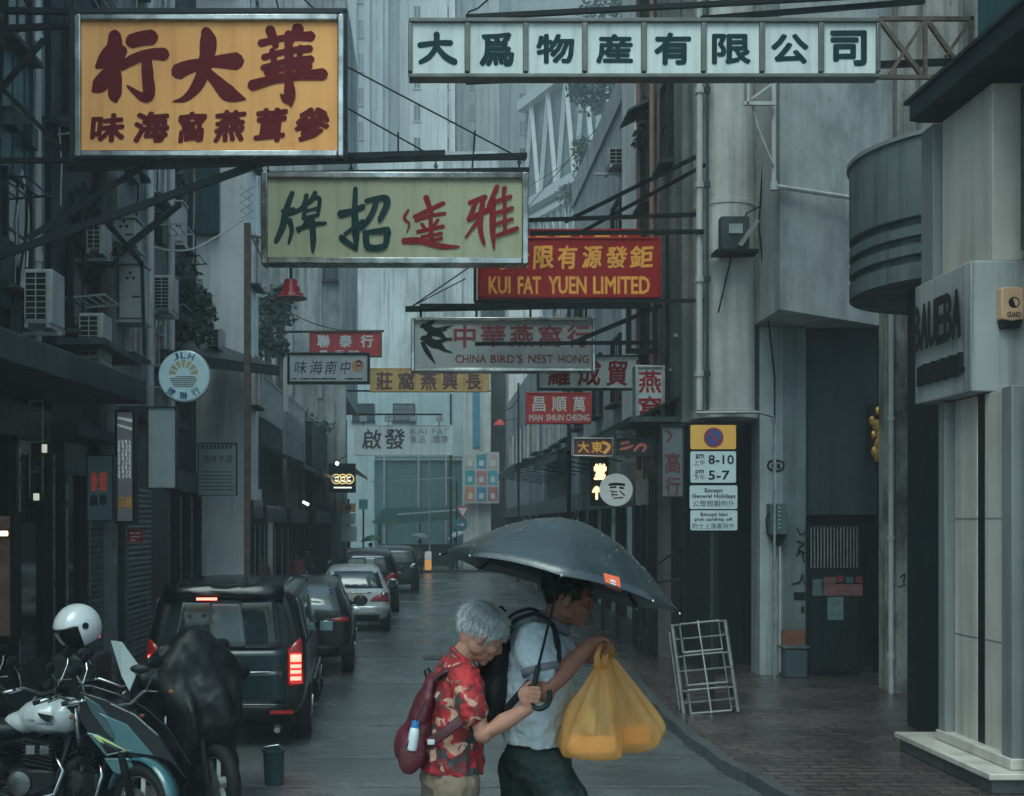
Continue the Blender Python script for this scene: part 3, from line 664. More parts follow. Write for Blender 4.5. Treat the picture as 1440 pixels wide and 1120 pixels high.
# orange sign
D = 14.0; KM = D/F
t, M, fn = sign('big orange sign with maroon brush characters in a steel frame at the upper left', 106, 22, 484, 222, D, ORANGE, CHROME, 9, .22, fz=.05)
HANG = [[(645,195,70),(642,270,92),(590,340,86),(548,378,34)],[(690,280,60),(640,380,74),(562,480,90),(528,512,34)],[(645,390,66),(650,460,74),(646,540,72),(652,572,26)],
 [(738,235,84),(800,218,84),(856,212,92)],[(680,378,48),(760,332,62),(850,306,62),(926,308,74)],[(826,335,62),(832,440,68),(838,535,68),(800,546,50),(718,486,14)]]
DA = [[(998,408,92),(1060,380,80),(1180,352,62),(1334,346,104)],[(1158,175,58),(1172,240,96),(1158,350,84),(1118,470,72),(1048,552,42),(972,574,8)],[(1150,390,40),(1220,462,72),(1290,530,92),(1380,560,14)]]
HUA = [[(26,246,46),(160,216,40),(312,206,62)],[(78,165,58),(112,262,40)],[(240,160,70),(186,250,30)],[(42,326,36),(170,292,36),(304,276,46)],[(38,385,36),(170,348,36),(312,336,46)],
 [(92,285,36),(112,410,36)],[(252,265,30),(238,400,36)],[(60,412,42),(180,386,30),(304,376,40)],[(-24,484,60),(100,450,50),(240,430,50),(378,420,72)],[(182,190,44),(186,330,50),(186,450,52),(192,545,62),(196,598,14)],[(140,535,14),(165,560,40),(192,570,40)]]
mb = MB()
for src, ox in ((HANG, 0), (DA, 0), (HUA, 360)): brush(mb, [[(ox+x/4, y/4, w_*KM/4*1.0) for x, y, w_ in st] for st in src], fn, M)
for ch, x0, x1, y0, y1 in (('味',125,174,162,203),('海',186,236,158,204),('窩',248,287,158,203),('燕',300,343,157,202),('茸',356,401,154,203),('參',412,463,153,201)): pput(mb, ch, M, fn, x0, y0, x1, y1, .055, z=.006, slant=.10, ang=.08, rough=.05)
mb.build('lettering', DTXT, t)
mb = MB(); k_ = lambda x, y, d=.12: P(x, y, D+d)
for a, b_ in (((100,16),(488,16)),((486,16),(486,224)),((102,16),(102,228)),((100,228),(488,226))): mb.bar(k_(*a), k_(*b_), .055)
mb.build('outer_frame', DFR, t)
# the bracket that carries it from the teal building
t = thing('sign_bracket', 'black steel bracket of bars and struts carrying the orange sign from the left buildings', 'bracket', (-5.3, 14.2, 7.5))
mb = MB(); q = lambda x, y, d=14.35: P(x, y, d)
for a, b_, w_ in (((-60,14),(104,17),.07),((-60,44),(104,36),.07),((2,124),(62,56),.06),((0,122),(104,226),.06),((-20,226),(104,226),.06),((60,166),(104,180),.05)): mb.bar(q(*a), q(*b_), w_)
mb.bar(P(104,231,14.35), P(626,216,14.35), .07); mb.bar(P(-40,374,13.5), P(384,224,14.4), .085); mb.bar(P(40,335,13.7), P(205,232,14.4), .07); mb.bar(P(205,228,14.4), P(740,222,14.6), .05)
mb.build('bars', BLACK, t)
for a, b_ in (((484,150),(596,213)),((484,92),(738,226)),((560,186),(560,216)),((668,184),(664,240)),((380,-30),(392,14)),((418,-10),(444,15))):
    MB().tube([P(*a,14.4), P(*b_,14.4)], .011, 6).build('stay_wire', BLACK, t)
t = thing('sign_bracket', 'long dark strut crossing under the orange sign from the plant covered wall', 'bracket', (-4.4, 20, 6))
mb = MB(); mb.bar(P(110,402,17.5), P(252,288,19.5), .09); mb.bar(P(140,300,18), P(200,372,18.4), .06); mb.bar(P(200,372,18.4), P(203,500,18.4), .05); mb.build('bars', BLACK, t)
# cream sign
D = 17.0; KM = D/F
t, M, fn = sign('long pale green sign with two green and two red brush characters in a steel frame', 368, 243, 743, 372, D, CREAM, CHROME, 9, .25, fz=.05, rz=R(.5))
PAI = [[(206,-34,26),(172,60,36),(150,160,38),(112,246,26)],[(285,-20,26),(264,50,30),(186,92,20)],[(150,72,26),(215,58,20)],[(188,122,34),(202,180,26),(184,254,14)],[(335,-34,26),(312,10,26),(290,34,18)],
 [(282,34,24),(268,112,24)],[(284,22,20),(355,-4,24),(350,75,24)],[(276,72,16),(348,54,18)],[(268,112,22),(352,92,20)],[(304,104,22),(238,190,12)],[(232,172,22),(322,146,26),(394,138,16)],[(316,104,28),(322,220,34),(320,306,12)]]
ZHAO = [[(474,88,44),(545,70,32),(604,44,30)],[(560,-58,24),(556,80,36),(562,200,42),(566,288,12)],[(566,284,26),(490,228,34),(480,212,26)],[(500,200,20),(604,124,22)],
 [(618,14,22),(720,-4,34),(738,28,36),(700,112,30),(690,122,16)],[(682,0,26),(650,90,30),(592,172,22)],[(618,190,34),(632,272,38),(722,266,32),(738,192,34),(752,200,22)],[(624,190,24),(744,176,36)]]
DAT = [[(890,102,24),(960,70,28),(1056,24,26)],[(956,-10,34),(988,84,26)],[(898,124,20),(980,96,22),(1064,82,20)],[(932,142,22),(952,168,18)],[(1024,118,22),(1000,152,16)],[(908,186,22),(1054,154,22)],[(930,214,18),(1044,194,20)],[(982,100,22),(986,244,26)],[(922,246,14),(1046,222,18)],
 [(858,64,14),(834,108,16),(862,142,14),(848,190,6)],[(830,236,34),(930,238,36),(1040,266,32),(1142,270,12)]]
YA = [[(1200,22,24),(1292,-12,28)],[(1238,14,22),(1200,112,28)],[(1194,116,28),(1312,58,28)],[(1278,-4,26),(1260,150,32),(1284,256,16)],[(1258,110,22),(1178,218,12)],
 [(1356,-70,26),(1308,44,24)],[(1336,0,26),(1330,150,34),(1338,276,14)],[(1398,-62,26),(1390,-16,18)],[(1340,18,20),(1434,-14,22)],[(1344,82,20),(1442,52,22)],[(1344,144,18),(1442,114,20)],[(1338,212,20),(1470,166,26)],[(1398,-10,22),(1400,190,22)]]
for src, m in ((PAI+ZHAO, GTXT), (DAT+YA, RTXT)):
    mb = MB(); brush(mb, [[(360+x/4, 280+y/4, w_*KM/4*1.04) for x, y, w_ in st] for st in src], fn, M); mb.build('lettering', m, t)
mb = MB(); mb.bar(P(366,245,17.1), P(744,239,17.1), .06); mb.build('top_rail', BLACK, t)
t = thing('sign_bracket', 'thin black hanging beam with short chains above the pale green sign', 'bracket', (0, 17.2, 7.9))
mb = MB(); mb.bar(P(-30,242,17.1), P(741,219,17.1), .07); mb.build('beam', BLACK, t)
for x, y0 in ((377,234),(494,230),(613,226),(730,221)):
    mb = MB(); mb.tube([P(x,y0,17.1), P(x,243,17.1)], .012, 6)
    for i in range(3): mb.torus(Matrix.Translation(P(x, y0+4+4*i, 17.1)) @ Matrix.Rotation(R(90), 4, 'X' if i % 2 else 'Y'), .026, .008, 10, 5)
    mb.build('chain', BLACK, t)
# white eight panel sign
D = 14.2; KM = D/F
t = thing('shop_sign', 'long white sign of eight square panels with dark green characters across the upper right', 'sign', P(905, 70, D))
Mc = W[t.name] @ frame((0,0,0), (1,0,0), (0,0,1)); fn = lambda px, py: ((px-905)*KM, (70-py)*KM)
xs = [577, 657, 739, 822, 905, 989, 1071, 1154, 1234]; CH8 = '大爲物産有限公司'
box = [(588,640,46,91),(674,723,46,94),(754,808,48,90),(838,890,48,90),(920,972,46,92),(1001,1056,48,91),(1084,1137,48,90),(1167,1219,43,93)]
mbf = MB()
for i in range(8):
    a, b_ = fn(xs[i]+4, 106), fn(xs[i+1]-4, 33); mbl = MB()
    pn = MB().boxm(Mc @ Matrix.Translation(((a[0]+b_[0])/2, (a[1]+b_[1])/2, -.07)), b_[0]-a[0]+.02, b_[1]-a[1]+.02, .14).build('panel', SWHITE, t)
    x0, x1, y0, y1 = box[i]
    if i == 0: brush(mbl, [[(590,64,9*KM),(615,61,8*KM),(634,61,9*KM)],[(614,48,9*KM),(613,66,8*KM),(604,80,8*KM),(591,88,7*KM)],[(614,66,7*KM),(626,80,9*KM),(640,88,9*KM)]], fn, Mc)
    else: pput(mbl, CH8[i], Mc, fn, x0, y0, x1, y1, .05, z=.004, rough=.012)
    mbl.build('lettering', GTXT, pn)
for i, x in enumerate(xs):
    a, b_ = fn(x, 108), fn(x, 28); mbf.boxm(Mc @ Matrix.Translation((a[0], (a[1]+b_[1])/2, -.055)), .065 if 0 < i < 8 else .05, b_[1]-a[1]-.1, .2)
for y in (30, 108): a = fn(575, y); b_ = fn(1236, y); mbf.boxm(Mc @ Matrix.Translation(((a[0]+b_[0])/2, a[1], -.055)), b_[0]-a[0], .05, .21)
mbf.build('frame', mat('frame_grey', (.13,.135,.125), .5, .4, var=.3, grime=.3), t, bevel=.008)
t = thing('sign_bracket', 'steel truss and rails carrying the white eight panel sign from the right hand wall', 'bracket', (6, 14.4, 8))
mb = MB()
for a, b_, w_ in (((1236,27),(1368,27),.05),((1236,109),(1350,109),.05),((1238,30),(1296,106),.05),((1300,30),(1250,106),.04),((1301,27),(1301,109),.045),((1304,30),(1345,88),.05),((1364,30),(1330,80),.04),((1366,24),(1366,112),.05)): mb.bar(P(*a,14.4), P(*b_,14.4), w_)
mb.build('truss', RUSTY, t)
mb = MB()
for a, b_, w_, d0, d1 in (((655,114),(1375,86),.075,14.5,14.5),((655,25),(1260,-8),.06,14.5,14.5),((985,27),(1300,2),.06,14.6,14.6)): mb.bar(P(*a,d0), P(*b_,d1), w_)
mb.build('rail', BLACK, t)
mb = MB(); mb.tube([P(700,-12,14.3), P(672,12,14.3), P(659,17,14.3), P(656,24,14.3)], .012, 6); mb.tube([P(1010,4,14.6), P(1040,-10,14.6)], .02, 6); mb.build('stay_wire', BLACK, t)
# red sign
D = 18.4; KM = D/F
t, M, fn = sign('deep red sign with yellow characters and the words KUI FAT YUEN LIMITED', 672, 334, 929, 419, D, SRED, SRED, 3, .22, fz=.01)
mb = MB()
for ch, x0, x1, y0, y1 in (('司',683,713,346,380),('公',717,744,346,378),('限',749,778,346,379),('有',783,811,345,379),('源',818,846,346,378),('發',851,881,347,378),('鉅',885,918,346,377)): pput(mb, ch, M, fn, x0, y0, x1, y1, .035, slant=.06, ang=.03, rough=.03)
for wd, x0, x1 in (('KUI',687,718),('FAT',728,761),('YUEN',771,825),('LIMITED',834,914)): pput(mb, wd, M, fn, x0, 389, x1, 414, .035)
mb.build('lettering', YTXT, t)
t2, M2, fn2 = sign('second red sign with yellow characters hidden behind the KUI FAT YUEN sign', 674, 322, 902, 350, D+1.6, SRED, SRED, 3, .2, fz=.01)
mb = MB(); prow(mb, '鉅發源有限公', M2, fn2, 720, 331, 890, 352, .03); mb.build('lettering', YTXT, t2)
t = thing('sign_bracket', 'dark bracket bars around the KUI FAT YUEN sign reaching to the corner column', 'bracket', (3.5, 21, 7))
mb = MB()
for a, b_, d0, d1, w_ in (((742,310),(985,302),18.6,16.9,.06),((746,329),(990,326),18.2,16.8,.06),((795,312),(985,218),18.6,16.9,.05),((815,328),(992,232),18.6,16.9,.045),((668,425),(990,423),18.5,16.9,.05),((668,326),(668,425),18.5,18.5,.05),((938,326),(938,600),18.5,18.5,.05),((905,424),(905,330),18.6,18.6,.045)): mb.bar(P(*a,d0), P(*b_,d1), w_)
mb.bar(P(570,435,19.8), P(932,428,19.8), .09); mb.bar(P(590,431,19.7), P(934,431,19.7), .08); mb.bar(P(806,482,19.0), P(930,430,19.0), .07); mb.bar(P(668,484,19.1), P(925,482,19.1), .06); mb.bar(P(884,432,18.7), P(884,494,18.7), .08); mb.bar(P(921,432,18.7), P(921,494,18.7), .08); mb.bar(P(880,494,18.7), P(926,494,18.7), .08)
mb.build('bars', BLACK, t)
mb = MB(); mb.tube([P(578,432,19.8), P(666,372,19.8)], .012, 6); mb.tube([P(570,436,19.8), P(655,392,19.9)], .01, 6); mb.build('stay_wire', BLACK, t)
# China Bird's Nest Hong
D = 19.6; KM = D/F
t, M, fn = sign("grey sign with two black swallows and the words CHINA BIRD'S NEST HONG", 578, 447, 837, 523, D, SGREY, CHROME, 5, .28, fz=.05)
mb = MB()
for ch, x0, x1 in (('中',638,669),('華',676,711),('燕',717,750),('窩',757,790),('行',797,829)): pput(mb, ch, M, fn, x0, 457, x1, 489, .03)
for wd, x0, x1 in (('CHINA',640,684),("BIRD'S",690,735),('NEST',743,778),('HONG',785,828)): pput(mb, wd, M, fn, x0, 499, x1, 511, .025)
mb.build('lettering', mat('letter_red_sign', (.24,.02,.035), .5), t)
mb = MB()
def bird(dx, dy, fl):
    w_ = KM; k = lambda *p: [(590+dx+x, 466+dy+fl*y, s*w_*1.35) for x, y, s in p]
    brush(mb, [k((0,-2,3),(4,-3,6),(10,0,8),(18,5,9),(27,8,6),(33,11,2)), k((8,-1,6),(13,-8,6),(22,-13,4),(36,-14,1)), k((14,4,8),(26,2,5),(36,-3,1)), k((24,8,5),(34,14,3),(44,17,1)), k((22,4,5),(33,0,3),(44,-4,1))], fn, M)
bird(2, -4, 1); bird(2, 13, 1)
brush(mb, [[(594,482,5*KM),(598,490,7*KM),(604,500,6*KM),(612,512,1.5*KM)]], fn, M); mb.build('swallow_emblem', BTXT, t)
for x in (592, 670, 746, 824): MB().tube([P(x,435,19.7), P(x,449,19.7)], .02, 6).build('hanger', BLACK, t)
# further signs
FAR = []
t, M, fn = sign('white sign with three red characters partly behind the swallow sign', 756, 500, 900, 548, 20.4, SWHITE, DFR, 2, .2)
mb = MB(); [pput(mb, c, M, fn, x0, 507, x1, 543, .03, slant=.05) for c, x0, x1 in (('羅',770,802),('成',812,844),('貿',852,882),('易',892,900))]; mb.build('lettering', RTXT, t)
t, M, fn = sign('vertical grey sign with two red characters one above the other', 893, 514, 935, 597, 18.6, SGREY, GALV, 4, .25, fz=.03)
mb = MB(); pput(mb, '燕', M, fn, 898, 521, 930, 553, .025); pput(mb, '窩', M, fn, 898, 557, 930, 592, .025); mb.build('lettering', RTXT, t)
mb = MB(); mb.bar(P(935,520,18.6), P(950,520,18.6), .04); mb.bar(P(935,590,18.6), P(950,590,18.6), .04); mb.build('bracket', GALV, t)
t, M, fn = sign('faded red sign with white characters and the words MAN SHUN CHEONG', 740, 552, 832, 596, 25.5, SPINK, SPINK, 2, .2, fz=.01)
mb = MB(); [pput(mb, c, M, fn, x0, 558, x1, 579, .02) for c, x0, x1 in (('昌',749,767),('順',776,797),('萬',806,823))]; [pput(mb, c, M, fn, x0, 583, x1, 592, .03) for c, x0, x1 in (('MAN',744,763),('SHUN',768,793),('CHEONG',796,829))]; mb.build('lettering', WTXT, t)
t, M, fn = sign('small dark red sign with gold characters over the shop awnings', 805, 616, 862, 642, 17.9, mat('sign_dark_red', (.10,.012,.012), .4), CHROME, 1.5, .15)
mb = MB(); prow(mb, '大東', M, fn, 811, 621, 849, 637, .03); brush(mb, [[(848,622,.05),(857,628,.05),(850,637,.05)]], fn, M); mb.build('lettering', YTXT, t)
t, M, fn = sign('faint dark sign with two orange brush marks beside the small dark red sign', 866, 616, 922, 642, 17.7, SHOPD, SHOPD, 1.5, .1)
mb = MB(); brush(mb, [[(874,624,.04),(884,622,.05)],[(872,632,.03),(882,630,.05),(890,627,.03)],[(892,634,.04),(900,626,.05),(908,628,.04),(904,635,.04)]], fn, M); mb.build('lettering', mat('letter_orange', (.4,.09,.05), .5), t)
t, M, fn = sign('small red sign with three white characters behind the grey four character sign', 435, 466, 537, 502, 34, SPINK, RUSTY, 1.5, .15)
mb = MB(); [pput(mb, c, M, fn, x0, 471, x1, 489, .04) for c, x0, x1 in (('聯',446,464),('泰',477,495),('行',507,525))]; [pput(mb, c, M, fn, x0, 493, x1, 499, .03) for c, x0, x1 in (('一',450,460),('五',470,485),('號',490,505))]; mb.build('lettering', WTXT, t)
mb = MB(); mb.bar(P(398,467,34), P(540,466,34), .06); mb.build('rail', BLACK, t)
t, M, fn = sign('pale grey sign with four black cursive characters and a small round badge', 404, 496, 520, 540, 31, SGREY, BLACK, 3.5, .2)
mb = MB(); [pput(mb, c, M, fn, x0, 508, x1, 527, -.002, slant=.15, ang=.06, rough=.04) for c, x0, x1 in (('味',413,430),('海',435,452),('南',456,472),('中',478,491))]
for i in range(24):
    if i not in (2, 15, 16, 17): a = fn(411+4.2*i, 533); mb.boxm(M @ Matrix.Translation((a[0], a[1], .004)), .045+.02*(i % 3), .04, .004)
mb.build('lettering', BTXT, t)
mb = MB(); a = fn(503, 515); mb.lathe([(.17, .002), (.17, .008)], M @ Matrix.Translation((a[0], a[1], 0)), 24); mb.build('badge', mat('badge_tan', (.45,.24,.12), .5), t)
mb = MB(); brush(mb, [[(500,511,.03),(505,508,.05),(509,512,.03)],[(501,514,.03),(507,515,.04)]], fn, M, z=.012); mb.build('badge_mark', BTXT, t)
t, M, fn = sign('yellow sign with five dark brown characters below the swallow sign', 520, 518, 688, 551, 34, SYEL, SYEL, 1, .2, fz=.005)
mb = MB(); [pput(mb, c, M, fn, x0, 523, x1, 549, .035, rough=.03) for c, x0, x1 in (('莊',529,552),('窩',560,583),('燕',591,614),('興',622,644),('長',655,677))]; mb.build('lettering', mat('letter_brown', (.12,.045,.05), .5), t)
mb = MB(); mb.bar(P(488,550,34.1), P(690,550,34.1), .05); mb.build('rail', BLACK, t)
t, M, fn = sign('white sign with two large dark characters and faded KAI FAT lettering under four lamps', 497, 598, 637, 640, 42, SWHITE, SWHITE, 1, .3, fz=.005)
mb = MB(); pput(mb, '啟', M, fn, 509, 604, 536, 632, .02, slant=.05); pput(mb, '發', M, fn, 540, 603, 569, 632, .02, slant=.05); mb.build('lettering', mat('letter_dark_brown', (.05,.03,.035), .5), t)
mb = MB(); pput(mb, 'KAI', M, fn, 577, 603, 600, 611, 0); pput(mb, 'FAT', M, fn, 608, 603, 631, 611, 0); [pput(mb, c, M, fn, x0, 613, x1, 623, .01) for c, x0, x1 in (('食',577,586),('品',589,598),('國',609,618),('際',621,630))]; mb.build('faded_lettering', mat('letter_grey', (.22,.26,.27), .5), t)
mb = MB(); mb.bar(P(505,583,41.6), P(622,583,41.6), .06); mb.build('lamp_rail', BLACK, t)
for x in (511, 546, 582, 618): MB().box(P(x, 589, 41.5), (.26,.24,.2)).build('lamp', GALV, t); MB().bar(P(x,583,41.6), P(x,599,41.9), .03).build('lamp_arm', BLACK, t)
t, M, fn = sign('black hanging sign with three overlapping gold rings in the left row', 462, 652, 500, 693, 38, BLACK, BLACK, 1, .2, fz=.01)
mb = MB()
for x in (473, 482, 491):
    a = fn(x, 674); mb.torus(M @ Matrix.Translation((a[0], a[1], .01)), .155, .018, 20, 6)
mb.build('ring', mat('lit_gold', (.9,.65,.25), emit=.35, var=0), t)
mb = MB(); [brush(mb, [[(x-2,672,.05),(x+2,671,.05)],[(x-2,676,.06),(x+2,677,.06)]], fn, M, z=.012) for x in (473,482,491)]; mb.boxm(M @ Matrix.Translation((*fn(482,686), .012)), .6, .05, .004); mb.build('lettering', mat('lit_white', (.9,.9,.8), emit=.4, var=0), t)
t = thing('lamp', 'small bright spotlight above the black sign with gold rings', 'lamp', P(474,652,37.6)); MB().ell(P(474,652,37.6), (.06,.06,.06)).build('bulb', COOLL, t); MB().bar(P(474,650,37.7), P(488,640,38), .03).build('arm', BLACK, t)
t = thing('lamp', 'small bright tube lamp under the dark awning in the left row', 'lamp', P(430,708,34)); MB().bar(P(426,706,34), P(434,710,34), .07).build('tube', COOLL, t); MB().bar(P(424,703,34.1), P(438,708,34.1), .08).build('housing', BLACK, t)
# JLH round sign
D = 19.8; KM = D/F; c = P(258, 529, D)
t = thing('shop_sign', 'round white lit sign with a half sun emblem and the letters JLH', 'sign', c)
Mc = W[t.name] @ frame((0,0,0), (1,0,0), (0,0,1)); r_ = 35.5*KM
DISC = mat('lit_disc', (.42,.58,.62), .35, emit=.05, var=.06, ecol=(.5,.85,.95))
MB().lathe([(r_-.03,-.16),(r_,-.13),(r_,-.02),(r_-.02,0)], Mc, 48).build('disc', DISC, t, smooth='auto')
MB().torus(Mc @ Matrix.Translation((0,0,-.08)), r_+.005, .02, 48, 8).build('rim', STEEL, t, smooth=True)
mb = MB()
BLU = mat('letter_blue', (.015,.10,.22), .5)
for ch, a in (('J',112),('L',90),('H',68)):
    Mm = Mc @ Matrix.Rotation(R(a-90), 4, 'Z') @ Matrix.Translation((0, r_*.80, 0)); put(mb, ch, Mm, -.05, -.05, .05, .07, .02)
for ch, a in (('捷',232),('聯',270),('行',308)):
    Mm = Mc @ Matrix.Rotation(R(a-270), 4, 'Z') @ Matrix.Translation((0, -r_*.80, 0)); put(mb, ch, Mm, -.07, -.06, .07, .075, .03)
mb.build('lettering', BLU, t)
mb = MB()
for i in range(6):
    y = -.02-.034*i; h = math.sqrt(max(.01, .25**2-(y*.95)**2))*.95; mb.boxm(Mc @ Matrix.Translation((.04 if i == 0 else 0, y+.01, .006)), 2*h*(1 if i else .7), .013, .012)
mb.build('emblem_stripe', mat('emblem_brown', (.20,.15,.09), .5), t)
mb = MB()
for i in range(7):
    a = R(12+26*i); mb.poly([Mc @ V(rr*math.cos(aa), rr*math.sin(aa)+.02, .006) for rr, aa in ((.13,a-.13),(.26,a-.17),(.26,a+.17),(.13,a+.13))][::1])
mb.build('emblem_ray', mat('emblem_sand', (.52,.46,.26), .5), t)
mb = MB(); mb.bar(P(205,514,D+.1), P(232,514,D+.1), .03); mb.bar(P(205,545,D+.1), P(232,545,D+.1), .03); mb.build('bracket', GALV, t)
# round glowing sign and pictograms on the right
D = 21.3; KM = D/F; c = P(867, 689, D)
t = thing('shop_sign', 'round white glowing sign with a small red and black crest in the right row', 'sign', c); Mc = W[t.name] @ frame((0,0,0), (1,0,0), (0,0,1)); r_ = 23*KM
MB().lathe([(r_-.02,-.14),(r_,-.11),(r_,-.02),(r_-.015,0)], Mc, 40).build('disc', mat('lit_disc_warm', (.55,.62,.60), .35, emit=.12, var=.05, ecol=(.7,.85,.85)), t, smooth='auto')
fn = lambda px, py: ((px-867)*KM, (689-py)*KM)
mb = MB(); brush(mb, [[(857,682,.05),(866,681,.05),(878,682,.05)],[(858,686,.03),(866,685,.04)],[(872,686,.05),(877,687,.03)]], fn, Mc); mb.build('crest', BTXT, t)
mb = MB(); brush(mb, [[(858,691,.025),(867,692,.03)],[(860,696,.03),(868,696,.03)],[(872,691,.03),(878,697,.03)],[(863,701,.025),(876,700,.03)],[(861,693,.02),(862,699,.02)]], fn, Mc, z=.006); mb.build('crest_lettering', mat('crest_red', (.5,.16,.1), .5), t)
mb = MB(); mb.bar(P(888,677,D+.1), P(898,677,D+.1), .03); mb.bar(P(888,702,D+.1), P(898,702,D+.1), .03); mb.build('bracket', STEEL, t)
NEON = mat('lit_yellow', (1,.72,.38), emit=.75, var=0)
t = thing('neon_sign', 'glowing yellow character above an arrow left of the round glowing sign', 'sign', P(843,677,22)); Mc = W[t.name] @ frame((0,0,0), (1,0,0), (0,0,1)); KM = 22/F; fn = lambda px, py: ((px-843)*KM, (677-py)*KM)
mb = MB(); a = fn(835, 675); b_ = fn(853, 652); put(mb, '堂', Mc, a[0], a[1], b_[0], b_[1], .06, z=0); mb.build('character', NEON, t)
mb = MB(); brush(mb, [[(839,702,.05),(839,690,.05)],[(834,692,.05),(839,686,.06),(844,692,.05)]], fn, Mc, z=.01); mb.build('arrow', NEON, t)
mb = MB(); mb.boxm(Mc @ Matrix.Translation((0,0,-.06)), .36, .95, .06); mb.build('backing', BLACK, t)
# vertical dark sign
t, M, fn = sign('tall narrow dark sign with dim red characters beside the parking sign', 929, 598, 962, 700, 17.2, mat('sign_dim', (.11,.13,.135), .5, streak=.4), DFR, 2, .2)
mb = MB(); pput(mb, '高', M, fn, 935, 636, 957, 666, .03); pput(mb, '行', M, fn, 935, 670, 957, 697, .03); brush(mb, [[(936,606,.03),(944,612,.04),(938,622,.03)]], fn, M); mb.build('lettering', mat('letter_dim_red', (.10,.02,.03), .5), t)
# poster stack on the pillar
t = thing('poster_board', 'board of nine coloured square posters on the pale pillar at the far corner', 'poster board', P(677,672,61.5)); Mc = W[t.name] @ frame((0,0,0), (1,0,0), (0,0,1)); KM = 61.5/F
MB().boxm(Mc @ Matrix.Translation((0,0,-.06)), 50*KM, 72*KM, .1).build('board', CONCP, t)
PC = [(.40,.37,.34),(.05,.26,.32),(.45,.36,.33),(.05,.30,.32),(.42,.17,.17),(.07,.27,.36),(.5,.22,.13),(.04,.22,.33),(.35,.14,.15)]
for i in range(9):
    x = (-16+16*(i % 3))*KM; y = (23-23*(i//3))*KM; pm = mat('poster_%s' % 'abcdefghi'[i], PC[i], .5, var=.25, scale=1.5)
    o = MB().boxm(Mc @ Matrix.Translation((x, y, -.005)), 14*KM, 20*KM, .012).build('poster', pm, t)
    MB().boxm(Mc @ Matrix.Translation((x, y-.1, .004)), 6*KM, 8*KM, .008).build('picture', mat('poster_white', (.5,.5,.48), .5), o)
# signs under the left canopy
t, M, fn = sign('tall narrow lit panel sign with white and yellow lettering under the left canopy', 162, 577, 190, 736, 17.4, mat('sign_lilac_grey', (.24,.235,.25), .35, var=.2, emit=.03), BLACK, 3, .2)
mb = MB()
for i in range(9):
    for j in range(4): brush(mb, [[(167+5*j+(i*j)%3, 620+6*i, .02+.01*((i+j)%3)),(168+5*j, 624+6*i, .025)]], fn, M)
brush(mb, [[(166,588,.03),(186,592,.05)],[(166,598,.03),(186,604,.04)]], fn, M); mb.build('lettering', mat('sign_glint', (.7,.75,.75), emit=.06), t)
mb = MB(); pput(mb, '海', M, fn, 166, 698, 176, 716, .05); pput(mb, '味', M, fn, 177, 698, 187, 716, .05); mb.build('yellow_lettering', YTXT, t)
t, M, fn = sign('grey green panel with red and dark lettering left of the narrow lit panel', 122, 640, 160, 733, 16.6, mat('sign_grey_green', (.11,.16,.16), .4), DFR, 1.5, .2)
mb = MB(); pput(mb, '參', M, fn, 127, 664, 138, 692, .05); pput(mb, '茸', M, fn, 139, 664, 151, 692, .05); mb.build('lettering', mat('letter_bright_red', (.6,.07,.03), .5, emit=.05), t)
mb = MB(); pput(mb, '蟲', M, fn, 126, 696, 138, 712, .04); pput(mb, '草', M, fn, 139, 696, 151, 712, .04); mb.build('dark_lettering', BTXT, t)
t, M, fn = sign('blank grey green hanging panel with a small paper at its lower corner', 207, 572, 249, 688, 18.65, mat('blank_panel', (.34,.41,.40), .5, streak=.2), DFR, 2, .12)
MB().boxm(M @ Matrix.Translation((*fn(240,678), .004)), .19, .2, .006).build('paper', CONCP, t)
t, M, fn = sign('dim grey notice panel with rows of faint lettering under the awning', 278, 623, 333, 697, 25, mat('notice_panel', (.24,.28,.285), .5, streak=.2), DFR, 1, .1)
mb = MB(); prow(mb, '海味參茸', M, fn, 284, 640, 328, 652, .0)
for i in range(6): mb.boxm(M @ Matrix.Translation((*fn(305, 664+5*i), .003)), .7, .022, .004)
for i in range(8): mb.boxm(M @ Matrix.Translation((*fn(285+5.6*i, 629), .003)), .05, .08, .004)
mb.build('lettering', mat('notice_ink', (.04,.05,.055), .6), t)
t, M, fn = sign('small red plate with white marks on the shop front beside the shutter', 180, 746, 200, 763, 18.5, SRED, SRED, 1, .04, fz=.003)
mb = MB(); brush(mb, [[(183,750,.02),(188,750,.02)],[(191,750,.02),(197,750,.02)],[(184,755,.02),(196,755,.02)],[(184,760,.02),(190,760,.02)]], fn, M); mb.build('lettering', WTXT, t)
t, M, fn = sign('white vertical banner with faint characters standing by a far left shop', 371, 735, 384, 812, 30, mat('banner_white', (.5,.52,.52), .6, streak=.2), GALV, 1, .06)
mb = MB(); [brush(mb, [[(375,742+9*i,.02),(380,743+9*i,.03)],[(376,746+9*i,.02),(379,748+9*i,.03)]], fn, M) for i in range(6)]; mb.build('lettering', mat('letter_pale', (.25,.28,.28), .5), t)
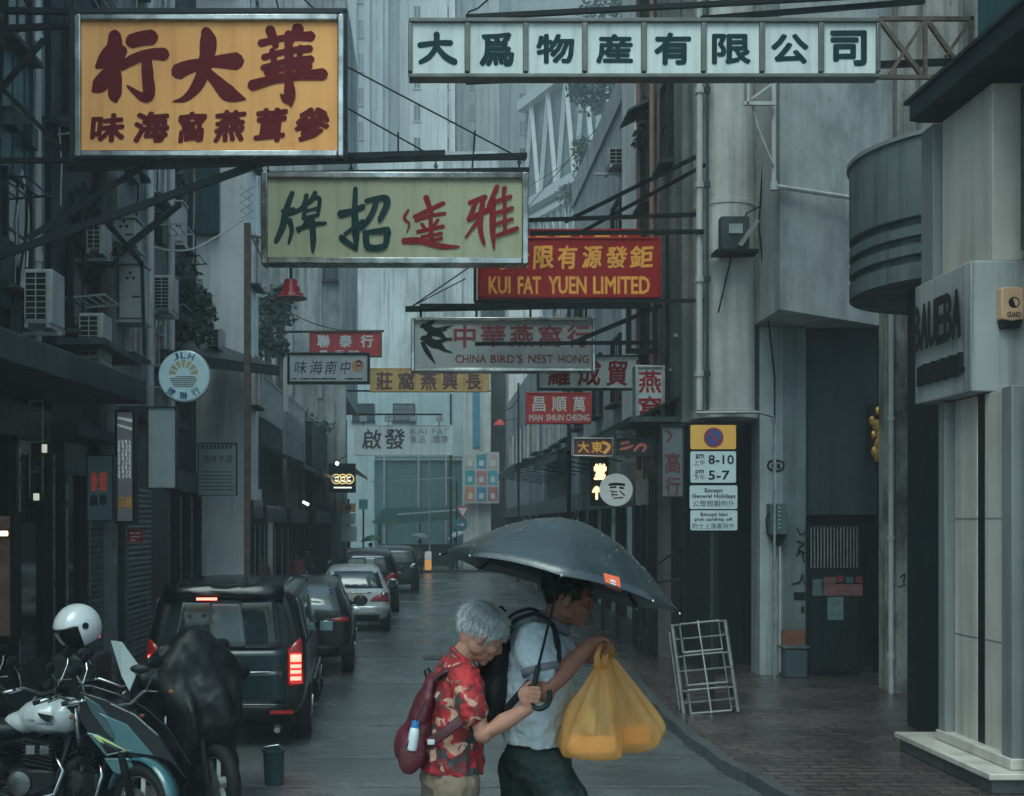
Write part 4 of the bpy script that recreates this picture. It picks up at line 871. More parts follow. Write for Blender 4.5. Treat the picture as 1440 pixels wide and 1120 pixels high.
# wall mounted alarm box on the cream shop
D = 10.2; KM = D/F; t = thing('alarm_box', 'orange alarm box with a round emblem and dark base on the cream fascia', 'alarm box', P(1420, 434, D)); Mc = W[t.name] @ frame((0,0,0), (1,0,0), (0,0,1)); fn = lambda px, py: ((px-1420)*KM, (434-py)*KM)
MB().prism([fn(*p) for p in ((1405,450),(1404,430),(1405,406),(1411,405),(1430,405),(1436,407),(1437,430),(1436,450),(1420,453))], Mc, -.045, .05).build('casing', mat('alarm_orange', (.55,.33,.2), .4), t, bevel=.012)
MB().prism([fn(*p) for p in ((1405,450),(1420,453),(1436,450),(1433,462),(1408,462))], Mc, -.045, .035).build('base', BLACK, t, bevel=.008)
mb = MB(); a = fn(1422,427); mb.torus(Mc @ Matrix.Translation((a[0],a[1],.052)), .045, .005, 24, 6); mb.prism([(a[0]+.04*math.cos(R(x)), a[1]+.04*math.sin(R(x))) for x in range(110, 291, 15)], Mc, .05, .054); pput(mb, 'GUARD', Mc, fn, 1412, 440, 1432, 448, .03, z=.052); mb.build('lettering', BTXT, t)
t = thing('altar', 'small dim golden altar ornament hanging in the dark alley', 'altar', P(1234, 610, 17.35)); GOLD = mat('dim_gold', (.4,.22,.05), .35, .7, emit=.02, var=.5, scale=20)
mb = MB()
for i, (x, y, r_) in enumerate(((1234,578,.04),(1226,592,.05),(1240,595,.06),(1233,600,.07),(1228,612,.04),(1236,613,.05),(1234,625,.06),(1229,635,.05),(1240,637,.05),(1234,640,.07))): mb.ell(P(x, y, 17.33), (r_, .04, r_*1.6), n=8, k=6)
mb.build('ornament', GOLD, t); MB().box(P(1234, 608, 17.38), (.34,.03,.85)).build('backing', DARKW, t)
# ---------------------------------------------------------------- cooling units
DARKH = mat('dark_hole', (.008,.01,.01), .8, var=0)
def unit(label, x0, y0, x1, y1, D, dep=.5, rows=8, cols=2, first=[None]):
    c = P((x0+x1)/2, (y0+y1)/2, D); k = D/F; wd, hg = (x1-x0)*k, (y1-y0)*k
    t = thing('air_conditioner', label, 'air conditioner', (c.x, c.y+dep/2, c.z-hg/2), 0, 'cooling units on the street walls')
    M = W[t.name] @ frame((0, -dep/2, hg/2), (1,0,0), (0,0,1))
    MB().boxm(M @ Matrix.Translation((0,0,-dep/2)), wd, hg, dep).build('casing', ACW, t, bevel=.02)
    MB().boxm(M @ Matrix.Translation((-wd*.08,0,.003)), wd*.76, hg*.88, .006).build('opening', DARKH, t)
    mb = MB()
    for i in range(rows+1): mb.boxm(M @ Matrix.Translation((-wd*.08, -hg*.43+hg*.86*i/rows, .014)), wd*.76, .010, .012)
    for i in range(cols+1): mb.boxm(M @ Matrix.Translation((-wd*.08-wd*.37+wd*.74*i/cols, 0, .02)), .012, hg*.86, .010)
    mb.build('grille', ACW, t)
    mb = MB()
    for s in (-1,1): mb.boxm(M @ Matrix.Translation((s*wd*.38, -hg/2-.03, -dep/2)), .05, .06, dep+.1)
    mb.boxm(M @ Matrix.Translation((-wd*.3, -hg/2-.09, -dep/2)), wd*1.8, .05, .06); mb.build('bracket', GALV, t)
    return t
unit('large dirty cooling unit on the concrete canopy at the far left', 34, 378, 74, 455, 14.6)
unit('cooling unit half hidden behind the first canopy pipe, lowest of its stack', 111, 440, 145, 505, 16.9)
unit('cooling unit wrapped in cables above the lowest of the stack', 122, 316, 146, 352, 17.4, rows=5)
unit('clean pale cooling unit on the wall beside the plants', 216, 387, 243, 437, 20.6, rows=9)
unit('small cooling unit on the awning roof below the pale white wall', 290, 462, 312, 488, 25.5, rows=4)
unit('cooling unit high on the right row beneath a ledge', 856, 208, 880, 232, 22.8, .6, rows=4)
unit('dark window cooling unit beside the corner column', 966, 426, 986, 460, 17.9, .5, rows=4)
unit('small cooling unit above the far left awning', 396, 645, 410, 662, 36, rows=3)
for (x0,y0,x1,y1,D,lab) in ((167,372,200,448,18.6,'grey cabinet with a small three part emblem, lower of two on the left wall'), (158,308,190,345,18.6,'grey cabinet with a small three part emblem, upper of two on the left wall'), (236,285,256,340,22.2,'narrow grey cabinet hanging over the plants')):
    c = P((x0+x1)/2, (y0+y1)/2, D); k = D/F; wd, hg = (x1-x0)*k, (y1-y0)*k
    t = thing('cabinet', lab, 'cabinet', (c.x, c.y, c.z-hg/2), 0)
    MB().box((c.x, c.y+.25, c.z), (wd, .5, hg)).build('casing', ACW, t, bevel=.02); MB().box((c.x, c.y+.23, c.z+hg/2+.02), (wd+.06, .56, .03)).build('lid', ACW, t)
    MB().box((c.x+wd*.25, c.y-.003, c.z-hg*.1), (wd*.35, .006, .03)).build('vent', BLACK, t)
    if D < 20:
        mb = MB(); Mm = FC((c.x, c.y-.002, c.z+hg*.28))
        for a in (90, 210, 330): mb.prism([(.05*math.cos(R(a))*1.0+.035*math.cos(R(a+b_)), .05*math.sin(R(a))+.035*math.sin(R(a+b_))) for b_ in (0, 60, 180, 300)], Mm, 0, .004)
        mb.build('emblem', BTXT, t)
    MB().box((c.x, c.y+.25, c.z-hg/2-.04), (wd*1.2, .5, .05)).build('bracket', GALV, t)

# ---------------------------------------------------------------- posts, signs, lamps
def post(label, px, D, ztop, r, m, base=.12, name='lamp_post', cat='post', sq=False):
    x = X_(px, D); t = thing(name, label, cat, (x, D, base)); mb = MB()
    if sq: mb.span((x-r, D-r, base), (x+r, D+r, ztop))
    else: mb.tube([(x,D,base),(x,D,base+.8),(x,D,base+.82),(x,D,ztop)], [r*1.5,r*1.5,r,r*.9], 10)
    mb.build('pole', m, t); return t, x
t, x = post('tall rusty square post beside the white end wall on the left kerb', 348, 24, 8.75, .065, RUSTY, sq=True)
mb = MB(); mb.bar((x,24,8.5),(x+.45,24,8.42),.05); mb.bar((x+.1,24,8.45),(x+.42,24,7.8),.04); mb.build('arm', RUSTY, t)
mb = MB()
for i in range(4):
    z = 8.85+.17*i; mb.bar((x-.14,24,z),(x+.12,24,z+.17),.02); mb.bar((x+.12,24.01,z),(x-.14,24.01,z+.17),.02)
mb.build('folding_bracket', GALV, t)
t, x = post('dark post rising in front of the faded red sign on the right kerb', 800, 29, 7.9, .055, DFR)
t, x = post('slim dark post at the far crossing beside the direction arrow', 634, 57.5, 9, .06, DFR)
t, x = post('slim pale post at the far crossing left of the umbrella', 604, 57, 5.8, .05, GALV)
mb = MB(); mb.bar((x-3.0, 57, 4.55),(x+1.2, 57, 4.75),.06); mb.build('arm', GALV, t)
t, x = post('thin post with a bracket lamp in front of the white tiled building', 729, 45, 8.0, .05, DFR)
mb = MB(); mb.tube([(x,45,7.4),(x-.3,45,7.0),(x-.6,45,6.9)],.02,6); mb.build('arm', DFR, t)
# parking restriction sign
D = 14.5; KM = D/F; x = X_(1003, D)
t = thing('parking_sign', 'no waiting sign with orange top plate and white hours plates on a dark post', 'road sign', (x, D, .12))
mb = MB(); mb.cyl((x, D+.06, .12), (x, D+.06, Z_(597, D)), .038, n=12); mb.build('pole', DFR, t)
Mc = FC((x, D, Z_(670, D))); fn = lambda px, py: ((px-1003)*KM, (670-py)*KM)
def plate(x0, y0, x1, y1, m, nm='plate'):
    a = fn(x0, y1); b_ = fn(x1, y0); r_ = .02; pts = []
    for cx_, cy_, a0 in ((b_[0]-r_, b_[1]-r_, 0), (a[0]+r_, b_[1]-r_, 90), (a[0]+r_, a[1]+r_, 180), (b_[0]-r_, a[1]+r_, 270)): pts += [(cx_+r_*math.cos(R(a0+q)), cy_+r_*math.sin(R(a0+q))) for q in (0,30,60,90)]
    return MB().prism(pts, Mc, -.012, 0).build(nm, m, t)
MB().boxm(Mc @ Matrix.Translation((0, (670-640)*KM, -.02)), 68*KM, 88*KM, .012).build('backing', BLACK, t)
plate(971, 598, 1035, 632, mat('road_orange', (.62,.32,.06), .4, var=.06), 'orange_plate'); PLW = mat('road_plate', (.40,.48,.49), .4, var=.06, streak=.15)
plate(971, 635, 1035, 679, PLW, 'hours_plate'); plate(970, 683, 1037, 716, PLW, 'holiday_plate'); plate(971, 718, 1037, 746, PLW, 'taxi_plate')
a = fn(1003.5, 615.5); mb = MB().lathe([(14*KM,.001),(14*KM,.004)], Mc @ Matrix.Translation((*a,0)), 32); mb.build('red_ring', mat('road_red', (.20,.025,.04), .4), t)
mb = MB().lathe([(11*KM,.0045),(11*KM,.007)], Mc @ Matrix.Translation((*a,0)), 32); mb.build('blue_disc', mat('road_blue', (.03,.05,.16), .4), t)
mb = MB(); s_ = .7*11*KM; mb.bar(Mc @ V(a[0]-s_, a[1]+s_, .008), Mc @ V(a[0]+s_, a[1]-s_, .008), .03, .003, side=(0,1,0)); mb.build('red_bar', MATS['road_red'], t)
mb = MB()
for s, x0, y0, x1, y1, b_ in (('am',978,639,990,645,.03),('上午',975,647,992,655,0),('8-10',996,640,1032,653,.03),('pm',978,661,990,668,.03),('下午',975,668,992,676,0),('5-7',996,662,1026,675,.03),
    ('Except',991,687,1016,694,.02),('General Holidays',973,695,1034,702,.02),('公眾假期例外',974,704,1033,713,.0),('Except taxi',985,721,1023,727,.02),('pick up/drop off',977,728,1030,734,.02),('的士上落客除外',974,736,1033,744,.0)): pput(mb, s, Mc, fn, x0, y0, x1, y1, b_, z=.002)
mb.build('lettering', BTXT, t)
# far parking sign, arrow and triangle
t = thing('parking_sign', 'distant no waiting sign with an orange top plate past the black ring sign', 'road sign', (X_(490,44), 44, .12)); x = X_(490, 44)
MB().cyl((x,44.05,.12),(x,44.05,3.4),.04,n=8).build('pole', DFR, t); MB().box((x,44,3.05),(.55,.03,.34)).build('orange_plate', MATS['road_orange'], t); MB().box((x,44,2.62),(.55,.03,.44)).build('hours_plate', PLW, t); MB().box((x+.02,44,2.05),(.6,.03,.62)).build('lower_plate', PLW, t)
MB().lathe([(.12,0),(.12,.01)], FC((x,43.98,3.05)), 20).build('disc', MATS['road_blue'], t)
t = thing('road_sign', 'small square green blue sign right of the distant no waiting sign', 'road sign', (X_(511,45), 45, .12)); x = X_(511,45)
MB().cyl((x,45.05,.12),(x,45.05,3.3),.035,n=8).build('pole', DFR, t); MB().box((x,45,3.2),(.35,.03,.4)).build('plate', mat('sign_teal', (.08,.22,.23), .4), t)
x = X_(648, 57); t = thing('road_sign', 'round blue sign with a white arrow below a white triangle at the far crossing', 'road sign', (x, 57, .12))
MB().cyl((x-.2,57.08,.12),(x-.2,57.08,4.6),.04,n=8).build('pole', DFR, t)
MB().lathe([(.34,0),(.34,.03)], FC((x,57,Z_(738,57))), 24).build('blue_disc', mat('sign_blue', (.03,.16,.22), .4), t)
mb = MB(); Mm = FC((x,56.96,Z_(738,57))); mb.boxm(Mm, .34, .06, .01); mb.prism([(.2,0),(.05,.13),(.05,-.13)], Mm, 0, .01); mb.build('arrow', WTXT, t)
mb = MB(); Mm = FC((x+.1,57,Z_(720,57))); mb.prism([(0,-.36),(.36,.28),(-.36,.28)], Mm, 0, .02); mb.build('red_triangle', SPINK, t)
mb = MB(); mb.prism([(0,-.24),(.24,.2),(-.24,.2)], Mm, .021, .03); mb.build('white_triangle', WTXT, t)
t = thing('road_sign', 'small faded no waiting plate on the white tiled wall', 'road sign', P(750,716,50)); c = P(750,716,50)
MB().cyl((c.x,50.06,.12),(c.x,50.06,3.6),.04,n=8).build('pole', GALV, t); MB().box((c.x,50,c.z),(.6,.03,.85)).build('plate', mat('plate_faded', (.2,.25,.22), .5), t); MB().lathe([(.14,0),(.14,.01)], FC((c.x,49.98,c.z+.2)), 20).build('disc', RTXT, t)
# bollards
AMB = mat('amber_plastic', (.75,.32,.08), .4, emit=.25, var=.05)
x = X_(602, 57); t = thing('bollard', 'white topped amber lit bollard on the far traffic island', 'bollard', (x, 57, .12))
MB().span((x-.17,56.9,.12),(x+.17,57.1,.62)).build('amber_panel', AMB, t, bevel=.03); MB().span((x-.17,56.9,.63),(x+.17,57.1,1.05)).build('white_panel', mat('bollard_white', (.6,.6,.58), .4, emit=.1), t, bevel=.03)
mb = MB(); mb.span((-3.9, 57.0, -.02), (9, 60.5, .12)); struct('traffic_island', mb, KERB)
# red street lamp
c = P(409, 410, 21); t = thing('lamp', 'red enamel bell lamp hanging under the pale green sign', 'lamp', c)
LRED = mat('lamp_red', (.30,.02,.02), .25, var=.1, coat=.4)
MB().lathe([(.05,.22),(.12,.21),(.13,.10),(.17,.08),(.18,-.02),(.235,-.05),(.25,-.12)], Matrix.Translation(c), 28).build('lamp_shade', LRED, t, smooth='auto'); MB().lathe([(.25,-.12),(.30,-.125),(.30,-.135),(.02,-.14)], Matrix.Translation(c), 28).build('lamp_rim', mat('lamp_rim', (.4,.22,.2), .3), t)
MB().cyl(c+V(0,0,.2), c+V(0,0,.52), .025, n=8).build('hanger', BLACK, t)
c = P(703, 595, 52); t = thing('lamp', 'tiny faded red lamp on a wire before the white tiled building', 'lamp', c); MB().lathe([(.05,.15),(.15,.1),(.28,-.08),(.3,-.12)], Matrix.Translation(c), 16).build('lamp_shade', SPINK, t); MB().bar(c+V(0,0,.1), c+V(.9,0,.2), .03).build('arm', DFR, t)
# lit windows on the right row
for px, lab in ((874.5, 'small warm lit wall lantern, left of a pair on the dark right row'), (885.5, 'small warm lit wall lantern, right of a pair on the dark right row')):
    c = P(px, 749, 24); t = thing('lantern', lab, 'lantern', c, 0, 'pair of wall lanterns')
    MB().lathe([(.045,-.1),(.065,-.03),(.065,.04),(.045,.1)], Matrix.Translation(c), 14).build('lamp_shade', mat('lantern_glow', (1,.78,.55), emit=1.0, var=0), t, smooth=True); mb = MB(); mb.cyl(c+V(0,0,.1), c+V(0,0,.13), .06, n=12); mb.cyl(c+V(0,0,-.13), c+V(0,0,-.1), .06, n=12); mb.build('cap', BLACK, t); MB().bar(c+V(0,0,.12), c+V(0,.3,.16), .02).build('arm', BLACK, t)
# lights seen in the left shop windows
for lab, x0, y0, x1, y1, D, m in (('small white lit tag glowing in the left shop window', 47, 694, 55, 704, 15.2, mat('lit_card', (.9,.85,.7), emit=.22, var=0)), ('white triangular light in the left shop window above the tag', 59, 625, 66, 637, 15.2, MATS['lit_card']), ('horizontal light strip at the left edge behind the motorcycles', -6, 747, 11, 754, 13.2, WARM)):
    c = P((x0+x1)/2, (y0+y1)/2, D); k = D/F; t = thing('lamp', lab, 'lamp', c)
    MB().box(c, ((x1-x0)*k, .03, (y1-y0)*k)).build('tube', m, t, bevel=.008); MB().box(c+V(0,.035,0), ((x1-x0)*k+.06, .03, (y1-y0)*k+.05)).build('housing', BLACK, t)
c = P(4, 810, 13.4); t = thing('showcase', 'warm brown lit showcase at the far left edge behind the motorcycles', 'showcase', c); MB().box(c, (.28,.2,1.4)).build('panel', WARMD, t); MB().box(c+V(.16,-.02,0), (.04,.26,1.5)).build('frame', BLACK, t)
c = P(46, 640, 15.3); t = thing('display_cabinet', 'narrow glass display cabinet with brown goods in the left shop window', 'cabinet', c)
k = 15.3/F; mb = MB()
for x_ in (42, 60): mb.bar(P(x_, 562, 15.3), P(x_, 700, 15.3), .02)
for y_ in (564, 582, 622, 664): mb.bar(P(42, y_, 15.3), P(60, y_, 15.3), .018)
mb.build('frame', STEEL, t)
mb = MB(); rnd = random.Random(3)
for i in range(26): mb.ell(P(rnd.uniform(43,58), rnd.choice((618,645,660)), 15.32)+V(0,0,.02), (.03,.03,.035), n=6, k=5)
mb.build('goods', mat('brown_goods', (.12,.05,.03), .5, var=.5, scale=20), t)
# trolley
TRS = mat('trolley_steel', (.17,.175,.165), .5, .5, var=.35, scale=9, grime=.5)
def trolley():
    B = P(1000, 1003, 13.7); t = thing('hand_trolley', 'folded steel hand trolley propped upright on the wet right pavement', 'trolley', (B.x, B.y, .12), R(-6))
    M = W[t.name] @ Matrix.Rotation(R(-6), 4, 'Y') @ Matrix.Rotation(R(-14), 4, 'X'); q = lambda x, z, y=0: M @ V(x, y, z)
    mb = MB()
    for s in (-1,1): mb.tube([q(s*.32,.0), q(s*.32,1.12)], .024, 8); mb.tube([q(s*.35,.08,.12), q(s*.35,1.05,.16)], .014, 8)
    mb.build('side_rail', TRS, t)
    for z0, z1, w_ in ((.02,.30,.24),(.36,.72,.235),(.76,1.11,.235)):
        mb = MB(); mb.tube([q(-w_,z0,-.03), q(w_,z0,-.03), q(w_,z1,-.03), q(-w_,z1,-.03), q(-w_,z0,-.03)], .018, 8); mb.bar(q(-.32,(z0+z1)/2,-.01), q(.32,(z0+z1)/2,-.01), .04, .016); mb.bar(q(-.32,z1,-.005), q(.32,z1,-.005), .045, .018); mb.build('rack_frame', TRS, t)
    mb = MB(); mb.tube([q(.0,0,-.04), q(.0,.4,-.045), q(-.01,1.14,-.04)], .012, 8); mb.build('centre_bar', GALV, t)
    for s, z in ((-1,.28),(1,.28),(-1,.92),(1,.92)):
        mb = MB(); mb.torus(M @ Matrix.Translation((s*.285, .07, z)) @ Matrix.Rotation(R(90), 4, 'Y'), .06, .022, 18, 8); w_ = mb.build('wheel', RUBBER, t, smooth=True)
        MB().lathe([(.045,-.012),(.045,.012)], M @ Matrix.Translation((s*.285, .07, z)) @ Matrix.Rotation(R(90), 4, 'Y'), 14).build('hub', GALV, w_)
trolley()
# meter box, gate, board and bin in the alley
c = P(1096, 730, 17.0); t = thing('meter_box', 'green grey meter box with conduits on the pale alley wall', 'meter box', c)
MB().box(c+V(0,.12,0), (.26,.22,.46)).build('casing', mat('meter_green', (.06,.11,.105), .5, streak=.3), t, bevel=.012)
mb = MB()
for i in range(6): mb.box(c+V(.0,.0,.17-.06*i), (.03,.012,.02))
mb.build('label', PIPE, t)
mb = MB(); mb.tube([c+V(-.12,.1,.1), c+V(-.17,.1,0), c+V(-.15,.1,-.22), c+V(-.06,.1,-.3)], .012, 6); mb.prism([(-.13,-.24),(.13,-.24),(.05,-.40),(-.05,-.40)], FC(c+V(0,.1,0)), -.03, .03); mb.build('cable_gland', BLACK, t)
mb = MB(); mb.cyl(c+V(-.04,.1,-.4), c+V(-.04,.1,-2.3), .016, n=6); mb.cyl(c+V(.04,.1,-.4), c+V(.04,.1,-2.3), .016, n=6); mb.build('conduit', PIPE, t)
G0, G1 = P(1136, 962, 17.1), P(1210, 738, 17.1); t = thing('gate', 'black barred alley gate with a solid lower panel and pasted notices', 'gate', ((G0.x+G1.x)/2, 17.1, .12))
mb = MB()
for i in range(15): mb.bar((G0.x+.05+(G1.x-G0.x-.1)*i/14, 17.1, 1.75), (G0.x+.05+(G1.x-G0.x-.1)*i/14, 17.1, G1.z-.03), .018)
mb.build('bar', GALV, t)
mb = MB(); mb.bar((G0.x,17.1,.12),(G0.x,17.1,G1.z),.05); mb.bar((G1.x,17.1,.12),(G1.x,17.1,G1.z),.05); mb.bar((G0.x+.03,17.1,G1.z),(G1.x-.03,17.1,G1.z),.05); mb.bar((G0.x+.03,17.1,1.72),(G1.x-.03,17.1,1.72),.05); mb.build('gate_frame', BLACK, t)
MB().span((G0.x+.03,17.08,.2),(G1.x-.03,17.11,1.69)).build('lower_panel', DARKW, t)
mb = MB()
for i in range(8): mb.bar((5.98+.07*i,17.065,.25),(5.98+.07*i,17.065,.8),.012)
mb.build('lower_bar', DFR, t)
for x0,y0,x1,y1,c_ in ((1164,840,1186,872,(.22,.33,.32)),(1143,815,1156,838,(.13,.22,.24)),(1158,822,1213,838,(.30,.12,.12)),(1178,810,1186,819,(.3,.03,.04)),(1190,812,1200,820,(.06,.2,.2)),(1204,811,1213,820,(.3,.03,.05)),(1158,812,1176,821,(.2,.18,.2))):
    a = P(x0,y1,17.06); b_ = P(x1,y0,17.06); MB().span((a.x,17.06,a.z),(b_.x,17.072+.001*(x0%5),b_.z)).build('notice', mat('notice_%d' % x0, tuple(v*.5 for v in c_), .5, var=.4, scale=12), t)
c = P(1118, 907, 17.0); t = thing('board', 'rust orange board leaning on the pale alley wall beside the gate', 'board', c); MB().box(c+V(0,.1,0), (.36,.04,.40)).build('panel', mat('rust_orange', (.16,.055,.025), .6, var=.3, grime=.5), t); MB().box(c+V(0,.125,0), (.385,.008,.42)).build('backing', RUSTY, t)
c = P(1120, 945, 16.9); t = thing('bin', 'blue grey square bin standing under the rust orange board', 'bin', (c.x, c.y+.15, .12)); MB().prism([(-.17,-.15),(.17,-.15),(.17,.15),(-.17,.15)], Matrix.Translation((c.x, c.y+.15, .12)), 0, .42).build('body', mat('bin_blue', (.04,.065,.075), .45), t, bevel=.02); MB().box((c.x, c.y+.15, .57), (.39,.33,.05)).build('lid', MATS['bin_blue'], t, bevel=.015)
# hand rails by the right shops
for a, b_, lab in ((P(889,795,19.5), P(978,770,17.4), 'sloping steel hand rail, upper of two beside the dark right doorway'), (P(885,820,20), P(978,815,17.4), 'steel hand rail, lower of two beside the dark right doorway')):
    t = thing('hand_rail', lab, 'hand rail', (a.x, a.y, .12)); MB().tube([(3.92,a.y,a.z),(3.9,b_.y,b_.z)], .02, 8).build('rail', DFR, t)
    mb = MB(); mb.cyl((3.92,a.y,.12),(3.92,a.y,a.z),.018,n=8); mb.cyl((3.9,b_.y,.12),(3.9,b_.y,b_.z),.018,n=8); mb.build('upright', BLACK, t)
# awnings of the right row
for y0, y1, d, z, lab in ((18.0, 22.8, 1.0, 3.95, 'black sloping awning over the first dark shop past the corner column'), (24.4, 30, 1.15, 4.0, 'long dark awning over the middle shops of the right row'), (31.5, 39, 1.5, 4.1, 'pale edged awning over the far shops of the right row')):
    t = thing('awning', lab, 'awning', (4.0, y0, z)); mb = MB(); mb.prism([(0,.45),(-d,-.05),(-d,-.2),(-d-.03,-.2),(-d-.03,-.02),(0,.5)], frame((3.99, y0, z), (1,0,0), (0,0,1)), -(y1-y0), 0); mb.build('canopy', AWN, t)
    mb = MB(); n = int((y1-y0)/1.2)
    for i in range(n+1): mb.bar((3.95, y0+.05+(y1-y0-.1)*i/n, z-.3), (4-d, y0+.05+(y1-y0-.1)*i/n, z-.1), .025)
    mb.build('bracket', DFR, t)
    MB().bar((3.965-d, y0, z-.0), (3.965-d, y1, z-.0), .045).build('gutter', GALV if y0 > 30 else DFR, t)
# far market stall canopy and far people
t = thing('market_stall', 'dark green tarpaulin market stall at the far end of the street', 'market stall', (-.8, 62, .12))
GT = mat('green_tarp', (.035,.12,.10), .4, streak=.3, scale=1)
mb = MB(); mb.prism([(-3,2.3),(-2.3,3.1),(1.6,3.2),(2.0,2.6),(1.6,2.5),(-2.4,2.2)], frame((0,62,.2),(1,0,0),(0,0,1)), -2.4, 0); mb.build('tarpaulin', GT, t)
mb = MB(); mb.bar((-1.6,61.6,2.95),(2.3,61.6,3.25),.09); mb.build('front_edge', mat('tarp_edge', (.3,.36,.35), .5), t)
mb = MB(); [mb.bar((x_,y_,.12),(x_,y_,2.5),.07) for x_ in (-2.6,-.4,1.6) for y_ in (61.9,64.2)]; mb.build('stall_post', DFR, t); MB().span((-2.6,62.6,.12),(1.5,64.2,1.3)).build('counter', DARKW, t)
# wires over the street
def wire(label, pts, r=.012, m=BLACK, sag=0):
    pts = [Vector(p) for p in pts]; o = MB().tube([Vector(q) for q in spline([tuple(p) for p in pts], 6)], r, 6).build('cable', m); tag(o, label, 'cable')
wire('pale looping cable from the plant wall to the rusty square post', [P(150,280,19), P(188,325,20), P(215,347,21), P(265,352,22), P(310,330,23), P(348,306,24)], .018, PIPE)
wire('thin wire from the plants down to the small red sign', [P(390,430,30), P(440,455,32), P(490,467,34)], .014)
wire('steep thin wire climbing to the right between the red sign and the tower', [P(735,300,40), P(840,180,30), P(960,60,22)], .012)
wire('thin wire crossing the pale right buildings above the red sign', [P(745,262,38), P(860,190,30), P(975,120,20)], .01)
wire('dark bundle of cables hanging down the teal building', [P(38,262,14.8), P(36,330,14.7), P(28,380,14.6), P(24,430,14.5)], .02)
wire('pale cable hanging down the teal building beside the cable bundle', [P(31,240,14.9), P(40,300,14.8), P(38,376,14.7)], .012, PIPE)
# plants
LEAF = [mat('leaf_dark', (.022,.045,.032), .5, var=.4, scale=2), mat('leaf_mid', (.04,.075,.05), .5, var=.4, scale=2)]
BARK = mat('bark', (.08,.07,.06), .8, var=.3)
def crown(clumps, n, size, seed):
    r = random.Random(seed); out = [MB(), MB()]
    for c, rad in clumps:
        for i in range(n):
            d = Vector((r.gauss(0,1), r.gauss(0,1), r.gauss(0,1))).normalized()*(r.random()**.45)
            p = Vector(c)+Vector((d.x*rad[0], d.y*rad[1], d.z*rad[2])); s = size*r.uniform(.5,1.3)
            u = Vector((r.gauss(0,1), r.gauss(0,1), r.gauss(0,.6))).normalized(); v = u.cross(Vector((r.gauss(0,1), r.gauss(0,1), r.gauss(0,1)))).normalized()
            out[0 if r.random() < .6 else 1].poly([p+u*s, p+v*s*.45, p-u*s, p-v*s*.45])
    return out
def plant(name, label, base, clumps, n, size, seed, cat='plant', tr=.05, parts=('foliage','stem')):
    t = thing(name, label, cat, base)
    for i, o in enumerate(crown(clumps, n, size, seed)): o.build(parts[0], LEAF[i], t, fix=False)
    mb = MB()
    for j, (c, rad) in enumerate(clumps): mb.tube([base, (Vector(base)*.4+Vector(c)*.6)+V(.1*math.sin(j), .1*math.cos(j*2), 0), c], [tr, tr*.7, tr*.25], 6)
    mb.build(parts[1], BARK, t); return t
plant('climbing_plant', 'leafy creeper hanging down the dark wall beside the clean cooling unit', P(268,470,23.5), [(P(262,400,23.6),(.35,.5,.5)),(P(278,430,24),(.3,.5,.5)),(P(270,465,23.6),(.45,.5,.35)),(P(290,440,24.5),(.2,.4,.5))], 260, .09, 1)
plant('climbing_plant', 'leafy creeper behind the dark strut on the left wall', P(115,370,17.6), [(P(100,320,17.6),(.35,.5,.6)),(P(112,290,17.6),(.3,.5,.4)),(P(150,355,18),(.2,.3,.25)),(P(96,360,17.6),(.3,.4,.4))], 220, .08, 2)
plant('climbing_plant', 'dry bush growing high under the black bracket bars at the left', P(240,260,23), [(P(238,250,23),(.3,.4,.3)),(P(225,235,23),(.25,.4,.25))], 200, .08, 3)
plant('tree', 'small broad leaved street tree behind the rusty square post', (X_(384,40), 40, .12), [(P(372,425,40),(.7,.8,.7)),(P(390,440,40),(.7,.8,.6)),(P(378,465,40),(.6,.8,.6)),(P(398,420,40),(.4,.6,.5)),(P(366,480,40),(.5,.6,.6)),(P(392,490,40),(.4,.6,.4))], 260, .14, 4, 'tree', .14, ('crown','trunk'))
plant('roof_plant', 'leafy shrub spilling over the edge of the mouldy concrete block', P(440,600,45.8), [(P(425,590,45.6),(.7,.4,.5)),(P(455,600,45.6),(.5,.4,.4))], 130, .10, 5, 'plant', .03)
plant('tree', 'tree crown hanging above the white eight panel sign end in the mist', P(842,160,62), [(P(835,140,62),(1.2,1.0,.9)),(P(850,120,62),(1.0,1.0,.8)),(P(815,128,62),(.8,.8,.6)),(P(848,15,62),(1.5,1,.8)),(P(880,8,62),(1,1,.7))], 300, .16, 6, 'tree', .12, ('crown','trunk'))
plant('tree', 'dark tree growing between the zigzag building and the pale wall', P(815,330,66), [(P(818,210,66),(.6,.8,.8)),(P(822,240,66),(.8,.8,1.0)),(P(805,275,66),(1.1,.8,.8)),(P(820,290,66),(.8,.8,.7))], 300, .16, 7, 'tree', .14, ('crown','trunk'))
plant('roof_plant', 'small plant sprouting from the wall of the brownish narrow building', P(905,185,20.4), [(P(905,160,20.4),(.12,.3,.3)),(P(902,195,20.4),(.16,.3,.2))], 120, .07, 8, 'plant', .02)
# bucket beside the van
B = P(384, 1090, 10.45); t = thing('bucket', 'teal plastic bucket on the wet road behind the black van', 'bucket', (B.x, 10.5, 0)); BK = mat('bucket_teal', (.02,.045,.047), .35, var=.3, scale=6)
MB().lathe([(.085,.01),(.10,.30),(.112,.31),(.112,.33),(.095,.33),(.085,.04)], Matrix.Translation((B.x,10.5,0)), 24).build('body', BK, t, smooth='auto'); MB().tube([(B.x-.105,10.5,.31),(B.x-.07,10.44,.36),(B.x+.05,10.44,.38),(B.x+.105,10.5,.31)], .006, 6).build('handle', STEEL, t)

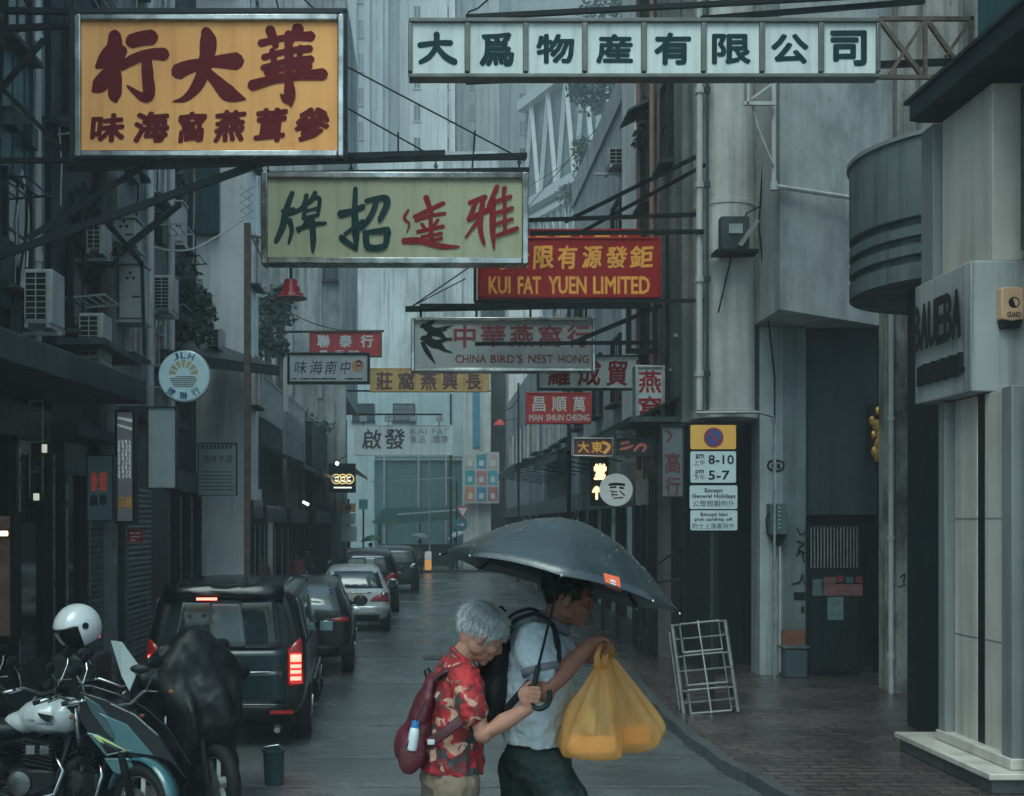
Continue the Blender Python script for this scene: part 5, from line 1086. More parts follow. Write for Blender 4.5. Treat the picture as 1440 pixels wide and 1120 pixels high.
# clutter on the left walls: conduits, brackets, drying racks, small boxes
rr = random.Random(11)
LEFTS = [o for o in bpy.data.objects if o.type == 'EMPTY' and o.get('category') == 'building' and o.location.x < -5 and o.location.y < 30]
def clutter(b, x, y0, y1, zs, n):
    for i in range(n):
        y = rr.uniform(y0, y1); z = rr.uniform(*zs); L = rr.uniform(.8, 3.2); off = rr.uniform(.03,.10)
        mb = MB(); mb.tube([(x+off,y,z), (x+off+.02,y+rr.uniform(-.1,.1),z+L*.5), (x+off,y+rr.uniform(-.2,.2),z+L)], rr.choice((.012,.018,.03)), 6); mb.build('conduit', rr.choice((BLACK, PIPE, DFR, RUSTY)), b)
    for i in range(max(2, n//3)):
        y = rr.uniform(y0, y1); z = rr.uniform(*zs); MB().box((x+.08,y,z), (.16,rr.uniform(.2,.5),rr.uniform(.2,.6))).build('wall_box', rr.choice((CONCD, GALV, DFR)), b)
        mb = MB(); zz = rr.uniform(*zs); yy = rr.uniform(y0, y1-.8); [mb.bar((x, yy+.8*k, zz), (x+.6, yy+.8*k, zz+.05), .025) for k in (0,1)]; [mb.bar((x+.15*k, yy, zz+.03), (x+.15*k, yy+.8, zz+.03), .018) for k in range(1,5)]; mb.build('drying_rack', rr.choice((GALV, BLACK)), b)
for lab, x, y0, y1, n in (('tall dark teal', -5.4, 11.5, 16, 12), ('narrow black', -5.36, 16.4, 18.6, 12), ('grey rendered', -5.1, 18.9, 22.3, 9), ('dark set back', -5.5, 22.6, 27.2, 14)):
    for o in LEFTS:
        if o['label'].startswith(lab): clutter(o, x, y0, y1, (4.8, 12), n)
# ---------------------------------------------------------------- cars
CARB = mat('car_black', (.005,.007,.008), .2, spec=.35, var=.25, coat=.15, scale=3); CARD = mat('car_dark_teal', (.010,.024,.026), .22, spec=.35, var=.15, coat=.2); CARS = mat('car_silver', (.58,.60,.60), .3, .35, var=.08, coat=.5)
CARN = mat('car_near_black', (.006,.006,.007), .22, spec=.35, var=.2, coat=.15)
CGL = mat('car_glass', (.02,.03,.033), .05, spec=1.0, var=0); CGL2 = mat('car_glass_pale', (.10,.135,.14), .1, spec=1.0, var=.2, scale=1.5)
TL = mat('tail_lamp_red', (.32,.012,.015), .15, var=.1, coat=.5); TLIT = mat('brake_light', (1,.12,.08), emit=2.2, var=0, ecol=(1,.14,.10)); TLIT2 = mat('brake_light_deep', (.9,.03,.02), .2, emit=.16, var=0, ecol=(1,.06,.05))
PLATE = mat('number_plate', (.55,.50,.40), .4, var=.1); CHR = mat('car_chrome', (.33,.33,.33), .15, 1, var=.1); PLAST = mat('black_plastic', (.007,.010,.010), .5, spec=.3, var=.2)
RIM = mat('alloy_rim', (.30,.31,.31), .3, .8, var=.15)
def car(label, loc, rz, st, m, wb, tr=.31, cat='car', name='parked_car'):
    t = thing(name, label, cat, loc, rz); M = W[t.name]
    def ring(s):
        y, zb, w_, zm, wb_, zbelt, wr, zr = s
        h = [(.0,zb),(w_*.75,zb),(w_*.96,zb+.1),(w_,zm),(wb_,zbelt),(wr+.25*(wb_-wr),zbelt+.55*(zr-zbelt)),(wr,zr-.06),(wr*.72,zr-.008),(0,zr)]
        return [M @ V(x, y, z) for x, z in h] + [M @ V(-x, y, z) for x, z in h[-2:0:-1]]
    mb = MB().rings([ring(s) for s in st]); o = mb.build('body', m, t, sub=2)
    me = evaluated(o); me.transform(M); bm = bmesh.new(); bm.from_mesh(me); bv = BVHTree.FromBMesh(bm); bm.free()
    return t, M, bv
def patch(t, M, bv, name, pts, m, axis='rear', off=.006, n=6, parent=None, thick=.012):
    """a panel with the outline pts laid on the body: rear = (x, z) seen from behind, left/right = (y, z), front = (x, z)"""
    bm = bmesh.new(); bm.faces.new([bm.verts.new((x, z, 0)) for x, z in pts]); bmesh.ops.triangulate(bm, faces=bm.faces[:]); 
    for _ in range(3): bmesh.ops.subdivide_edges(bm, edges=[e for e in bm.edges if e.calc_length() > .09], cuts=1, use_grid_fill=False); bmesh.ops.triangulate(bm, faces=[f for f in bm.faces if len(f.verts) > 3])
    D_ = {'rear': V(0,1,0), 'front': V(0,-1,0), 'right': V(-1,0,0), 'left': V(1,0,0)}[axis]; R3 = M.to_3x3(); bad = []
    for v in bm.verts:
        a, z = v.co.x, v.co.y
        o = {'rear': V(a,-2,z), 'front': V(a,8,z), 'right': V(3,a,z), 'left': V(-3,a,z)}[axis]
        h = bv.ray_cast(M @ o, R3 @ D_)
        if h[0] is None: bad.append(v)
        else: v.co = h[0]-(R3 @ D_)*off
    bmesh.ops.delete(bm, geom=bad, context='VERTS')
    mb = MB(); mb.bm.free(); mb.bm = bm; o = mb.build(name, m, t if parent is None else parent, fix=True)
    s = o.modifiers.new('s', 'SOLIDIFY'); s.thickness = thick; s.offset = 0
    for p in o.data.polygons: p.use_smooth = True
    return o
def wheel(t, M, x, y, r, steer=0, wd=.2, spokes=5):
    Mw = M @ Matrix.Translation((x, y, r)) @ Matrix.Rotation(steer, 4, 'Z') @ Matrix.Rotation(R(90), 4, 'Y')
    w_ = MB().lathe([(r*.62,-wd/2),(r*.93,-wd/2),(r,-wd*.36),(r,wd*.36),(r*.93,wd/2),(r*.62,wd/2)], Mw, 28).build('wheel', RUBBER, t, smooth='auto')
    mb = MB(); s = 1 if x > 0 else -1
    mb.lathe([(r*.55,wd*.5*s-.02*s),(r*.63,wd*.5*s),(r*.63,wd*.35*s),(r*.55,wd*.3*s)], Mw, 28, cap=False)
    for i in range(spokes):
        a = 2*math.pi*i/spokes; mb.bar(Mw @ V(.03*math.cos(a), .03*math.sin(a), s*wd*.46), Mw @ V(r*.58*math.cos(a), r*.58*math.sin(a), s*wd*.46), r*.14, .02)
    mb.lathe([(.05,s*wd*.42),(.05,s*wd*.5)], Mw, 12); mb.build('rim', RIM, w_)
    MB().lathe([(r*.56,s*wd*.2),(r*.56,s*wd*.25)], Mw, 24).build('brake_disc', BLACK, w_)
    a = MB(); a.lathe([(r*1.14,-.02),(r*1.14,.02)], M @ Matrix.Translation((x-s*.09, y, r*1.02)) @ Matrix.Rotation(R(90), 4, 'Y'), 28); a.build('wheel_arch', PLAST, t)
def wheels(t, M, hw, ys, r, steer=0):
    for i, y in enumerate(ys):
        for s in (-1,1): wheel(t, M, s*(hw-.10), y, r, steer if i else 0)
def mirror(t, M, x, y, z, m, gl=GLASS):
    s = 1 if x > 0 else -1; Mm = M @ Matrix.Translation((x, y, z))
    o = MB().ell(Mm @ V(0,0,0), (.13,.07,.10), M.to_3x3(), 14, 9).build('wing_mirror', m, t, smooth=True); MB().boxm(Mm @ Matrix.Translation((0,-.066,0)), .18,.014,.13).build('mirror_glass', gl, o, bevel=.02); MB().bar(Mm @ V(-s*.2,.02,-.05), Mm @ V(-s*.05,0,-.03), .05).build('mirror_arm', m, o)
# the black people carrier
t, M, bv = car('black people carrier with glowing red brake lights, nearest of the cars on the left', (-2.13, 12.0, 0), R(3.5),
  [(.02,.46,.74,.7,.78,1.06,.66,1.64),(.05,.34,.83,.75,.84,1.08,.70,1.72),(.25,.26,.87,.75,.875,1.08,.74,1.765),(1.2,.24,.88,.75,.88,1.08,.755,1.785),(2.8,.24,.88,.75,.88,1.06,.75,1.775),(3.35,.24,.88,.75,.87,1.04,.70,1.68),(3.95,.24,.87,.72,.84,.98,.6,1.16),(4.45,.28,.84,.65,.78,.86,.55,.98),(4.66,.4,.68,.6,.62,.74,.4,.82)], CARB, 2.8)
wheels(t, M, .88, (.82, 3.62), .315, R(-9))
patch(t, M, bv, 'rear_window', [(-.66,1.10),(.60,1.10),(.55,1.62),(-.55,1.62)], CGL)
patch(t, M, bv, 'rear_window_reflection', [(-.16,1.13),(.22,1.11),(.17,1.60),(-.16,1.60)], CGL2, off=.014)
patch(t, M, bv, 'tailgate_trim', [(-.6,.80),(.60,.80),(.60,.845),(-.6,.845)], mat('dark_chrome', (.2,.22,.22), .25, .9), off=.014)
patch(t, M, bv, 'tailgate', [(-.63,.50),(.63,.50),(.66,1.07),(-.66,1.07)], CARD, off=.006)
MB().boxm(M @ Matrix.Translation((-.06,-.012,.875)), .5, .02, .11).build('number_plate', PLATE, t); MB().boxm(M @ Matrix.Translation((.17,-.015,.79)), .13, .02, .045).build('badge', CHR, t)
patch(t, M, bv, 'bumper', [(-.82,.30),(.82,.30),(.82,.48),(-.82,.48)], PLAST, off=.02)
patch(t, M, bv, 'bumper_chrome', [(-.5,.485),(.6,.485),(.6,.50),(-.5,.50)], CHR, off=.016)
for s in (-1,1):
    o = patch(t, M, bv, 'tail_light', [(s*.66,.69),(s*.835,.69),(s*.81,1.12),(s*.79,1.20),(s*.66,1.08)], TL, off=.022)
    for z, h, mm in ((.985,.075,TLIT),(.90,.036,TLIT),(.84,.036,TLIT),(.77,.04,TLIT)): patch(t, M, bv, 'lit_segment', [(s*.69,z-h/2),(s*.80,z-h/2),(s*.80,z+h/2),(s*.69,z+h/2)], mm, off=.034, parent=o)
    patch(t, M, bv, 'lit_body', [(s*.68,.71),(s*.815,.71),(s*.80,1.04),(s*.68,1.04)], TLIT2, off=.029, parent=o)
    MB().boxm(M @ Matrix.Translation((s*.6,-.02,.42)), .24,.03,.035).build('reflector', TL, t)
patch(t, M, bv, 'rear_spoiler', [(-.62,1.64),(.62,1.64),(.60,1.70),(-.60,1.70)], CARB, off=.10, thick=.2)
mb = MB(); mb.boxm(M @ Matrix.Translation((-.16,-.215,1.63)), .21,.02,.024).build('high_brake_light', TLIT, t)
patch(t, M, bv, 'side_window', [(.25,1.12),(3.3,1.10),(3.0,1.60),(.3,1.62)], CGL, 'right'); patch(t, M, bv, 'side_window', [(.25,1.12),(3.3,1.10),(3.0,1.60),(.3,1.62)], CGL, 'left')
patch(t, M, bv, 'windscreen', [(-.7,1.08),(.7,1.08),(.6,1.62),(-.6,1.62)], CGL, 'front')
mirror(t, M, .98, 3.3, 1.04, CARB, mat('mirror_teal', (.12,.2,.2), .08, .6)); mirror(t, M, -.98, 3.3, 1.04, CARB)
MB().bar(M @ V(.9,1.2,.62), M @ V(.9,3.2,.62), .03, .02).build('side_trim', CHR, t)
MB().boxm(M @ Matrix.Translation((.2,.3,1.80)), .05,.16,.06).build('roof_fin', CARB, t)
MB().tube([M @ V(.55,.06,.25), M @ V(.55,-.03,.23)], .035, 10).build('exhaust', STEEL, t)
# dark hatchback ahead of it
HATCH = [(.02,.42,.70,.65,.76,.95,.6,1.05),(.08,.30,.82,.7,.83,.98,.62,1.22),(.35,.26,.87,.7,.86,.98,.60,1.46),(.9,.24,.88,.7,.875,.98,.62,1.545),(2.0,.24,.88,.7,.88,.96,.63,1.56),(2.6,.24,.88,.7,.87,.95,.6,1.48),(3.3,.24,.87,.68,.84,.92,.55,1.04),(4.0,.28,.82,.6,.76,.82,.5,.9),(4.25,.4,.65,.55,.6,.7,.4,.76)]
t, M, bv = car('near black hatchback with a roof fin between the people carrier and the silver estate', (-2.02, 17.8, 0), R(3), HATCH, CARN, 2.6); wheels(t, M, .88, (.75, 3.3), .32)
patch(t, M, bv, 'rear_window', [(-.68,1.02),(.68,1.02),(.54,1.44),(-.54,1.44)], CGL2)
patch(t, M, bv, 'bumper', [(-.82,.28),(.82,.28),(.84,.5),(-.84,.5)], PLAST, off=.03)
for s in (-1,1): patch(t, M, bv, 'tail_light', [(s*.42,.86),(s*.84,.88),(s*.82,.96),(s*.42,.91)], TL, off=.014); mirror(t, M, s*.97, 2.7, 1.03, CARN); patch(t, M, bv, 'side_window', [(.7,1.02),(2.9,1.0),(2.3,1.42),(.9,1.44)], CGL, 'right' if s > 0 else 'left')
MB().boxm(M @ Matrix.Translation((0,-.03,.72)), .5,.02,.12).build('number_plate', PLATE, t); MB().prism([(0,0),(.18,0),(.02,.09)], M @ frame((.1,.75,1.55),(0,1,0),(0,0,1)), -.015, .015).build('roof_fin', CARN, t); patch(t, M, bv, 'windscreen', [(-.7,1.0),(.7,1.0),(.56,1.44),(-.56,1.44)], CGL, 'front')
mb = MB(); mb.tube([M @ V(-.3,.0,1.06), M @ V(.1,.01,1.10), M @ V(.35,.08,1.12)], .012, 6); mb.build('wiper', PLAST, t)
# silver estate
EST = [(.02,.40,.70,.62,.74,.88,.62,1.0),(.07,.28,.80,.66,.82,.92,.64,1.12),(.3,.24,.83,.68,.835,.92,.60,1.40),(.7,.22,.84,.68,.84,.92,.60,1.47),(2.2,.22,.84,.68,.84,.90,.61,1.49),(2.7,.22,.84,.68,.83,.90,.58,1.42),(3.4,.22,.83,.66,.8,.88,.52,.98),(4.1,.26,.79,.6,.73,.78,.48,.86),(4.35,.38,.62,.55,.56,.66,.4,.72)]
t, M, bv = car('silver estate car with a pale number plate and a rear wiper', (-1.62, 25.1, 0), R(3), EST, CARS, 2.6); wheels(t, M, .84, (.75, 3.35), .30)
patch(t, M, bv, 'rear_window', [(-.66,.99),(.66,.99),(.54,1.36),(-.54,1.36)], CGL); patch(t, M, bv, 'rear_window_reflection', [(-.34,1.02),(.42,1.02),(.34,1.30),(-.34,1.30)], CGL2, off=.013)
o = MB().boxm(M @ Matrix.Translation((-.03,-.035,.74)), .56,.02,.25).build('number_plate', PLATE, t); mb = MB()
for i in range(5): mb.boxm(M @ Matrix.Translation((-.15+.06*i,-.047,.745-.02*(i%2))), .035,.006,.10+.03*(i%2))
mb.build('plate_marks', mat('plate_orange', (.45,.13,.08), .5), o)
for s in (-1,1): patch(t, M, bv, 'tail_light', [(s*.36,.70),(s*.80,.70),(s*.82,.86),(s*.60,.87),(s*.45,.80)], TL, off=.014); patch(t, M, bv, 'lamp_glass', [(s*.6,.83),(s*.82,.82),(s*.8,.90),(s*.62,.90)], CHR, off=.02); mirror(t, M, s*.93, 2.75, .98, CARS); patch(t, M, bv, 'side_window', [(.5,.98),(2.9,.96),(2.4,1.36),(.6,1.36)], CGL, 'right' if s > 0 else 'left')
patch(t, M, bv, 'bumper', [(-.78,.44),(.78,.44),(.80,.60),(-.80,.60)], CARS, off=.05, thick=.08); patch(t, M, bv, 'lower_bumper', [(-.76,.25),(.76,.25),(.78,.40),(-.78,.40)], PLAST, off=.02); patch(t, M, bv, 'tailgate_trim', [(-.4,.885),(.4,.885),(.4,.91),(-.4,.91)], CHR, off=.012)
mb = MB(); mb.tube([M @ V(-.30,.02,1.04), M @ V(.05,.03,1.05), M @ V(.24,.03,1.0)], .012, 6); mb.build('wiper', PLAST, t); patch(t, M, bv, 'windscreen', [(-.68,.94),(.68,.94),(.54,1.36),(-.54,1.36)], CGL, 'front')
mb = MB(); [mb.tube([M @ V(s*.58,.6,1.49), M @ V(s*.58,.8,1.54), M @ V(s*.58,2.2,1.55), M @ V(s*.58,2.4,1.5)], .015, 6) for s in (-1,1)]; mb.build('roof_rail', CHR, t)
# two dark cars further on
SUV = [(.02,.5,.72,.75,.78,1.05,.62,1.5),(.07,.36,.83,.8,.84,1.1,.66,1.62),(.3,.3,.88,.8,.88,1.1,.68,1.72),(1.2,.28,.9,.8,.9,1.1,.70,1.77),(2.5,.28,.9,.8,.9,1.08,.7,1.75),(3.0,.28,.9,.8,.88,1.06,.64,1.62),(3.7,.28,.89,.78,.86,1.02,.56,1.12),(4.3,.32,.84,.7,.78,.92,.5,.98),(4.55,.45,.66,.6,.6,.76,.4,.82)]
for lab, x, y, m, h, tl in (('black tall estate car with a dark red tail lamp just ahead of the silver estate', -1.62, 30.4, CARN, 1.0, TL), ('farthest dark green car at the head of the row by the amber bollard', -1.13, 39.4, CARD, .955, CHR)):
    t, M, bv = car(lab, (x, y, 0), R(2.5), [tuple(v*h if i in (1,3,5,7) else v for i, v in enumerate(s)) for s in SUV], m, 2.7); wheels(t, M, .9, (.8, 3.5), .34)
    patch(t, M, bv, 'rear_window', [(-.7,1.12*h),(.7,1.12*h),(.6,1.58*h),(-.6,1.58*h)], CGL if tl is TL else CGL2); patch(t, M, bv, 'bumper', [(-.83,.38),(.83,.38),(.84,.58),(-.84,.58)], PLAST, off=.03)
    for s in (-1,1): patch(t, M, bv, 'tail_light', [(s*.44,.92*h),(s*.84,.92*h),(s*.83,1.12*h),(s*.66,1.10*h)], tl, off=.014); mirror(t, M, s*.98, 3.1, 1.1, m); patch(t, M, bv, 'side_window', [(.4,1.14*h),(2.9,1.12*h),(2.5,1.56*h),(.5,1.58*h)], CGL, 'right' if s > 0 else 'left')
    MB().boxm(M @ Matrix.Translation((0,-.04,.78)), .5,.02,.12).build('number_plate', PLATE, t); patch(t, M, bv, 'windscreen', [(-.7,1.1*h),(.7,1.1*h),(.58,1.56*h),(-.58,1.56*h)], CGL, 'front'); patch(t, M, bv, 'tailgate_trim', [(-.5,.89*h),(.5,.89*h),(.5,.92*h),(-.5,.92*h)], CHR, off=.012)
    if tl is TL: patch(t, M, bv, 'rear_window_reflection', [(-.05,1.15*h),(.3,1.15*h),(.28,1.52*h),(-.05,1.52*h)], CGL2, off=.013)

# ---------------------------------------------------------------- motorcycles
WTANK = mat('tank_white', (.40,.44,.44), .25, var=.06, coat=.7, streak=.15); FAIR = mat('fairing_teal', (.03,.10,.115), .2, var=.1, coat=.7); FAIRP = mat('fairing_pale', (.28,.34,.34), .25, var=.1, coat=.5)
ENG = mat('engine_dark', (.016,.019,.02), .4, .5, var=.4, scale=20); LEATH = mat('seat_vinyl', (.006,.010,.011), .45, spec=.3, var=.3); ALU = mat('cast_alu', (.13,.135,.135), .3, .9, var=.3, scale=15); WRIM = mat('rim_pale', (.50,.52,.50), .35, .3, var=.15)
def bwheel(t, M, x, r=.31, rim=WRIM, y=0, steer=0, nm='wheel', spokes=5):
    Mw = M @ Matrix.Translation((x, y, r)) @ Matrix.Rotation(steer, 4, 'Z') @ Matrix.Rotation(R(90), 4, 'X')
    w_ = MB().torus(Mw, r-.055, .055, 40, 10, 1.05).build(nm, RUBBER, t, smooth=True)
    mb = MB(); mb.lathe([(r-.10,-.035),(r-.085,-.04),(r-.075,-.03),(r-.075,.03),(r-.085,.04),(r-.10,.035)], Mw, 40, cap=False)
    mb.lathe([(r-.105,-.03),(r-.105,.03)], Mw, 40, cap=False)
    for i in range(spokes):
        a = 2*math.pi*i/spokes+.3; mb.bar(Mw @ V(.04*math.cos(a), .04*math.sin(a), 0), Mw @ V((r-.10)*math.cos(a), (r-.10)*math.sin(a), 0), .045, .03)
    mb.lathe([(.05,-.05),(.05,.05)], Mw, 16); mb.build('rim', rim, w_)
    for s in (-1,1): MB().lathe([(.13,s*.062),(.13,s*.067)], Mw, 28).build('brake_disc', STEEL, w_)
    return w_
def bike(label, loc, rz, tank=WTANK, fair=None, rim=WRIM, steer=R(8), box=False, body=LEATH, fx=.70, fm=ALU):
    t = thing('motorcycle', label, 'motorcycle', loc, rz); M = W[t.name]; q = lambda x, y, z: M @ V(x, y, z)
    bwheel(t, M, fx, rim=rim, steer=steer); bwheel(t, M, -.68, rim=rim)
    mb = MB()
    for s in (-1,1): mb.tube([q(.44,s*.10,.98), q(.44+(fx-.44)*.3,s*.10,.78), q(fx,s*.10,.31)], [.026,.026,.032], 10)
    mb.build('fork', fm, t, smooth=True); MB().bar(q(.42,-.13,.97), q(.42,.13,.97), .06, .05).build('yoke', BLACK, t)
    mb = MB(); mb.tube([q(.42,0,.92), q(.1,0,.72), q(-.35,0,.66), q(-.75,0,.80)], .03, 8)
    for s in (-1,1): mb.tube([q(.42,s*.03,.86), q(.3,s*.12,.4), q(.0,s*.14,.27), q(-.3,s*.13,.36), q(-.68,s*.11,.31)], .024, 8)
    mb.build('frame', BLACK, t, smooth=True)
    mb = MB(); mb.ell(q(.20,0,.90), (.26,.165,.145), M.to_3x3()); mb.ell(q(.34,0,.905), (.15,.175,.145), M.to_3x3()); mb.ell(q(.0,0,.85), (.17,.11,.09), M.to_3x3()); mb.ell(q(.24,0,.83), (.22,.15,.06), M.to_3x3())
    tk = organic('tank', mb, tank, t, .014, 8)
    if tank is WTANK:
        mb = MB(); Mt = M @ frame((.2,-.172,.91),(1,0,0),(0,0,1))      # the winged mark and its word
        for st in ([(-.02,.035,.012),(.03,.02,.02),(.10,.015,.008)],[(-.015,.022,.010),(.04,.006,.018),(.105,.002,.006)],[(-.005,.010,.010),(.045,-.008,.016),(.10,-.012,.006)],[(.01,-.002,.008),(.05,-.022,.014),(.09,-.026,.005)]): brush(mb, [st], lambda x, y: (x, y), Mt)
        put(mb, 'HONDA', Mt, -.03, -.055, .10, -.036, .03, z=.004); put(mb, 'CB', Mt, -.11, -.028, -.05, -.012, .03, z=.004); mb.build('tank_lettering', BTXT, tk)
    mb = MB(); mb.ell(q(-.22,0,.80), (.26,.14,.08), M.to_3x3()); mb.ell(q(-.52,0,.86), (.25,.12,.07), M.to_3x3()); organic('seat', mb, LEATH, t, .014, 6)
    mb = MB(); mb.ell(q(-.75,0,.84), (.22,.09,.07), M.to_3x3()); mb.ell(q(-.35,0,.66), (.2,.13,.10), M.to_3x3()); organic('tail_panel', mb, fair or body, t, .016, 6)
    MB().ell(q(-.97,0,.82), (.03,.07,.04), M.to_3x3()).build('tail_light', TL, t, smooth=True)
    mb = MB(); mb.boxm(M @ Matrix.Translation((.10,0,.40)), .38,.28,.22); e = mb.build('engine', ENG, t, bevel=.03)
    mb = MB()
    for i in range(7): mb.boxm(M @ Matrix.Translation((.16,0,.54+.03*i)) @ Matrix.Rotation(R(12), 4, 'Y'), .24,.30,.014)
    mb.boxm(M @ Matrix.Translation((.16,0,.62)), .18,.22,.2); mb.build('cylinder_fins', ENG, e)
    for s in (-1,1): MB().lathe([(.10,0),(.095,.03),(.06,.04)], M @ Matrix.Translation((.02,s*.14,.40)) @ Matrix.Rotation(R(90)*(-s), 4, 'X') , 20).build('engine_cover', ALU, e, smooth='auto')
    mb = MB(); [mb.boxm(M @ Matrix.Translation((x_, -.152, .66)), .07,.01,.07) for x_ in (.11,.22)]; mb.build('carburettor_cover', CHR, e)
    mb = MB(); mb.tube([q(.27,-.1,.62), q(.36,-.13,.5), q(.30,-.15,.32), q(.05,-.17,.25), q(-.3,-.18,.30)], .022, 8); mb.build('exhaust_pipe', CHR, t, smooth=True); mb = MB(); mb.tube([q(-.28,-.18,.30), q(-.4,-.19,.33), q(-.85,-.2,.42)], [.03,.05,.05], 12); mb.build('silencer', CHR, t, smooth='auto')
    mb = MB(); mb.tube([q(.28,-.38,1.07), q(.36,-.24,1.09), q(.42,-.08,1.02), q(.42,.08,1.02), q(.36,.24,1.09), q(.28,.38,1.07)], .013, 8); hb = mb.build('handlebar', STEEL, t, smooth=True)
    for s in (-1,1):
        MB().tube([q(.24,s*.40,1.06), q(.33,s*.29,1.085)], .019, 8).build('grip', RUBBER, hb); MB().tube([q(.33,s*.27,1.09), q(.41,s*.33,1.09), q(.36,s*.42,1.07)], .007, 6).build('lever', CHR, hb)
        MB().tube([q(.36,s*.26,1.09), q(.38,s*.32,1.22), q(.36,s*.35,1.28)], .007, 6).build('mirror_stem', CHR, hb); MB().ell(q(.35,s*.36,1.31), (.02,.075,.05), M.to_3x3()).build('mirror', BLACK, hb, smooth=True)
        MB().ell(q(.44,s*.17,.92), (.018,.026,.018), M.to_3x3(), 10, 7).build('indicator', mat('indicator_amber', (.26,.08,.02), .2), t, smooth=True)
    if not fair: MB().lathe([(.03,-.10),(.085,-.05),(.095,.02),(.09,.035)], M @ Matrix.Translation((.56,0,.93)) @ Matrix.Rotation(R(80), 4, 'Y'), 24).build('headlight', CHR, t, smooth='auto'); MB().lathe([(.05,-.03),(.055,.03)], M @ Matrix.Translation((.45,-.06,1.10)) @ Matrix.Rotation(R(-20), 4, 'Y'), 18).build('dial', BLACK, t)
    mb = MB(); Mw = M @ Matrix.Translation((fx,0,.31)) @ Matrix.Rotation(steer, 4, 'Z')
    rs = []
    for i in range(13):
        a = R(10+13*i); rr = .345; rs.append([Mw @ V(rr*math.cos(a)+(.012 if k == 1 else 0)*math.cos(a), yy, rr*math.sin(a)+(.012 if k == 1 else 0)*math.sin(a)) for k, yy in enumerate((-.065,0,.065))]+[Mw @ V((rr-.01)*math.cos(a), yy, (rr-.01)*math.sin(a)) for yy in (.06,-.06)])
    mb.rings(rs); mb.build('mudguard', fair or BLACK, t, smooth=True)
    if fair:
        Dn = loc[1]-.42; B = lambda x, y: (P(x, y, Dn).x, P(x, y, Dn).z)
        def side(pts, m, nm, d=0, th=.03):         # angular fairing panels, one on each flank
            for yy in (loc[1]-.42-d, loc[1]-.10+d): mm = MB(); mm.prism([B(*v) for v in pts], FS(0, yy, 0), -th/2, th/2); mm.build(nm, m, t, bevel=.008)
        side([(112,972),(150,984),(190,1004),(224,1034),(250,1075),(262,1096),(240,1072),(214,1064),(160,1058),(132,1046),(112,1010)], CARB, 'cowl')
        side([(118,977),(140,990),(152,1004),(162,1034),(178,1054),(150,1030),(128,1000)], mat('fairing_deep', (.015,.05,.056), .2, coat=.7), 'upper_fairing', .012)
        side([(139,1001),(180,1018),(218,1062),(186,1058),(160,1051),(163,1035),(152,1014)], FAIR, 'side_fairing', .020)
        side([(122,1029),(140,1033),(181,1054),(182,1057),(150,1063),(141,1052)], FAIR, 'lower_fairing', .014)
        side([(132,1033),(140,1034),(179,1053.5),(178,1055),(145,1040),(156,1055)], mat('fairing_yellow', (.42,.46,.16), .3), 'fairing_stripe', .022, .034); side([(141,1041),(172,1055),(152,1059)], BLACK, 'fairing_vent', .026, .034)
        side([(146,1066),(182,1066),(190,1078),(168,1090),(158,1084)], FAIR, 'belly_fairing', .0)
        mb = MB(); [mb.tube([P(x0,y0,Dn-.03), P(x1,y1,Dn-.03), P(x2,y2,Dn-.03)], .006, 6) for x0,y0,x1,y1,x2,y2 in ((156,990,190,1006,222,1034),(150,1062,180,1055,184,1056))]; mb.build('fairing_trim', STEEL, t)
        mb = MB(); mb.poly([P(157,901,Dn+.1), P(172,903,Dn+.06), P(197,938,Dn+.02), P(183,972,Dn+.02), P(172,950,Dn+.05)]); mb.poly([P(157,901,Dn+.3), P(172,903,Dn+.34), P(197,938,Dn+.38), P(183,972,Dn+.38), P(172,950,Dn+.35)]); o = mb.build('windscreen', FAIRP, t); s = o.modifiers.new('s','SOLIDIFY'); s.thickness = .012
        mb = MB(); mb.ell(P(197,941,Dn-.12), (.075,.03,.035), None, 14, 9); mb.build('mirror', PLAST, t, smooth=True); MB().tube([P(190,948,Dn), P(196,944,Dn-.1)], .008, 6).build('mirror_stem', CHR, t)
    if box:
        MB().boxm(M @ Matrix.Translation((-.72,0,1.13)), .42,.42,.34).build('top_case', PLAST, t, bevel=.05); MB().boxm(M @ Matrix.Translation((-.62,0,.92)), .4,.2,.03).build('rack', BLACK, t)
    return t, M
bike('black motorcycle with a white fuel tank parked nearest at the lower left', (-3.16, 8.95, 0), R(-4), rim=BLACK, fx=.54)
bike('teal sports motorcycle with a green striped fairing and pale wheel rims', (-2.65, 8.95, 0), R(-40), tank=CARB, fair=FAIR, steer=R(4), fm=BLACK)
bike('dark motorcycle carrying a black top case behind the white tanked one', (-3.72, 9.95, 0), R(176), tank=CARB, rim=BLACK, box=True)
bike('dark motorcycle half out of frame at the far left with a teal tank', (-4.1, 9.6, 0), R(-15), tank=FAIR, rim=BLACK)
bike('black motorcycle wedged between the white tanked one and the top case', (-3.5, 9.45, 0), R(-18), tank=CARB, rim=BLACK, fm=BLACK)
bike('black motorcycle at the back of the parked row beside the covered one', (-2.75, 10.1, 0), R(-60), tank=CARB, rim=BLACK, fm=BLACK)
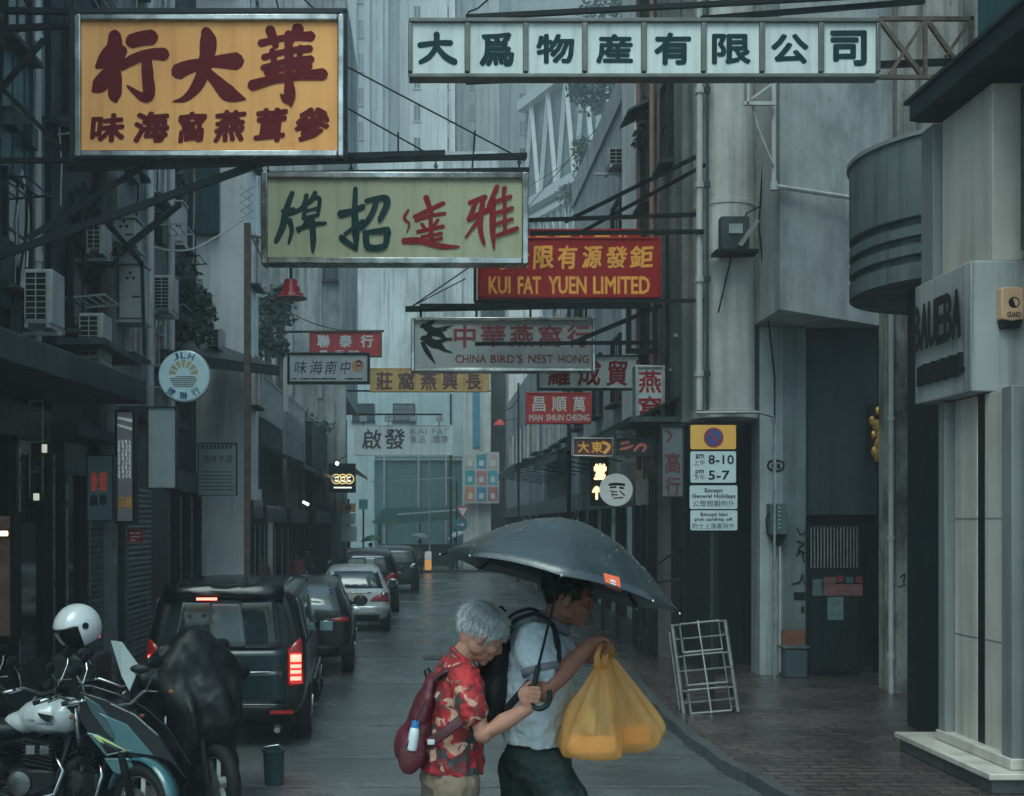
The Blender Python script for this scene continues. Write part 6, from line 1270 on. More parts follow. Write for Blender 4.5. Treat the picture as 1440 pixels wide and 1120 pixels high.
# helmet on the top case
c = Vector((-2.66, 9.35, 1.50)); 
def helmet():
    c = P(109, 884, 9.85); t = thing('helmet', 'white open face motorcycle helmet resting on the dark top case', 'helmet', c)
    Rm = Matrix.Rotation(R(-128), 3, 'Z') @ Matrix.Rotation(R(22), 3, 'Y'); mb = MB(); r_ = Vector((.205,.175,.205)); nu, nv = 28, 18; g = []
    for i in range(nv+1):
        th = math.pi*.70*i/nv; rw = []
        for j in range(nu):
            ph = 2*math.pi*j/nu; d = V(math.sin(th)*math.cos(ph), math.sin(th)*math.sin(ph), math.cos(th)); rw.append((d, c+Rm @ V(d.x*r_.x, d.y*r_.y, d.z*r_.z)))
        g.append(rw)
    vs = [[mb.bm.verts.new(p) for d, p in rw] for rw in g]
    for i in range(nv):
        for j in range(nu):
            d = g[i+1][j][0]
            if d.x > .45 and d.z < .30: continue
            if i == 0: mb.face((vs[0][0], vs[1][j], vs[1][(j+1)%nu])) if False else None
            mb.face((vs[i][j], vs[i+1][j], vs[i+1][(j+1)%nu], vs[i][(j+1)%nu]))
    bmesh.ops.remove_doubles(mb.bm, verts=mb.bm.verts[:], dist=.0005)
    o = mb.build('shell', mat('helmet_white', (.55,.57,.56), .2, var=.05, coat=.7), t, smooth=True); s = o.modifiers.new('s','SOLIDIFY'); s.thickness = .012; s.offset = 1
    MB().ell(c+Rm @ V(-.01,0,-.01), (.175,.15,.17), Rm).build('lining', BLACK, t, smooth=True)
    tr_ = []
    for i in range(15): ph = R(-58+116*i/14); sx = math.sqrt(1-.33**2); tr_.append(c+Rm @ V(sx*math.cos(ph)*r_.x*1.06, sx*math.sin(ph)*r_.y*1.06, .33*r_.z*1.06))
    MB().tube(tr_, [.012]*15, 8).build('visor_trim', BLACK, t, smooth=True)
    for s_ in (-1,1): MB().lathe([(.03,0),(.028,.012)], Matrix.Translation(c+Rm @ V(.03,s_*.176,.05)) @ Rm.to_4x4() @ Matrix.Rotation(R(-90)*s_, 4, 'X'), 18).build('visor_pivot', BLACK, t, smooth='auto')
    mb = MB(); Mh = Matrix.Translation(c) @ Rm.to_4x4()
    for (x_, z_, l) in ((.0,.02,.07),(.02,-.005,.06)):
        for k in range(4): p = V(x_-l/2+l*k/3, -.168*math.sqrt(max(.05, 1-((x_-l/2+l*k/3)/.19)**2-(z_/.185)**2))-.014, z_); mb.boxm(Mh @ Matrix.Translation(p), .013, .012, .014)
    for k in range(3): mb.boxm(Mh @ Matrix.Translation((-.03+.04*k, -.05, .19)), .025,.02,.012)
    mb.build('decal', BTXT, t); MB().tube([c+Rm @ V(.02,-.15,-.10), c+Rm @ V(.06,-.13,-.2), c+Rm @ V(.05,-.1,-.26)], .008, 6).build('strap', BLACK, t)
helmet()
# the motorcycle under a black cover
def covered():
    x, y = X_(252, 9.7), 9.75; t = thing('motorcycle', 'motorcycle hidden under a shiny black rain cover behind the people carrier, its front wheel showing', 'motorcycle', (x, y, 0), R(-52)); M = W[t.name]; q = lambda a, b, c_: M @ V(a, b, c_)
    bwheel(t, M, .70, r=.31); bwheel(t, M, -.66)
    prof = [(1.54,.24,.04,.05),(1.51,.24,.09,.12),(1.42,.22,.17,.22),(1.28,.20,.27,.36),(1.12,.14,.40,.42),(.98,.05,.58,.41),(.85,-.04,.72,.39),(.68,-.10,.78,.38),(.48,-.16,.78,.39),(.30,-.20,.78,.41),(.14,-.22,.78,.43)]
    mb = MB(); rs = []
    for i, (z, cx, rx, ry) in enumerate(spline(prof, 3)):
        rg = []; f = min(1, max(0, (1.5-z)/1.2))
        for j in range(72):
            a = 2*math.pi*j/72; ca, sa = math.cos(a), math.sin(a); e = .8; wv = 1+f*(.16*noise.noise((2.2*ca, 2.2*sa, z*2.4))+.17*(abs(math.sin(3.5*a+z*1.3+noise.noise((z*2,ca,sa))*1.5))-.6)+.09*(abs(math.sin(6.5*a-z*2.0))-.6)+.02*math.sin(23*a+z*5))
            rg.append(q(cx+rx*math.copysign(abs(ca)**e, ca)*wv, ry*math.copysign(abs(sa)**e, sa)*wv, z+.03*f*math.sin(5*a+z*6)-.02*f))
        rs.append(rg)
    mb.rings(rs)
    for s in (-1,1): mb.ell(q(.26,s*.40,1.13), (.09,.12,.09), M.to_3x3()); mb.ell(q(.24,s*.26,1.36), (.05,.09,.07), M.to_3x3())
    organic('rain_cover', mb, mat('rain_cover', (.004,.0055,.006), .5, var=.2, bump=.4, bscale=6, spec=.25), t, .016, 5, [(.25,.06)])
    mb = MB(); mb.tube([q(.50,-.37,.86), q(.52,-.38,.80)], .012, 6); mb.build('cover_buckle', CHR, t); MB().ell(q(.46,-.30,1.05), (.025,.035,.02), M.to_3x3(), 8, 6).build('indicator', MATS['indicator_amber'], t)
    mb = MB(); [mb.tube([q(.58,s*.1,.7), q(.70,s*.1,.31)], .03, 8) for s in (-1,1)]; mb.build('fork', BLACK, t)
covered()
# ---------------------------------------------------------------- the couple under the umbrella
SKIN = mat('skin', (.36,.17,.115), .6, spec=.3, var=.12, scale=14, bump=.08, bscale=120); SKIN2 = mat('skin_tanned', (.24,.10,.065), .6, spec=.3, var=.12, scale=14, bump=.08, bscale=120)
HAIRG = mat('hair_grey', (.30,.33,.335), .5, var=.45, scale=40); HAIRB = mat('hair_black', (.012,.011,.011), .4, var=.3, scale=40)
EYE = mat('eye_dark', (.015,.012,.012), .15, var=0)
def cloth(name, stops, sc=9):                      # printed cloth: blotches of several dyes
    m = bpy.data.materials.new(name); m.use_nodes = True; N, L = m.node_tree.nodes, m.node_tree.links; b = N['Principled BSDF']; b.inputs['Roughness'].default_value = .75
    tc = N.new('ShaderNodeTexCoord'); cur = stops[0]
    for i, (c, lo, hi, s) in enumerate(stops[1:]):
        n = N.new('ShaderNodeTexNoise'); n.inputs['Scale'].default_value = s; n.inputs['Detail'].default_value = 3; n.inputs['Distortion'].default_value = .8
        mp = N.new('ShaderNodeMapping'); mp.inputs['Location'].default_value = (i*3.7, i*1.3, i*.7); L.new(tc.outputs['Object'], mp.inputs[0]); L.new(mp.outputs[0], n.inputs['Vector'])
        r = N.new('ShaderNodeMapRange'); r.inputs[1].default_value = lo; r.inputs[2].default_value = hi; L.new(n.outputs['Fac'], r.inputs[0])
        x = N.new('ShaderNodeMix'); x.data_type = 'RGBA'; L.new(r.outputs[0], x.inputs[0])
        if hasattr(cur, 'is_output'): L.new(cur, x.inputs[6])
        else: x.inputs[6].default_value = (*cur, 1)
        x.inputs[7].default_value = (*c, 1); cur = x.outputs[2]
    L.new(cur, b.inputs['Base Color']); return m
FLOR = cloth('floral_cloth', [(.42,.018,.022), ((.13,.006,.010),.42,.60,5), ((.03,.045,.045),.55,.59,10), ((.48,.27,.19),.565,.60,11), ((.035,.03,.03),.60,.63,17)])
SHIRT = mat('shirt_pale_blue', (.40,.47,.50), .8, var=.05, scale=5, bump=.15, bscale=14); COLLAR = mat('collar_grey', (.13,.13,.145), .8, var=.1)
KHAKI = mat('trousers_khaki', (.17,.125,.085), .8, var=.12, scale=8, bump=.3, bscale=12, streak=.25); DPANT = mat('trousers_dark_green', (.022,.034,.032), .7, var=.25, scale=6, bump=.3, bscale=10)
MAROON = mat('bag_maroon', (.085,.010,.018), .55, var=.25, scale=10, bump=.25, bscale=40); BAGBK = mat('bag_black', (.010,.011,.013), .6, var=.3, bump=.2); STRAP = mat('strap_black', (.012,.013,.017), .6, var=.2)
SHOE = mat('shoe_dark', (.02,.02,.02), .5)
def head(mb, c, pitch, s=1.0, yaw=0):
    M = Matrix.Translation(c) @ Matrix.Rotation(yaw, 4, 'Z') @ Matrix.Rotation(pitch, 4, 'Y') @ Matrix.Scale(s, 4); Rm = M.to_3x3().normalized()
    E = lambda p, r: mb.ell(M @ V(*p), tuple(v*s for v in r), Rm, 18, 12)
    E((-.012,0,.032),(.098,.076,.085)); E((.028,0,-.005),(.062,.066,.088)); E((.030,0,-.065),(.055,.052,.048)); E((.066,0,-.096),(.022,.026,.020)); E((-.03,0,-.03),(.06,.06,.06))
    mb.tube([M @ V(.084,0,.022), M @ V(.100,0,-.008), M @ V(.110,0,-.030)], [(.008*s,.009*s),(.010*s,.011*s),(.012*s,.014*s)], 10)
    for y in (-1,1):
        E((.078,y*.030,.024),(.018,.026,.010)); E((.062,y*.042,-.030),(.028,.022,.024)); E((-.008,y*.076,-.012),(.019,.010,.031)); E((-.004,y*.082,.004),(.015,.008,.018)); E((.099,y*.010,-.034),(.010,.009,.008)); E((.074,y*.031,.0),(.015,.017,.012)); E((-.0,y*.05,-.055),(.04,.02,.035))
    E((.086,0,-.062),(.013,.024,.006)); E((.084,0,-.073),(.013,.021,.007)); E((.078,0,-.05),(.02,.03,.02))
    return M
def face_parts(par, M, s=1.0, brow=HAIRB):
    Rm = M.to_3x3().normalized()
    for y in (-1,1):
        MB().ell(M @ V(.0865,y*.031,.0005), (.0045*s,.012*s,.0035*s), Rm, 10, 7).build('eye', EYE, par, smooth=True)
        MB().tube([M @ V(.099,y*.014,.028), M @ V(.097,y*.03,.034), M @ V(.084,y*.048,.030)], [.002*s,.0035*s,.0015*s], 6).build('eyebrow', brow, par, smooth=True)
def strands(mb, M, n, seed, c, r, zmin, l=.04, wd=.0016, mask=None):
    rr = random.Random(seed)
    for i in range(n):
        d = Vector((rr.gauss(0,1), rr.gauss(0,1), rr.gauss(.3,1))).normalized(); p = V(c[0]+d.x*r[0], c[1]+d.y*r[1], c[2]+d.z*r[2])
        if p.z < zmin or (mask and not mask(p)): continue
        t = Vector((-.1-.0*d.x, d.y*.5, -1)); t = (t-d*t.dot(d)).normalized()+Vector((rr.uniform(-.5,.7),rr.uniform(-.5,.5),rr.uniform(-.2,.3)))*.8
        q = [p+d*.002, p+t*l*.5+d*.007, p+t*l+d*rr.uniform(-.002,.013)]; mb.tube([M @ v for v in q], [wd, wd*.9, wd*.3], 4)
def finger(mb, pts, r): mb.tube(pts, [r*1.05, r, r*.95, r*.75][:len(pts)] if len(pts) <= 4 else r, 8); [mb.ell(p, (r*1.08,)*3, None, 8, 6) for p in pts]
def limb(mb, pts, rs, n=14):
    mb.tube(pts, rs, n)
    for p, r in zip(pts, rs): r = r if not isinstance(r, tuple) else min(r); mb.ell(p, (r,r,r), None, 12, 8)
def band(pts, w_, th, side=(0,1,0)):              # a flat strap along a path
    mb = MB(); q = [Vector(v) for v in spline([tuple(p) for p in pts], 5)]; mb.tube(q, [(w_/2, th/2)]*len(q), 8, side=side); return mb

# --- umbrella
def umbrella():
    H0 = P(750, 966, 4.72); n = V(.245,.085,.96).normalized(); t = thing('umbrella', 'large wet black umbrella with an orange label held over the couple', 'umbrella', H0); M = frame(H0, n.orthogonal(), n.cross(n.orthogonal()))
    x = V(1,0,0); x = (x-n*x.dot(n)).normalized(); y = n.cross(x); M = Matrix((x, y, n)).transposed().to_4x4(); M.translation = H0
    ap = .715; h = .275; Rr = .512; NR = 8; g = []; K = 10; J = 12
    def pt(u, a):                                  # u 0..1 outwards, a angle
        f = (a/(2*math.pi)*NR+.12) % 1; sg = 4*f*(1-f)
        r = Rr*u*(1-.055*sg*u*u); return M @ V(r*math.cos(a), r*math.sin(a), ap-h*(1-math.cos(u*1.48))/(1-math.cos(1.48))*(1-.0*sg)+.018*sg*u*(1-u)*-1.0+.012*sg*u**6)
    mb = MB(); vs = [[mb.bm.verts.new(pt(i/K, 2*math.pi*j/(NR*J))) for j in range(NR*J)] for i in range(1, K+1)]; top = mb.bm.verts.new(M @ V(0,0,ap))
    for j in range(NR*J):
        k = (j+1) % (NR*J); mb.face((top, vs[0][j], vs[0][k]))
        for i in range(K-1): mb.face((vs[i][j], vs[i+1][j], vs[i+1][k], vs[i][k]))
    cm = mat('umbrella_cloth', (.020,.031,.033), .36, var=.4, scale=4, spec=.9, bump=.2, bscale=45, coat=.25)
    bv = BVHTree.FromBMesh(mb.bm)
    o = mb.build('canopy', cm, t, smooth=True); s = o.modifiers.new('s','SOLIDIFY'); s.thickness = .002; s.offset = -1
    mb = MB()
    rr = random.Random(5)
    for i in range(260):                           # rain drops standing on the cloth
        p = pt(rr.random()**.5, rr.random()*6.283); mb.ell(p+n*.002, (.0035*rr.uniform(.5,1.2),.0035*rr.uniform(.5,1.2),.002), None, 6, 5)
    d = mb.build('rain_drops', mat('water_drop', (.6,.7,.72), .05, spec=.6, var=0, alpha=.16), o, smooth=True); d['kind'] = 'stuff'
    for k in range(NR):
        a = 2*math.pi*(k-.12)/NR; rb = MB().tube([pt(.04, a)-n*.008, pt(.35, a)-n*.008, pt(.7, a)-n*.008, pt(1.0, a)-n*.006], .0032, 6).build('rib', BLACK, t); MB().tube([M @ V(0,0,ap-.30), pt(.52, a)-n*.012], .0028, 6).build('stretcher', BLACK, rb); MB().ell(pt(1.0, a), (.006,.006,.006), None, 8, 6).build('rib_tip', STEEL, rb)
    MB().tube([M @ V(0,0,.0), M @ V(0,0,ap-.02)], .0058, 10).build('shaft', BLACK, t); MB().tube([M @ V(0,0,ap-.02), M @ V(0,0,ap+.05)], [.008,.004], 8).build('ferrule', BLACK, t); MB().cyl(M @ V(0,0,ap-.32), M @ V(0,0,ap-.28), .012, n=10).build('runner', BLACK, t)
    hk = [M @ V(0,0,.085), M @ V(0,0,.0), P(746,978,4.72), P(748,991,4.71), P(757,997,4.70), P(768,993,4.70), P(773,983,4.70), P(772,971,4.70)]
    q = [Vector(v) for v in spline([tuple(p) for p in hk], 5)]; MB().tube(q, .0115, 12).build('handle', PLAST, t, smooth=True)
    # woven label, laid on the near right panel
    c = Vector((0,0,CH)); pts = [(849,806),(871,812),(874,833),(853,826)]; hits = []
    mb = MB(); G = 6; gv = []
    for i in range(G+1):
        rw = []
        for j in range(G+1):
            u, v = i/G, j/G; a = [(1-u)*((1-v)*pts[0][k]+v*pts[1][k])+u*((1-v)*pts[3][k]+v*pts[2][k]) for k in (0,1)]
            d = (P(a[0],a[1],5)-c).normalized(); hh = bv.ray_cast(c, d); rw.append(mb.bm.verts.new((hh[0] if hh[0] is not None else P(a[0],a[1],4.6))-d*.004))
        gv.append(rw)
    for i in range(G):
        for j in range(G): mb.face((gv[i][j], gv[i+1][j], gv[i+1][j+1], gv[i][j+1]))
    lo = [v.co.copy() for v in (gv[2][2], gv[3][2], gv[3][4], gv[2][4], gv[4][2], gv[4][4])]
    o2 = mb.build('label', mat('label_orange', (.75,.13,.05), .5, var=.05), t); s = o2.modifiers.new('s','SOLIDIFY'); s.thickness = .002
    mb = MB(); w2 = V(-.0,-.004,.001); mb.poly([p+w2 for p in (lo[0],lo[1],lo[2],lo[3])]); mb.poly([p+w2 for p in (lo[1]*.6+lo[4]*.4, lo[4], lo[5], lo[2]*.6+lo[5]*.4)]); mb.build('label_mark', WTXT, o2)
umbrella()

# --- the woman
def woman():
    D = 4.9; k = D/F; p = lambda x, y, dy=0: P(x, y, D)+V(0,dy,0); fz = .5
    t = thing('person', 'grey haired person in a red floral shirt and khaki trousers walking with a maroon backpack', 'person', (X_(635,D), D, fz))
    mb = MB(); Mh = head(mb, p(678,893,.0), R(33), .98, R(6))
    limb(mb, [p(630,958,.02), p(646,930,.01), p(662,908,0)], [.062,.052,.052])
    mb.tube([p(640,940,.02), p(640,975,.02), p(637,1020,.02), p(634,1070,.02), p(632,1110,.02)], [(.08,.13),(.09,.14),(.09,.13),(.10,.14),(.10,.14)], 18, side=(1,0,0))
    sh, el, wr = p(656,952,-.150), p(676,1020,-.205), p(737,987,-.185); limb(mb, [sh, sh*.45+el*.55, el, el*.55+wr*.45, wr], [.050,.047,.041,.039,.026])
    # right hand closed on the umbrella grip, its back towards the camera
    G = P(747, 976, 4.72); E = lambda c, r: mb.ell(c, r, None, 12, 8)
    E(G+V(-.024,-.022,.002),(.036,.015,.034)); E(G+V(-.004,-.026,.004),(.028,.013,.034)); limb(mb, [wr, wr*.4+(G+V(-.04,-.022,0))*.6], [.026,.022])
    for i in range(4):
        z = .030-.019*i; l = (.028,.032,.030,.024)[i]; q = [G+V(-.002,-.033,z), G+V(l,-.027,z-.004), G+V(l+.004,.004,z-.006), G+V(.006,.020,z-.007)]; finger(mb, q, (.0088,.0092,.0088,.0078)[i])
    finger(mb, [G+V(-.032,-.010,.026), G+V(-.012,.004,.042), G+V(.012,.016,.048)], .0098)
    # left arm, bent forward on the far side
    sh, el, wr = p(652,952,.17), p(664,1018,.20), p(706,1008,.14); limb(mb, [sh, sh*.45+el*.55, el, el*.55+wr*.45, wr], [.050,.046,.040,.037,.026]); E(wr+V(.04,-.01,.0),(.035,.018,.026))
    for i in range(4): z = .022-.014*i; a = wr+V(.065,-.012,z); finger(mb, [a, a+V(.024,-.008,-.004), a+V(.03,-.026,-.006)], .0082)
    finger(mb, [wr+V(.03,-.02,.02), wr+V(.05,-.035,.026), wr+V(.066,-.045,.022)], .009)
    for s, x0, xk, xa in ((-1,640,652,628),(1,622,612,590)): limb(mb, [p(x0,1100,s*.08), p(xk,1220,s*.085), p(xa,1330,s*.09)], [.07,.048,.034])
    body = organic('body', mb, SKIN, t, .0045, 5)
    face_parts(body, Mh, .98, HAIRG)
    mb = MB(); Rm = Mh.to_3x3().normalized(); H = lambda c, r: mb.ell(Mh @ V(*c), r, Rm, 20, 14)
    H((-.022,0,.050),(.104,.088,.082)); H((-.066,0,.018),(.046,.070,.060)); H((.030,0,.082),(.050,.072,.034)); H((-.045,0,.09),(.07,.066,.045)); H((-.085,0,.035),(.035,.05,.05))
    for y in (-1,1): H((.030,y*.066,.040),(.036,.014,.032)); H((-.040,y*.070,.008),(.022,.012,.028))
    h = organic('hair', mb, HAIRG, t, .005, 4, [(.03,.016)])
    mb = MB(); strands(mb, Mh, 2300, 2, (-.022,0,.045), (.106,.090,.088), -.005, .036, .0012, lambda q: not (q.x > .045 and q.z < .055)); strands(mb, Mh, 260, 5, (-.06,0,.015), (.060,.080,.072), -.035, .026, .0015, lambda q: q.x < -.03); mb.build('hair_strands', mat('hair_strand_grey', (.44,.47,.475), .45, var=.3, scale=30), h)
    # shirt
    mb = MB(); mb.tube([p(649,924,.01), p(644,934,.01), p(644,944,.01), p(646,962,.01), p(643,1000,.01), p(637,1045,.01), p(634,1082,.01)], [(.056,.062),(.075,.115),(.094,.165),(.110,.19),(.120,.178),(.130,.178),(.138,.188)], 22, side=(1,0,0))
    for s in (-1,1): limb(mb, [p(650,948,s*.14), p(656,962,s*.175), p(662,988,s*.20)], [.068,.070,.068])
    organic('shirt', mb, FLOR, t, .0065, 3, [(.12,.030),(.045,.020)])
    mb = MB(); mb.torus(Matrix.Translation(p(651,925,.01)) @ Matrix.Rotation(R(40), 4, 'Y'), .061, .011, 24, 8); mb.build('collar', FLOR, t, smooth=True)
    mb = MB(); mb.tube([p(633,1066,.01), p(632,1100,.01)], [(.122,.165),(.128,.172)], 20, side=(1,0,0))
    for s, x0, xk, xa in ((-1,638,650,628),(1,626,612,592)): limb(mb, [p(x0,1098,s*.082), p((x0+xk)/2,1165,s*.088), p(xk,1222,s*.09), p(xa,1325,s*.092)], [.108,.094,.078,.064])
    organic('trousers', mb, KHAKI, t, .008, 3, [(.10,.030),(.04,.014)])
    for s, x in ((-1,636),(1,600)): q = p(x,1352,s*.092); q.z = fz+.04; m2 = MB(); m2.ell(q+V(.02,0,0),(.12,.045,.038)); m2.ell(q+V(-.05,0,.01),(.05,.04,.045)); organic('shoe', m2, SHOE, t, .008, 3)
    # backpack
    b = thing('backpack', 'maroon backpack with a blue capped bottle in its side pocket on the floral shirted person', 'backpack', p(585,1020)); mb = MB(); E = lambda x, y, dy, a, b_, c, rot=18: mb.ell(p(x,y,dy), (a,b_,c), Matrix.Rotation(R(rot), 3, 'Y'), 18, 12)
    E(594,1000,.01,.050,.150,.145); E(588,1030,.01,.066,.160,.120); E(604,968,.01,.034,.11,.075); E(575,1046,.01,.066,.150,.085,10); E(584,1062,.01,.075,.155,.050,4)
    organic('bag_body', mb, MAROON, b, .007, 6, [(.08,.018)])
    MB().tube([p(600,955,.01), p(597,944,.01), p(602,940,.01), p(607,950,.01)], .006, 8).build('carry_loop', STRAP, b)
    mb = MB(); mb.ell(p(580,1050,-.140), (.058,.030,.095), Matrix.Rotation(R(14),3,'Y')); organic('side_pocket', mb, MAROON, b, .007, 4)
    mb = MB(); mb.lathe([(.020,-.07),(.022,-.06),(.022,.0),(.018,.022),(.012,.030)], Matrix.Translation(p(583,1022,-.158)) @ Matrix.Rotation(R(8), 4, 'Y'), 18); bo = mb.build('bottle', mat('bottle_clear', (.5,.55,.56), .1, spec=.8, var=.1), b, smooth='auto'); MB().lathe([(.017,.024),(.017,.050),(.014,.052)], Matrix.Translation(p(583,1022,-.158)) @ Matrix.Rotation(R(8), 4, 'Y'), 16).build('bottle_cap', mat('cap_blue', (.02,.15,.34), .35), bo)
    band([p(610,952,-.10), p(624,940,-.115), p(642,936,-.125), p(658,944,-.15), p(668,962,-.18)], .05, .02).build('shoulder_strap', mat('strap_maroon', (.05,.008,.013), .6), b, smooth=True)
    band([p(600,1036,-.17), p(622,1020,-.205), p(640,1006,-.212), p(656,993,-.205)], .045, .008, side=(0,0,1)).build('lower_strap', MATS['strap_maroon'], b, smooth=True); MB().box(p(606,1032,-.19), (.03,.012,.022)).build('buckle', PIPE, b, bevel=.003)
    mb = MB(); mb.tube([p(600,975,-.13), p(586,1005,-.165), p(573,1040,-.17)], .003, 6); mb.build('zip', STRAP, b)
woman()

# --- the man
def man():
    D = 5.05; k = D/F; p = lambda x, y, dy=0: P(x, y, D)+V(0,dy,0); fz = gz(5.05)
    t = thing('person', 'dark haired person in a pale blue polo shirt carrying yellow bags under the umbrella', 'person', (X_(752,D), D, fz))
    mb = MB(); Mh = head(mb, p(800,841,.0), R(13), 1.02, R(-6))
    limb(mb, [p(765,892,.02), p(780,872,.01), p(791,856,0)], [.062,.060,.058])
    mb.tube([p(760,905,.02), p(756,945,.02), p(752,1000,.02), p(751,1060,.02), p(751,1090,.02)], [(.09,.16),(.105,.17),(.11,.15),(.11,.15),(.10,.15)], 18, side=(1,0,0))
    sh, el, wr = p(742,902,-.20), p(758,962,-.245), p(818,901,-.215); limb(mb, [sh, sh*.45+el*.55, el, el*.6+wr*.4, wr], [.046,.048,.046,.044,.030])
    G = p(836, 897, -.20); E = lambda c, r, rot=None: mb.ell(c, r, rot, 12, 8)
    E(G+V(-.020,0,.012),(.042,.042,.022),Matrix.Rotation(R(-18),3,'Y')); limb(mb, [wr, wr*.3+(G+V(-.025,0,.01))*.7], [.030,.027])
    for i in range(4):
        y = -.031+.021*i; l = (.024,.030,.032,.028)[i]; q = [G+V(.006,y,.020), G+V(l,y,.010), G+V(l+.004,y*.95,-.022), G+V(l-.016,y*.9,-.046)]; finger(mb, q, (.0085,.0095,.0098,.0095)[i])
    finger(mb, [G+V(-.03,.036,.006), G+V(-.01,.044,-.016), G+V(.014,.032,-.032)], .0108)
    sh, el, wr = p(752,902,.21), p(772,962,.25), p(824,930,.16); limb(mb, [sh, sh*.45+el*.55, el, el*.6+wr*.4, wr], [.046,.048,.046,.042,.030]); E(wr+V(.045,-.01,.0),(.042,.024,.032))
    for i in range(4): z = .028-.018*i; a = wr+V(.078,-.012,z); finger(mb, [a, a+V(.028,-.008,-.008), a+V(.026,-.03,-.014)], .0092)
    finger(mb, [wr+V(.03,-.025,.024), wr+V(.055,-.04,.028), wr+V(.075,-.048,.02)], .0102)
    for (a, b_, c) in ((p(768,1090,-.09),p(812,1195,-.10),p(795,1315,-.10)),(p(738,1090,.09),p(733,1205,.10),p(700,1310,.10))): limb(mb, [a, b_, c], [.08,.055,.04])
    body = organic('body', mb, SKIN2, t, .0045, 5); face_parts(body, Mh, 1.02)
    mb = MB(); Rm = Mh.to_3x3().normalized(); H = lambda c, r: mb.ell(Mh @ V(*c), r, Rm, 20, 14)
    H((-.022,0,.052),(.100,.084,.080)); H((-.066,0,.012),(.048,.072,.070)); H((.035,0,.085),(.046,.066,.030))
    for y in (-1,1): H((.020,y*.068,.035),(.030,.012,.040))
    h = organic('hair', mb, HAIRB, t, .005, 3, [(.025,.012)]); mb = MB(); strands(mb, Mh, 500, 7, (-.022,0,.05), (.102,.086,.084), -.03, .03, .0015, lambda q: not (q.x > .05 and q.z < .06)); mb.build('hair_strands', HAIRB, h)
    mb = MB(); mb.tube([p(768,880,.01), p(764,888,.01), p(760,904,.01), p(757,930,.01), p(754,965,.01), p(752,1005,.01), p(751,1044,.01)], [(.085,.11),(.125,.185),(.150,.222),(.158,.225),(.156,.205),(.145,.195),(.136,.195)], 22, side=(1,0,0))
    for s in (-1,1): limb(mb, [p(748,896,s*.170), p(747,908,s*.205), p(752,930,s*.235)], [.088,.088,.080])
    sh_ = organic('shirt', mb, SHIRT, t, .007, 3, [(.14,.036),(.05,.022)])
    for s in (-1,1): m2 = MB(); a, c = p(752,928,s*.235), p(754,937,s*.243); m2.tube([a, c], [.085,.083], 22); m2.build('sleeve_cuff', COLLAR, t, smooth=True)
    mb = MB(); Mc = Matrix.Translation(p(779,878,.01)) @ Matrix.Rotation(R(30), 4, 'Y'); mb.lathe([(.088,-.016),(.082,.020),(.074,.030),(.070,.024),(.074,-.010)], Mc, 28); mb.ell(p(793,885,-.055), (.030,.018,.016), Matrix.Rotation(R(35),3,'Y')); organic('collar', mb, COLLAR, t, .005, 3)
    mb = MB(); mb.tube([p(751,1042,.01), p(751,1062,.01), p(752,1085,.01)], [(.116,.165),(.134,.184),(.13,.17)], 20, side=(1,0,0))
    for (a, b_, c, d) in ((p(768,1078,-.09),p(792,1130,-.10),p(812,1195,-.105),p(797,1318,-.10)),(p(738,1085,.09),p(738,1140,.095),p(733,1205,.10),p(704,1315,.10))): limb(mb, [a, b_, c, d], [.112,.104,.082,.066])
    organic('trousers', mb, DPANT, t, .008, 3, [(.10,.034),(.04,.016)])
    for s, x in ((-1,806),(1,712)): q = p(x,1338,s*.10); q.z = fz+.04; m2 = MB(); m2.ell(q+V(.02,0,0),(.13,.048,.04)); m2.ell(q+V(-.06,0,.01),(.05,.042,.05)); organic('shoe', m2, SHOE, t, .008, 3)
    b = thing('backpack', 'black backpack on the person in the pale blue shirt', 'backpack', p(690,950)); mb = MB(); E = lambda x, y, dy, a, b_, c, rot=8: mb.ell(p(x,y,dy), (a,b_,c), Matrix.Rotation(R(rot), 3, 'Y'), 18, 12)
    E(698,925,.04,.075,.17,.20); E(692,975,.04,.085,.18,.17); E(700,892,.04,.06,.14,.09); E(688,1000,.04,.08,.17,.09)
    organic('bag_body', mb, BAGBK, b, .008, 6, [(.08,.016)]); MB().tube([p(702,866,.04), p(698,858,.04), p(706,854,.04), p(712,862,.04)], .007, 8).build('carry_loop', STRAP, b)
    for s in (-1,1):
        band([p(708,884,s*.13), p(726,867,s*.14), p(750,860,s*.145), p(768,871,s*.165), p(777,895,s*.19), p(778,925,s*.205)], .062, .016).build('shoulder_strap', STRAP, b, smooth=True)
        band([p(778,925,s*.205), p(768,936,s*.215)], .03, .01).build('strap_end', STRAP, b, smooth=True)
        band([p(706,990,s*.185), p(722,970,s*.215), p(738,950,s*.235), p(752,934,s*.225)], .034, .008, side=(0,0,1)).build('lower_strap', STRAP, b, smooth=True)
    # shopping bags
    bm_ = bpy.data.materials.new('plastic_bag'); bm_.use_nodes = True; N, L = bm_.node_tree.nodes, bm_.node_tree.links; pb = N['Principled BSDF']; pb.inputs['Base Color'].default_value = (.98,.58,.20,1); pb.inputs['Roughness'].default_value = .22; pb.inputs['Specular IOR Level'].default_value = .8
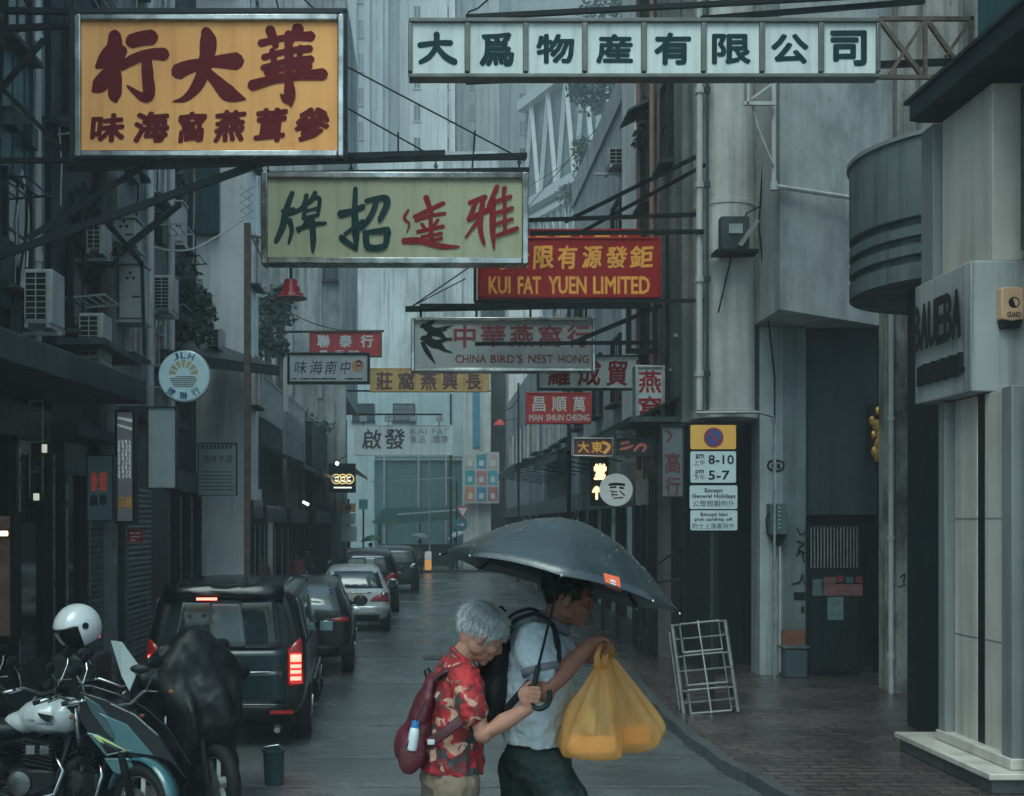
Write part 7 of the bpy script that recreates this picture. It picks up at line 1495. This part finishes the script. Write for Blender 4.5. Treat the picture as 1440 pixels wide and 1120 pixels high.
    tr = N.new('ShaderNodeBsdfTranslucent'); tr.inputs['Color'].default_value = (1,.58,.16,1); tp = N.new('ShaderNodeBsdfTransparent'); tp.inputs['Color'].default_value = (1,.85,.55,1); tcx = N.new('ShaderNodeTexCoord'); mpx = N.new('ShaderNodeMapping'); mpx.inputs['Scale'].default_value = (38,38,9); nzx = N.new('ShaderNodeTexNoise'); nzx.inputs['Scale'].default_value = 1; nzx.inputs['Detail'].default_value = 4; nzx.inputs['Distortion'].default_value = 1.2; bpx = N.new('ShaderNodeBump'); bpx.inputs['Strength'].default_value = 1; bpx.inputs['Distance'].default_value = .008; L.new(tcx.outputs['Object'], mpx.inputs[0]); L.new(mpx.outputs[0], nzx.inputs['Vector']); L.new(nzx.outputs['Fac'], bpx.inputs['Height']); [L.new(bpx.outputs[0], q.inputs['Normal']) for q in (pb, tr)]
    m1 = N.new('ShaderNodeMixShader'); m1.inputs[0].default_value = .5; m2 = N.new('ShaderNodeMixShader'); m2.inputs[0].default_value = .45; L.new(pb.outputs[0], m1.inputs[1]); L.new(tr.outputs[0], m1.inputs[2]); L.new(m1.outputs[0], m2.inputs[1]); L.new(tp.outputs[0], m2.inputs[2]); L.new(m2.outputs[0], N['Material Output'].inputs['Surface'])
    def bag(label, rings, dy, hand, boxes, seed):
        g = thing('shopping_bag', label, 'shopping bag', p(rings[-1][0], rings[-1][1], dy)); mb = MB(); rs = []
        for i, (x, y, hw, dp) in enumerate(rings):
            rg = []
            for j in range(40):
                a = 2*math.pi*j/40; f = min(1, i/3); g_ = max(0, 1-i/8); wv = 1+.26*g_*math.sin(6*a+seed)+.12*g_*math.sin(11*a+seed*2)+.06*f*math.sin(5*a+seed)*math.sin(i*1.1+seed)+.03*math.sin(9*a+i*.9+seed)*f; ca, sa = math.cos(a), math.sin(a); e = .5 if i > 5 else .8
                rg.append(p(x, y, dy)+V(hw*k*math.copysign(abs(ca)**e, ca)*wv, dp*math.copysign(abs(sa)**e, sa)*wv, .006*math.sin(3*a+i)))
            rs.append(rg)
        mb.rings(rs); o = mb.build('bag_film', bm_, g, smooth=True); s = o.modifiers.new('s','SUBSURF'); s.levels = 1; s.render_levels = 1
        x, y = rings[0][:2]
        for s in (-1,1): q = [p(x+s*4,y+3,dy+s*.02), p((x+hand[0])/2+s*7,(y+hand[1])/2,dy*.6+s*.022-.08), p(hand[0]+s*3,hand[1],-.195+s*.012)]; m = MB(); w_ = [(.020,.0030),(.012,.0030),(.010,.004)]; m.tube(q, w_, 8, side=(1,0,0)); m.build('handle', bm_, g, smooth=True)
        for x0, y0, x1, y1, c, nm in boxes: MB().box(p((x0+x1)/2,(y0+y1)/2,dy), ((x1-x0)*k, .10, (y1-y0)*k), .12).build(nm, c, g, bevel=.012)
    WB = mat('food_box', (.80,.36,.12), .5); DB = mat('bottle_dark', (.05,.07,.04), .2)
    bag('yellow plastic bag with dark bottles showing through, hanging nearer the camera', [(833,928,7,.018),(832,942,13,.035),(829,958,20,.055),(826,974,27,.07),(823,990,33,.085),(821,1006,37,.095),(820,1022,41,.10),(820,1036,43,.105),(822,1046,41,.10),(823,1051,32,.08)], -.22, (838,899), [(790,1020,852,1044,WB,'food_box'),(833,984,845,1018,DB,'bottle'),(812,984,824,1018,mat('bottle_grey', (.62,.6,.58), .2),'bottle')], 1)
    bag('orange yellow plastic bag swinging out behind the bottle bag', [(852,920,7,.018),(855,934,12,.03),(860,950,19,.05),(866,966,26,.065),(873,982,33,.08),(879,998,39,.09),(884,1014,44,.10),(884,1028,45,.10),(879,1042,40,.09),(874,1053,27,.07)], -.06, (846,899), [(862,1016,908,1042,WB,'food_box')], 2.3)
    m = MB(); m.lathe([(.024,-.10),(.026,.0),(.018,.03),(.012,.05)], Matrix.Translation(p(808,940,-.10)), 16)
man()

# ---------------------------------------------------------------- far pedestrians
def passer(label, px, D, h, coat, leg, umb=None, walk=.15):
    x = X_(px, D); t = thing('person', label, 'person', (x, D, .005 if abs(px-600) > 300 else 0)); b = Vector((x, D, .0)); s = h/1.7
    mb = MB(); mb.ell(b+V(0,0,1.58)*s, (.09*s,.08*s,.11*s), None, 12, 9); limb(mb, [b+V(0,0,1.4)*s, b+V(0,0,1.5)*s], [.06*s,.05*s])
    for q in (-1,1): limb(mb, [b+V(q*.20,0,1.35)*s, b+V(q*.25,.0,1.1)*s, b+V(q*.16,-.18,1.05)*s], [.05*s,.045*s,.035*s]); limb(mb, [b+V(q*.09,0,.85)*s, b+V(q*.09,q*walk*.4,.45)*s, b+V(q*.09,q*walk,.05)*s], [.07*s,.055*s,.04*s])
    mb.tube([b+V(0,0,.85)*s, b+V(0,0,1.4)*s], [(.15*s,.1*s),(.17*s,.1*s)], 14, side=(1,0,0)); organic('body', mb, SKIN2, t, .022*s, 3)
    mb = MB(); mb.tube([b+V(0,0,.80)*s, b+V(0,0,1.2)*s, b+V(0,0,1.42)*s], [(.19*s,.14*s),(.20*s,.14*s),(.16*s,.11*s)], 16, side=(1,0,0)); [limb(mb, [b+V(q*.20,0,1.36)*s, b+V(q*.25,0,1.12)*s], [.075*s,.065*s]) for q in (-1,1)]; organic('jacket', mb, coat, t, .022*s, 3)
    mb = MB(); [limb(mb, [b+V(q*.09,0,.86)*s, b+V(q*.09,q*walk*.4,.45)*s, b+V(q*.09,q*walk,.06)*s], [.10*s,.08*s,.065*s]) for q in (-1,1)]; organic('trousers', mb, leg, t, .022*s, 3)
    mb = MB(); mb.ell(b+V(0,.015,1.62)*s, (.098*s,.092*s,.09*s), None, 12, 9); mb.build('hair', HAIRB, t, smooth=True)
    if umb:
        u = thing('umbrella', umb[0], 'umbrella', b+V(.1,-.1,1.1*s)); c = b+V(.05,-.05,1.80*s); mb = MB(); prof = [(.02,.24),(.2,.21),(.38,.12),(.5,0)]; mb.lathe(prof, Matrix.Translation(c) @ Matrix.Rotation(R(umb[2]), 4, 'Y'), 24, cap=False); o = mb.build('canopy', umb[1], u, smooth=True); sd = o.modifiers.new('s','SOLIDIFY'); sd.thickness = .006; MB().tube([b+V(.14,-.19,1.05*s), c+V(0,0,.3)], .012, 6).build('shaft', BLACK, u)
GREYC = mat('coat_grey', (.10,.11,.12), .7); NAVY = mat('coat_dark', (.02,.025,.03), .7); REDC = mat('coat_red', (.22,.03,.03), .7)
passer('distant walker in a grey coat beneath a pale grey umbrella by the market stall', 590, 55, 1.66, GREYC, NAVY, ('small pale grey umbrella over the distant walker by the market stall', mat('umbrella_grey', (.16,.19,.20), .4), 12))
passer('distant walker in dark clothes under a dark green umbrella on the left', 521, 50, 1.6, NAVY, NAVY, ('small dark green umbrella far down the left pavement', mat('umbrella_green', (.03,.09,.07), .4), -6))
passer('walker in dark clothes on the left pavement by the white banner', 432, 36, 1.68, NAVY, NAVY)
passer('walker in a dull red coat on the left pavement by the shop door', 417, 34, 1.6, REDC, NAVY)
passer('walker in a dark red jacket by the left shops beside the white banner', 366, 29, 1.62, mat('coat_maroon', (.09,.02,.02), .7), NAVY)
passer('distant walker in a grey coat at the far crossing under the bollard light', 640, 59, 1.68, GREYC, NAVY, ('small black and white umbrella at the far crossing', mat('umbrella_white', (.35,.38,.38), .4), -25))
# ---------------------------------------------------------------- rainy air
hz = MB().span((-160, -40, -1.2), (160, 310, 100)).build('haze', mat('haze_shell', (1,1,1)))
hm = bpy.data.materials.new('haze_air'); hm.use_nodes = True; n_ = hm.node_tree.nodes; n_.remove(n_['Principled BSDF'])
pv = n_.new('ShaderNodeVolumePrincipled'); pv.inputs['Color'].default_value = (.86,.93,.93,1); pv.inputs['Density'].default_value = .0026; pv.inputs['Anisotropy'].default_value = .2
hm.node_tree.links.new(pv.outputs[0], n_['Material Output'].inputs['Volume']); hz.data.materials.clear(); hz.data.materials.append(hm); tag(hz, None, None, None, 'stuff')
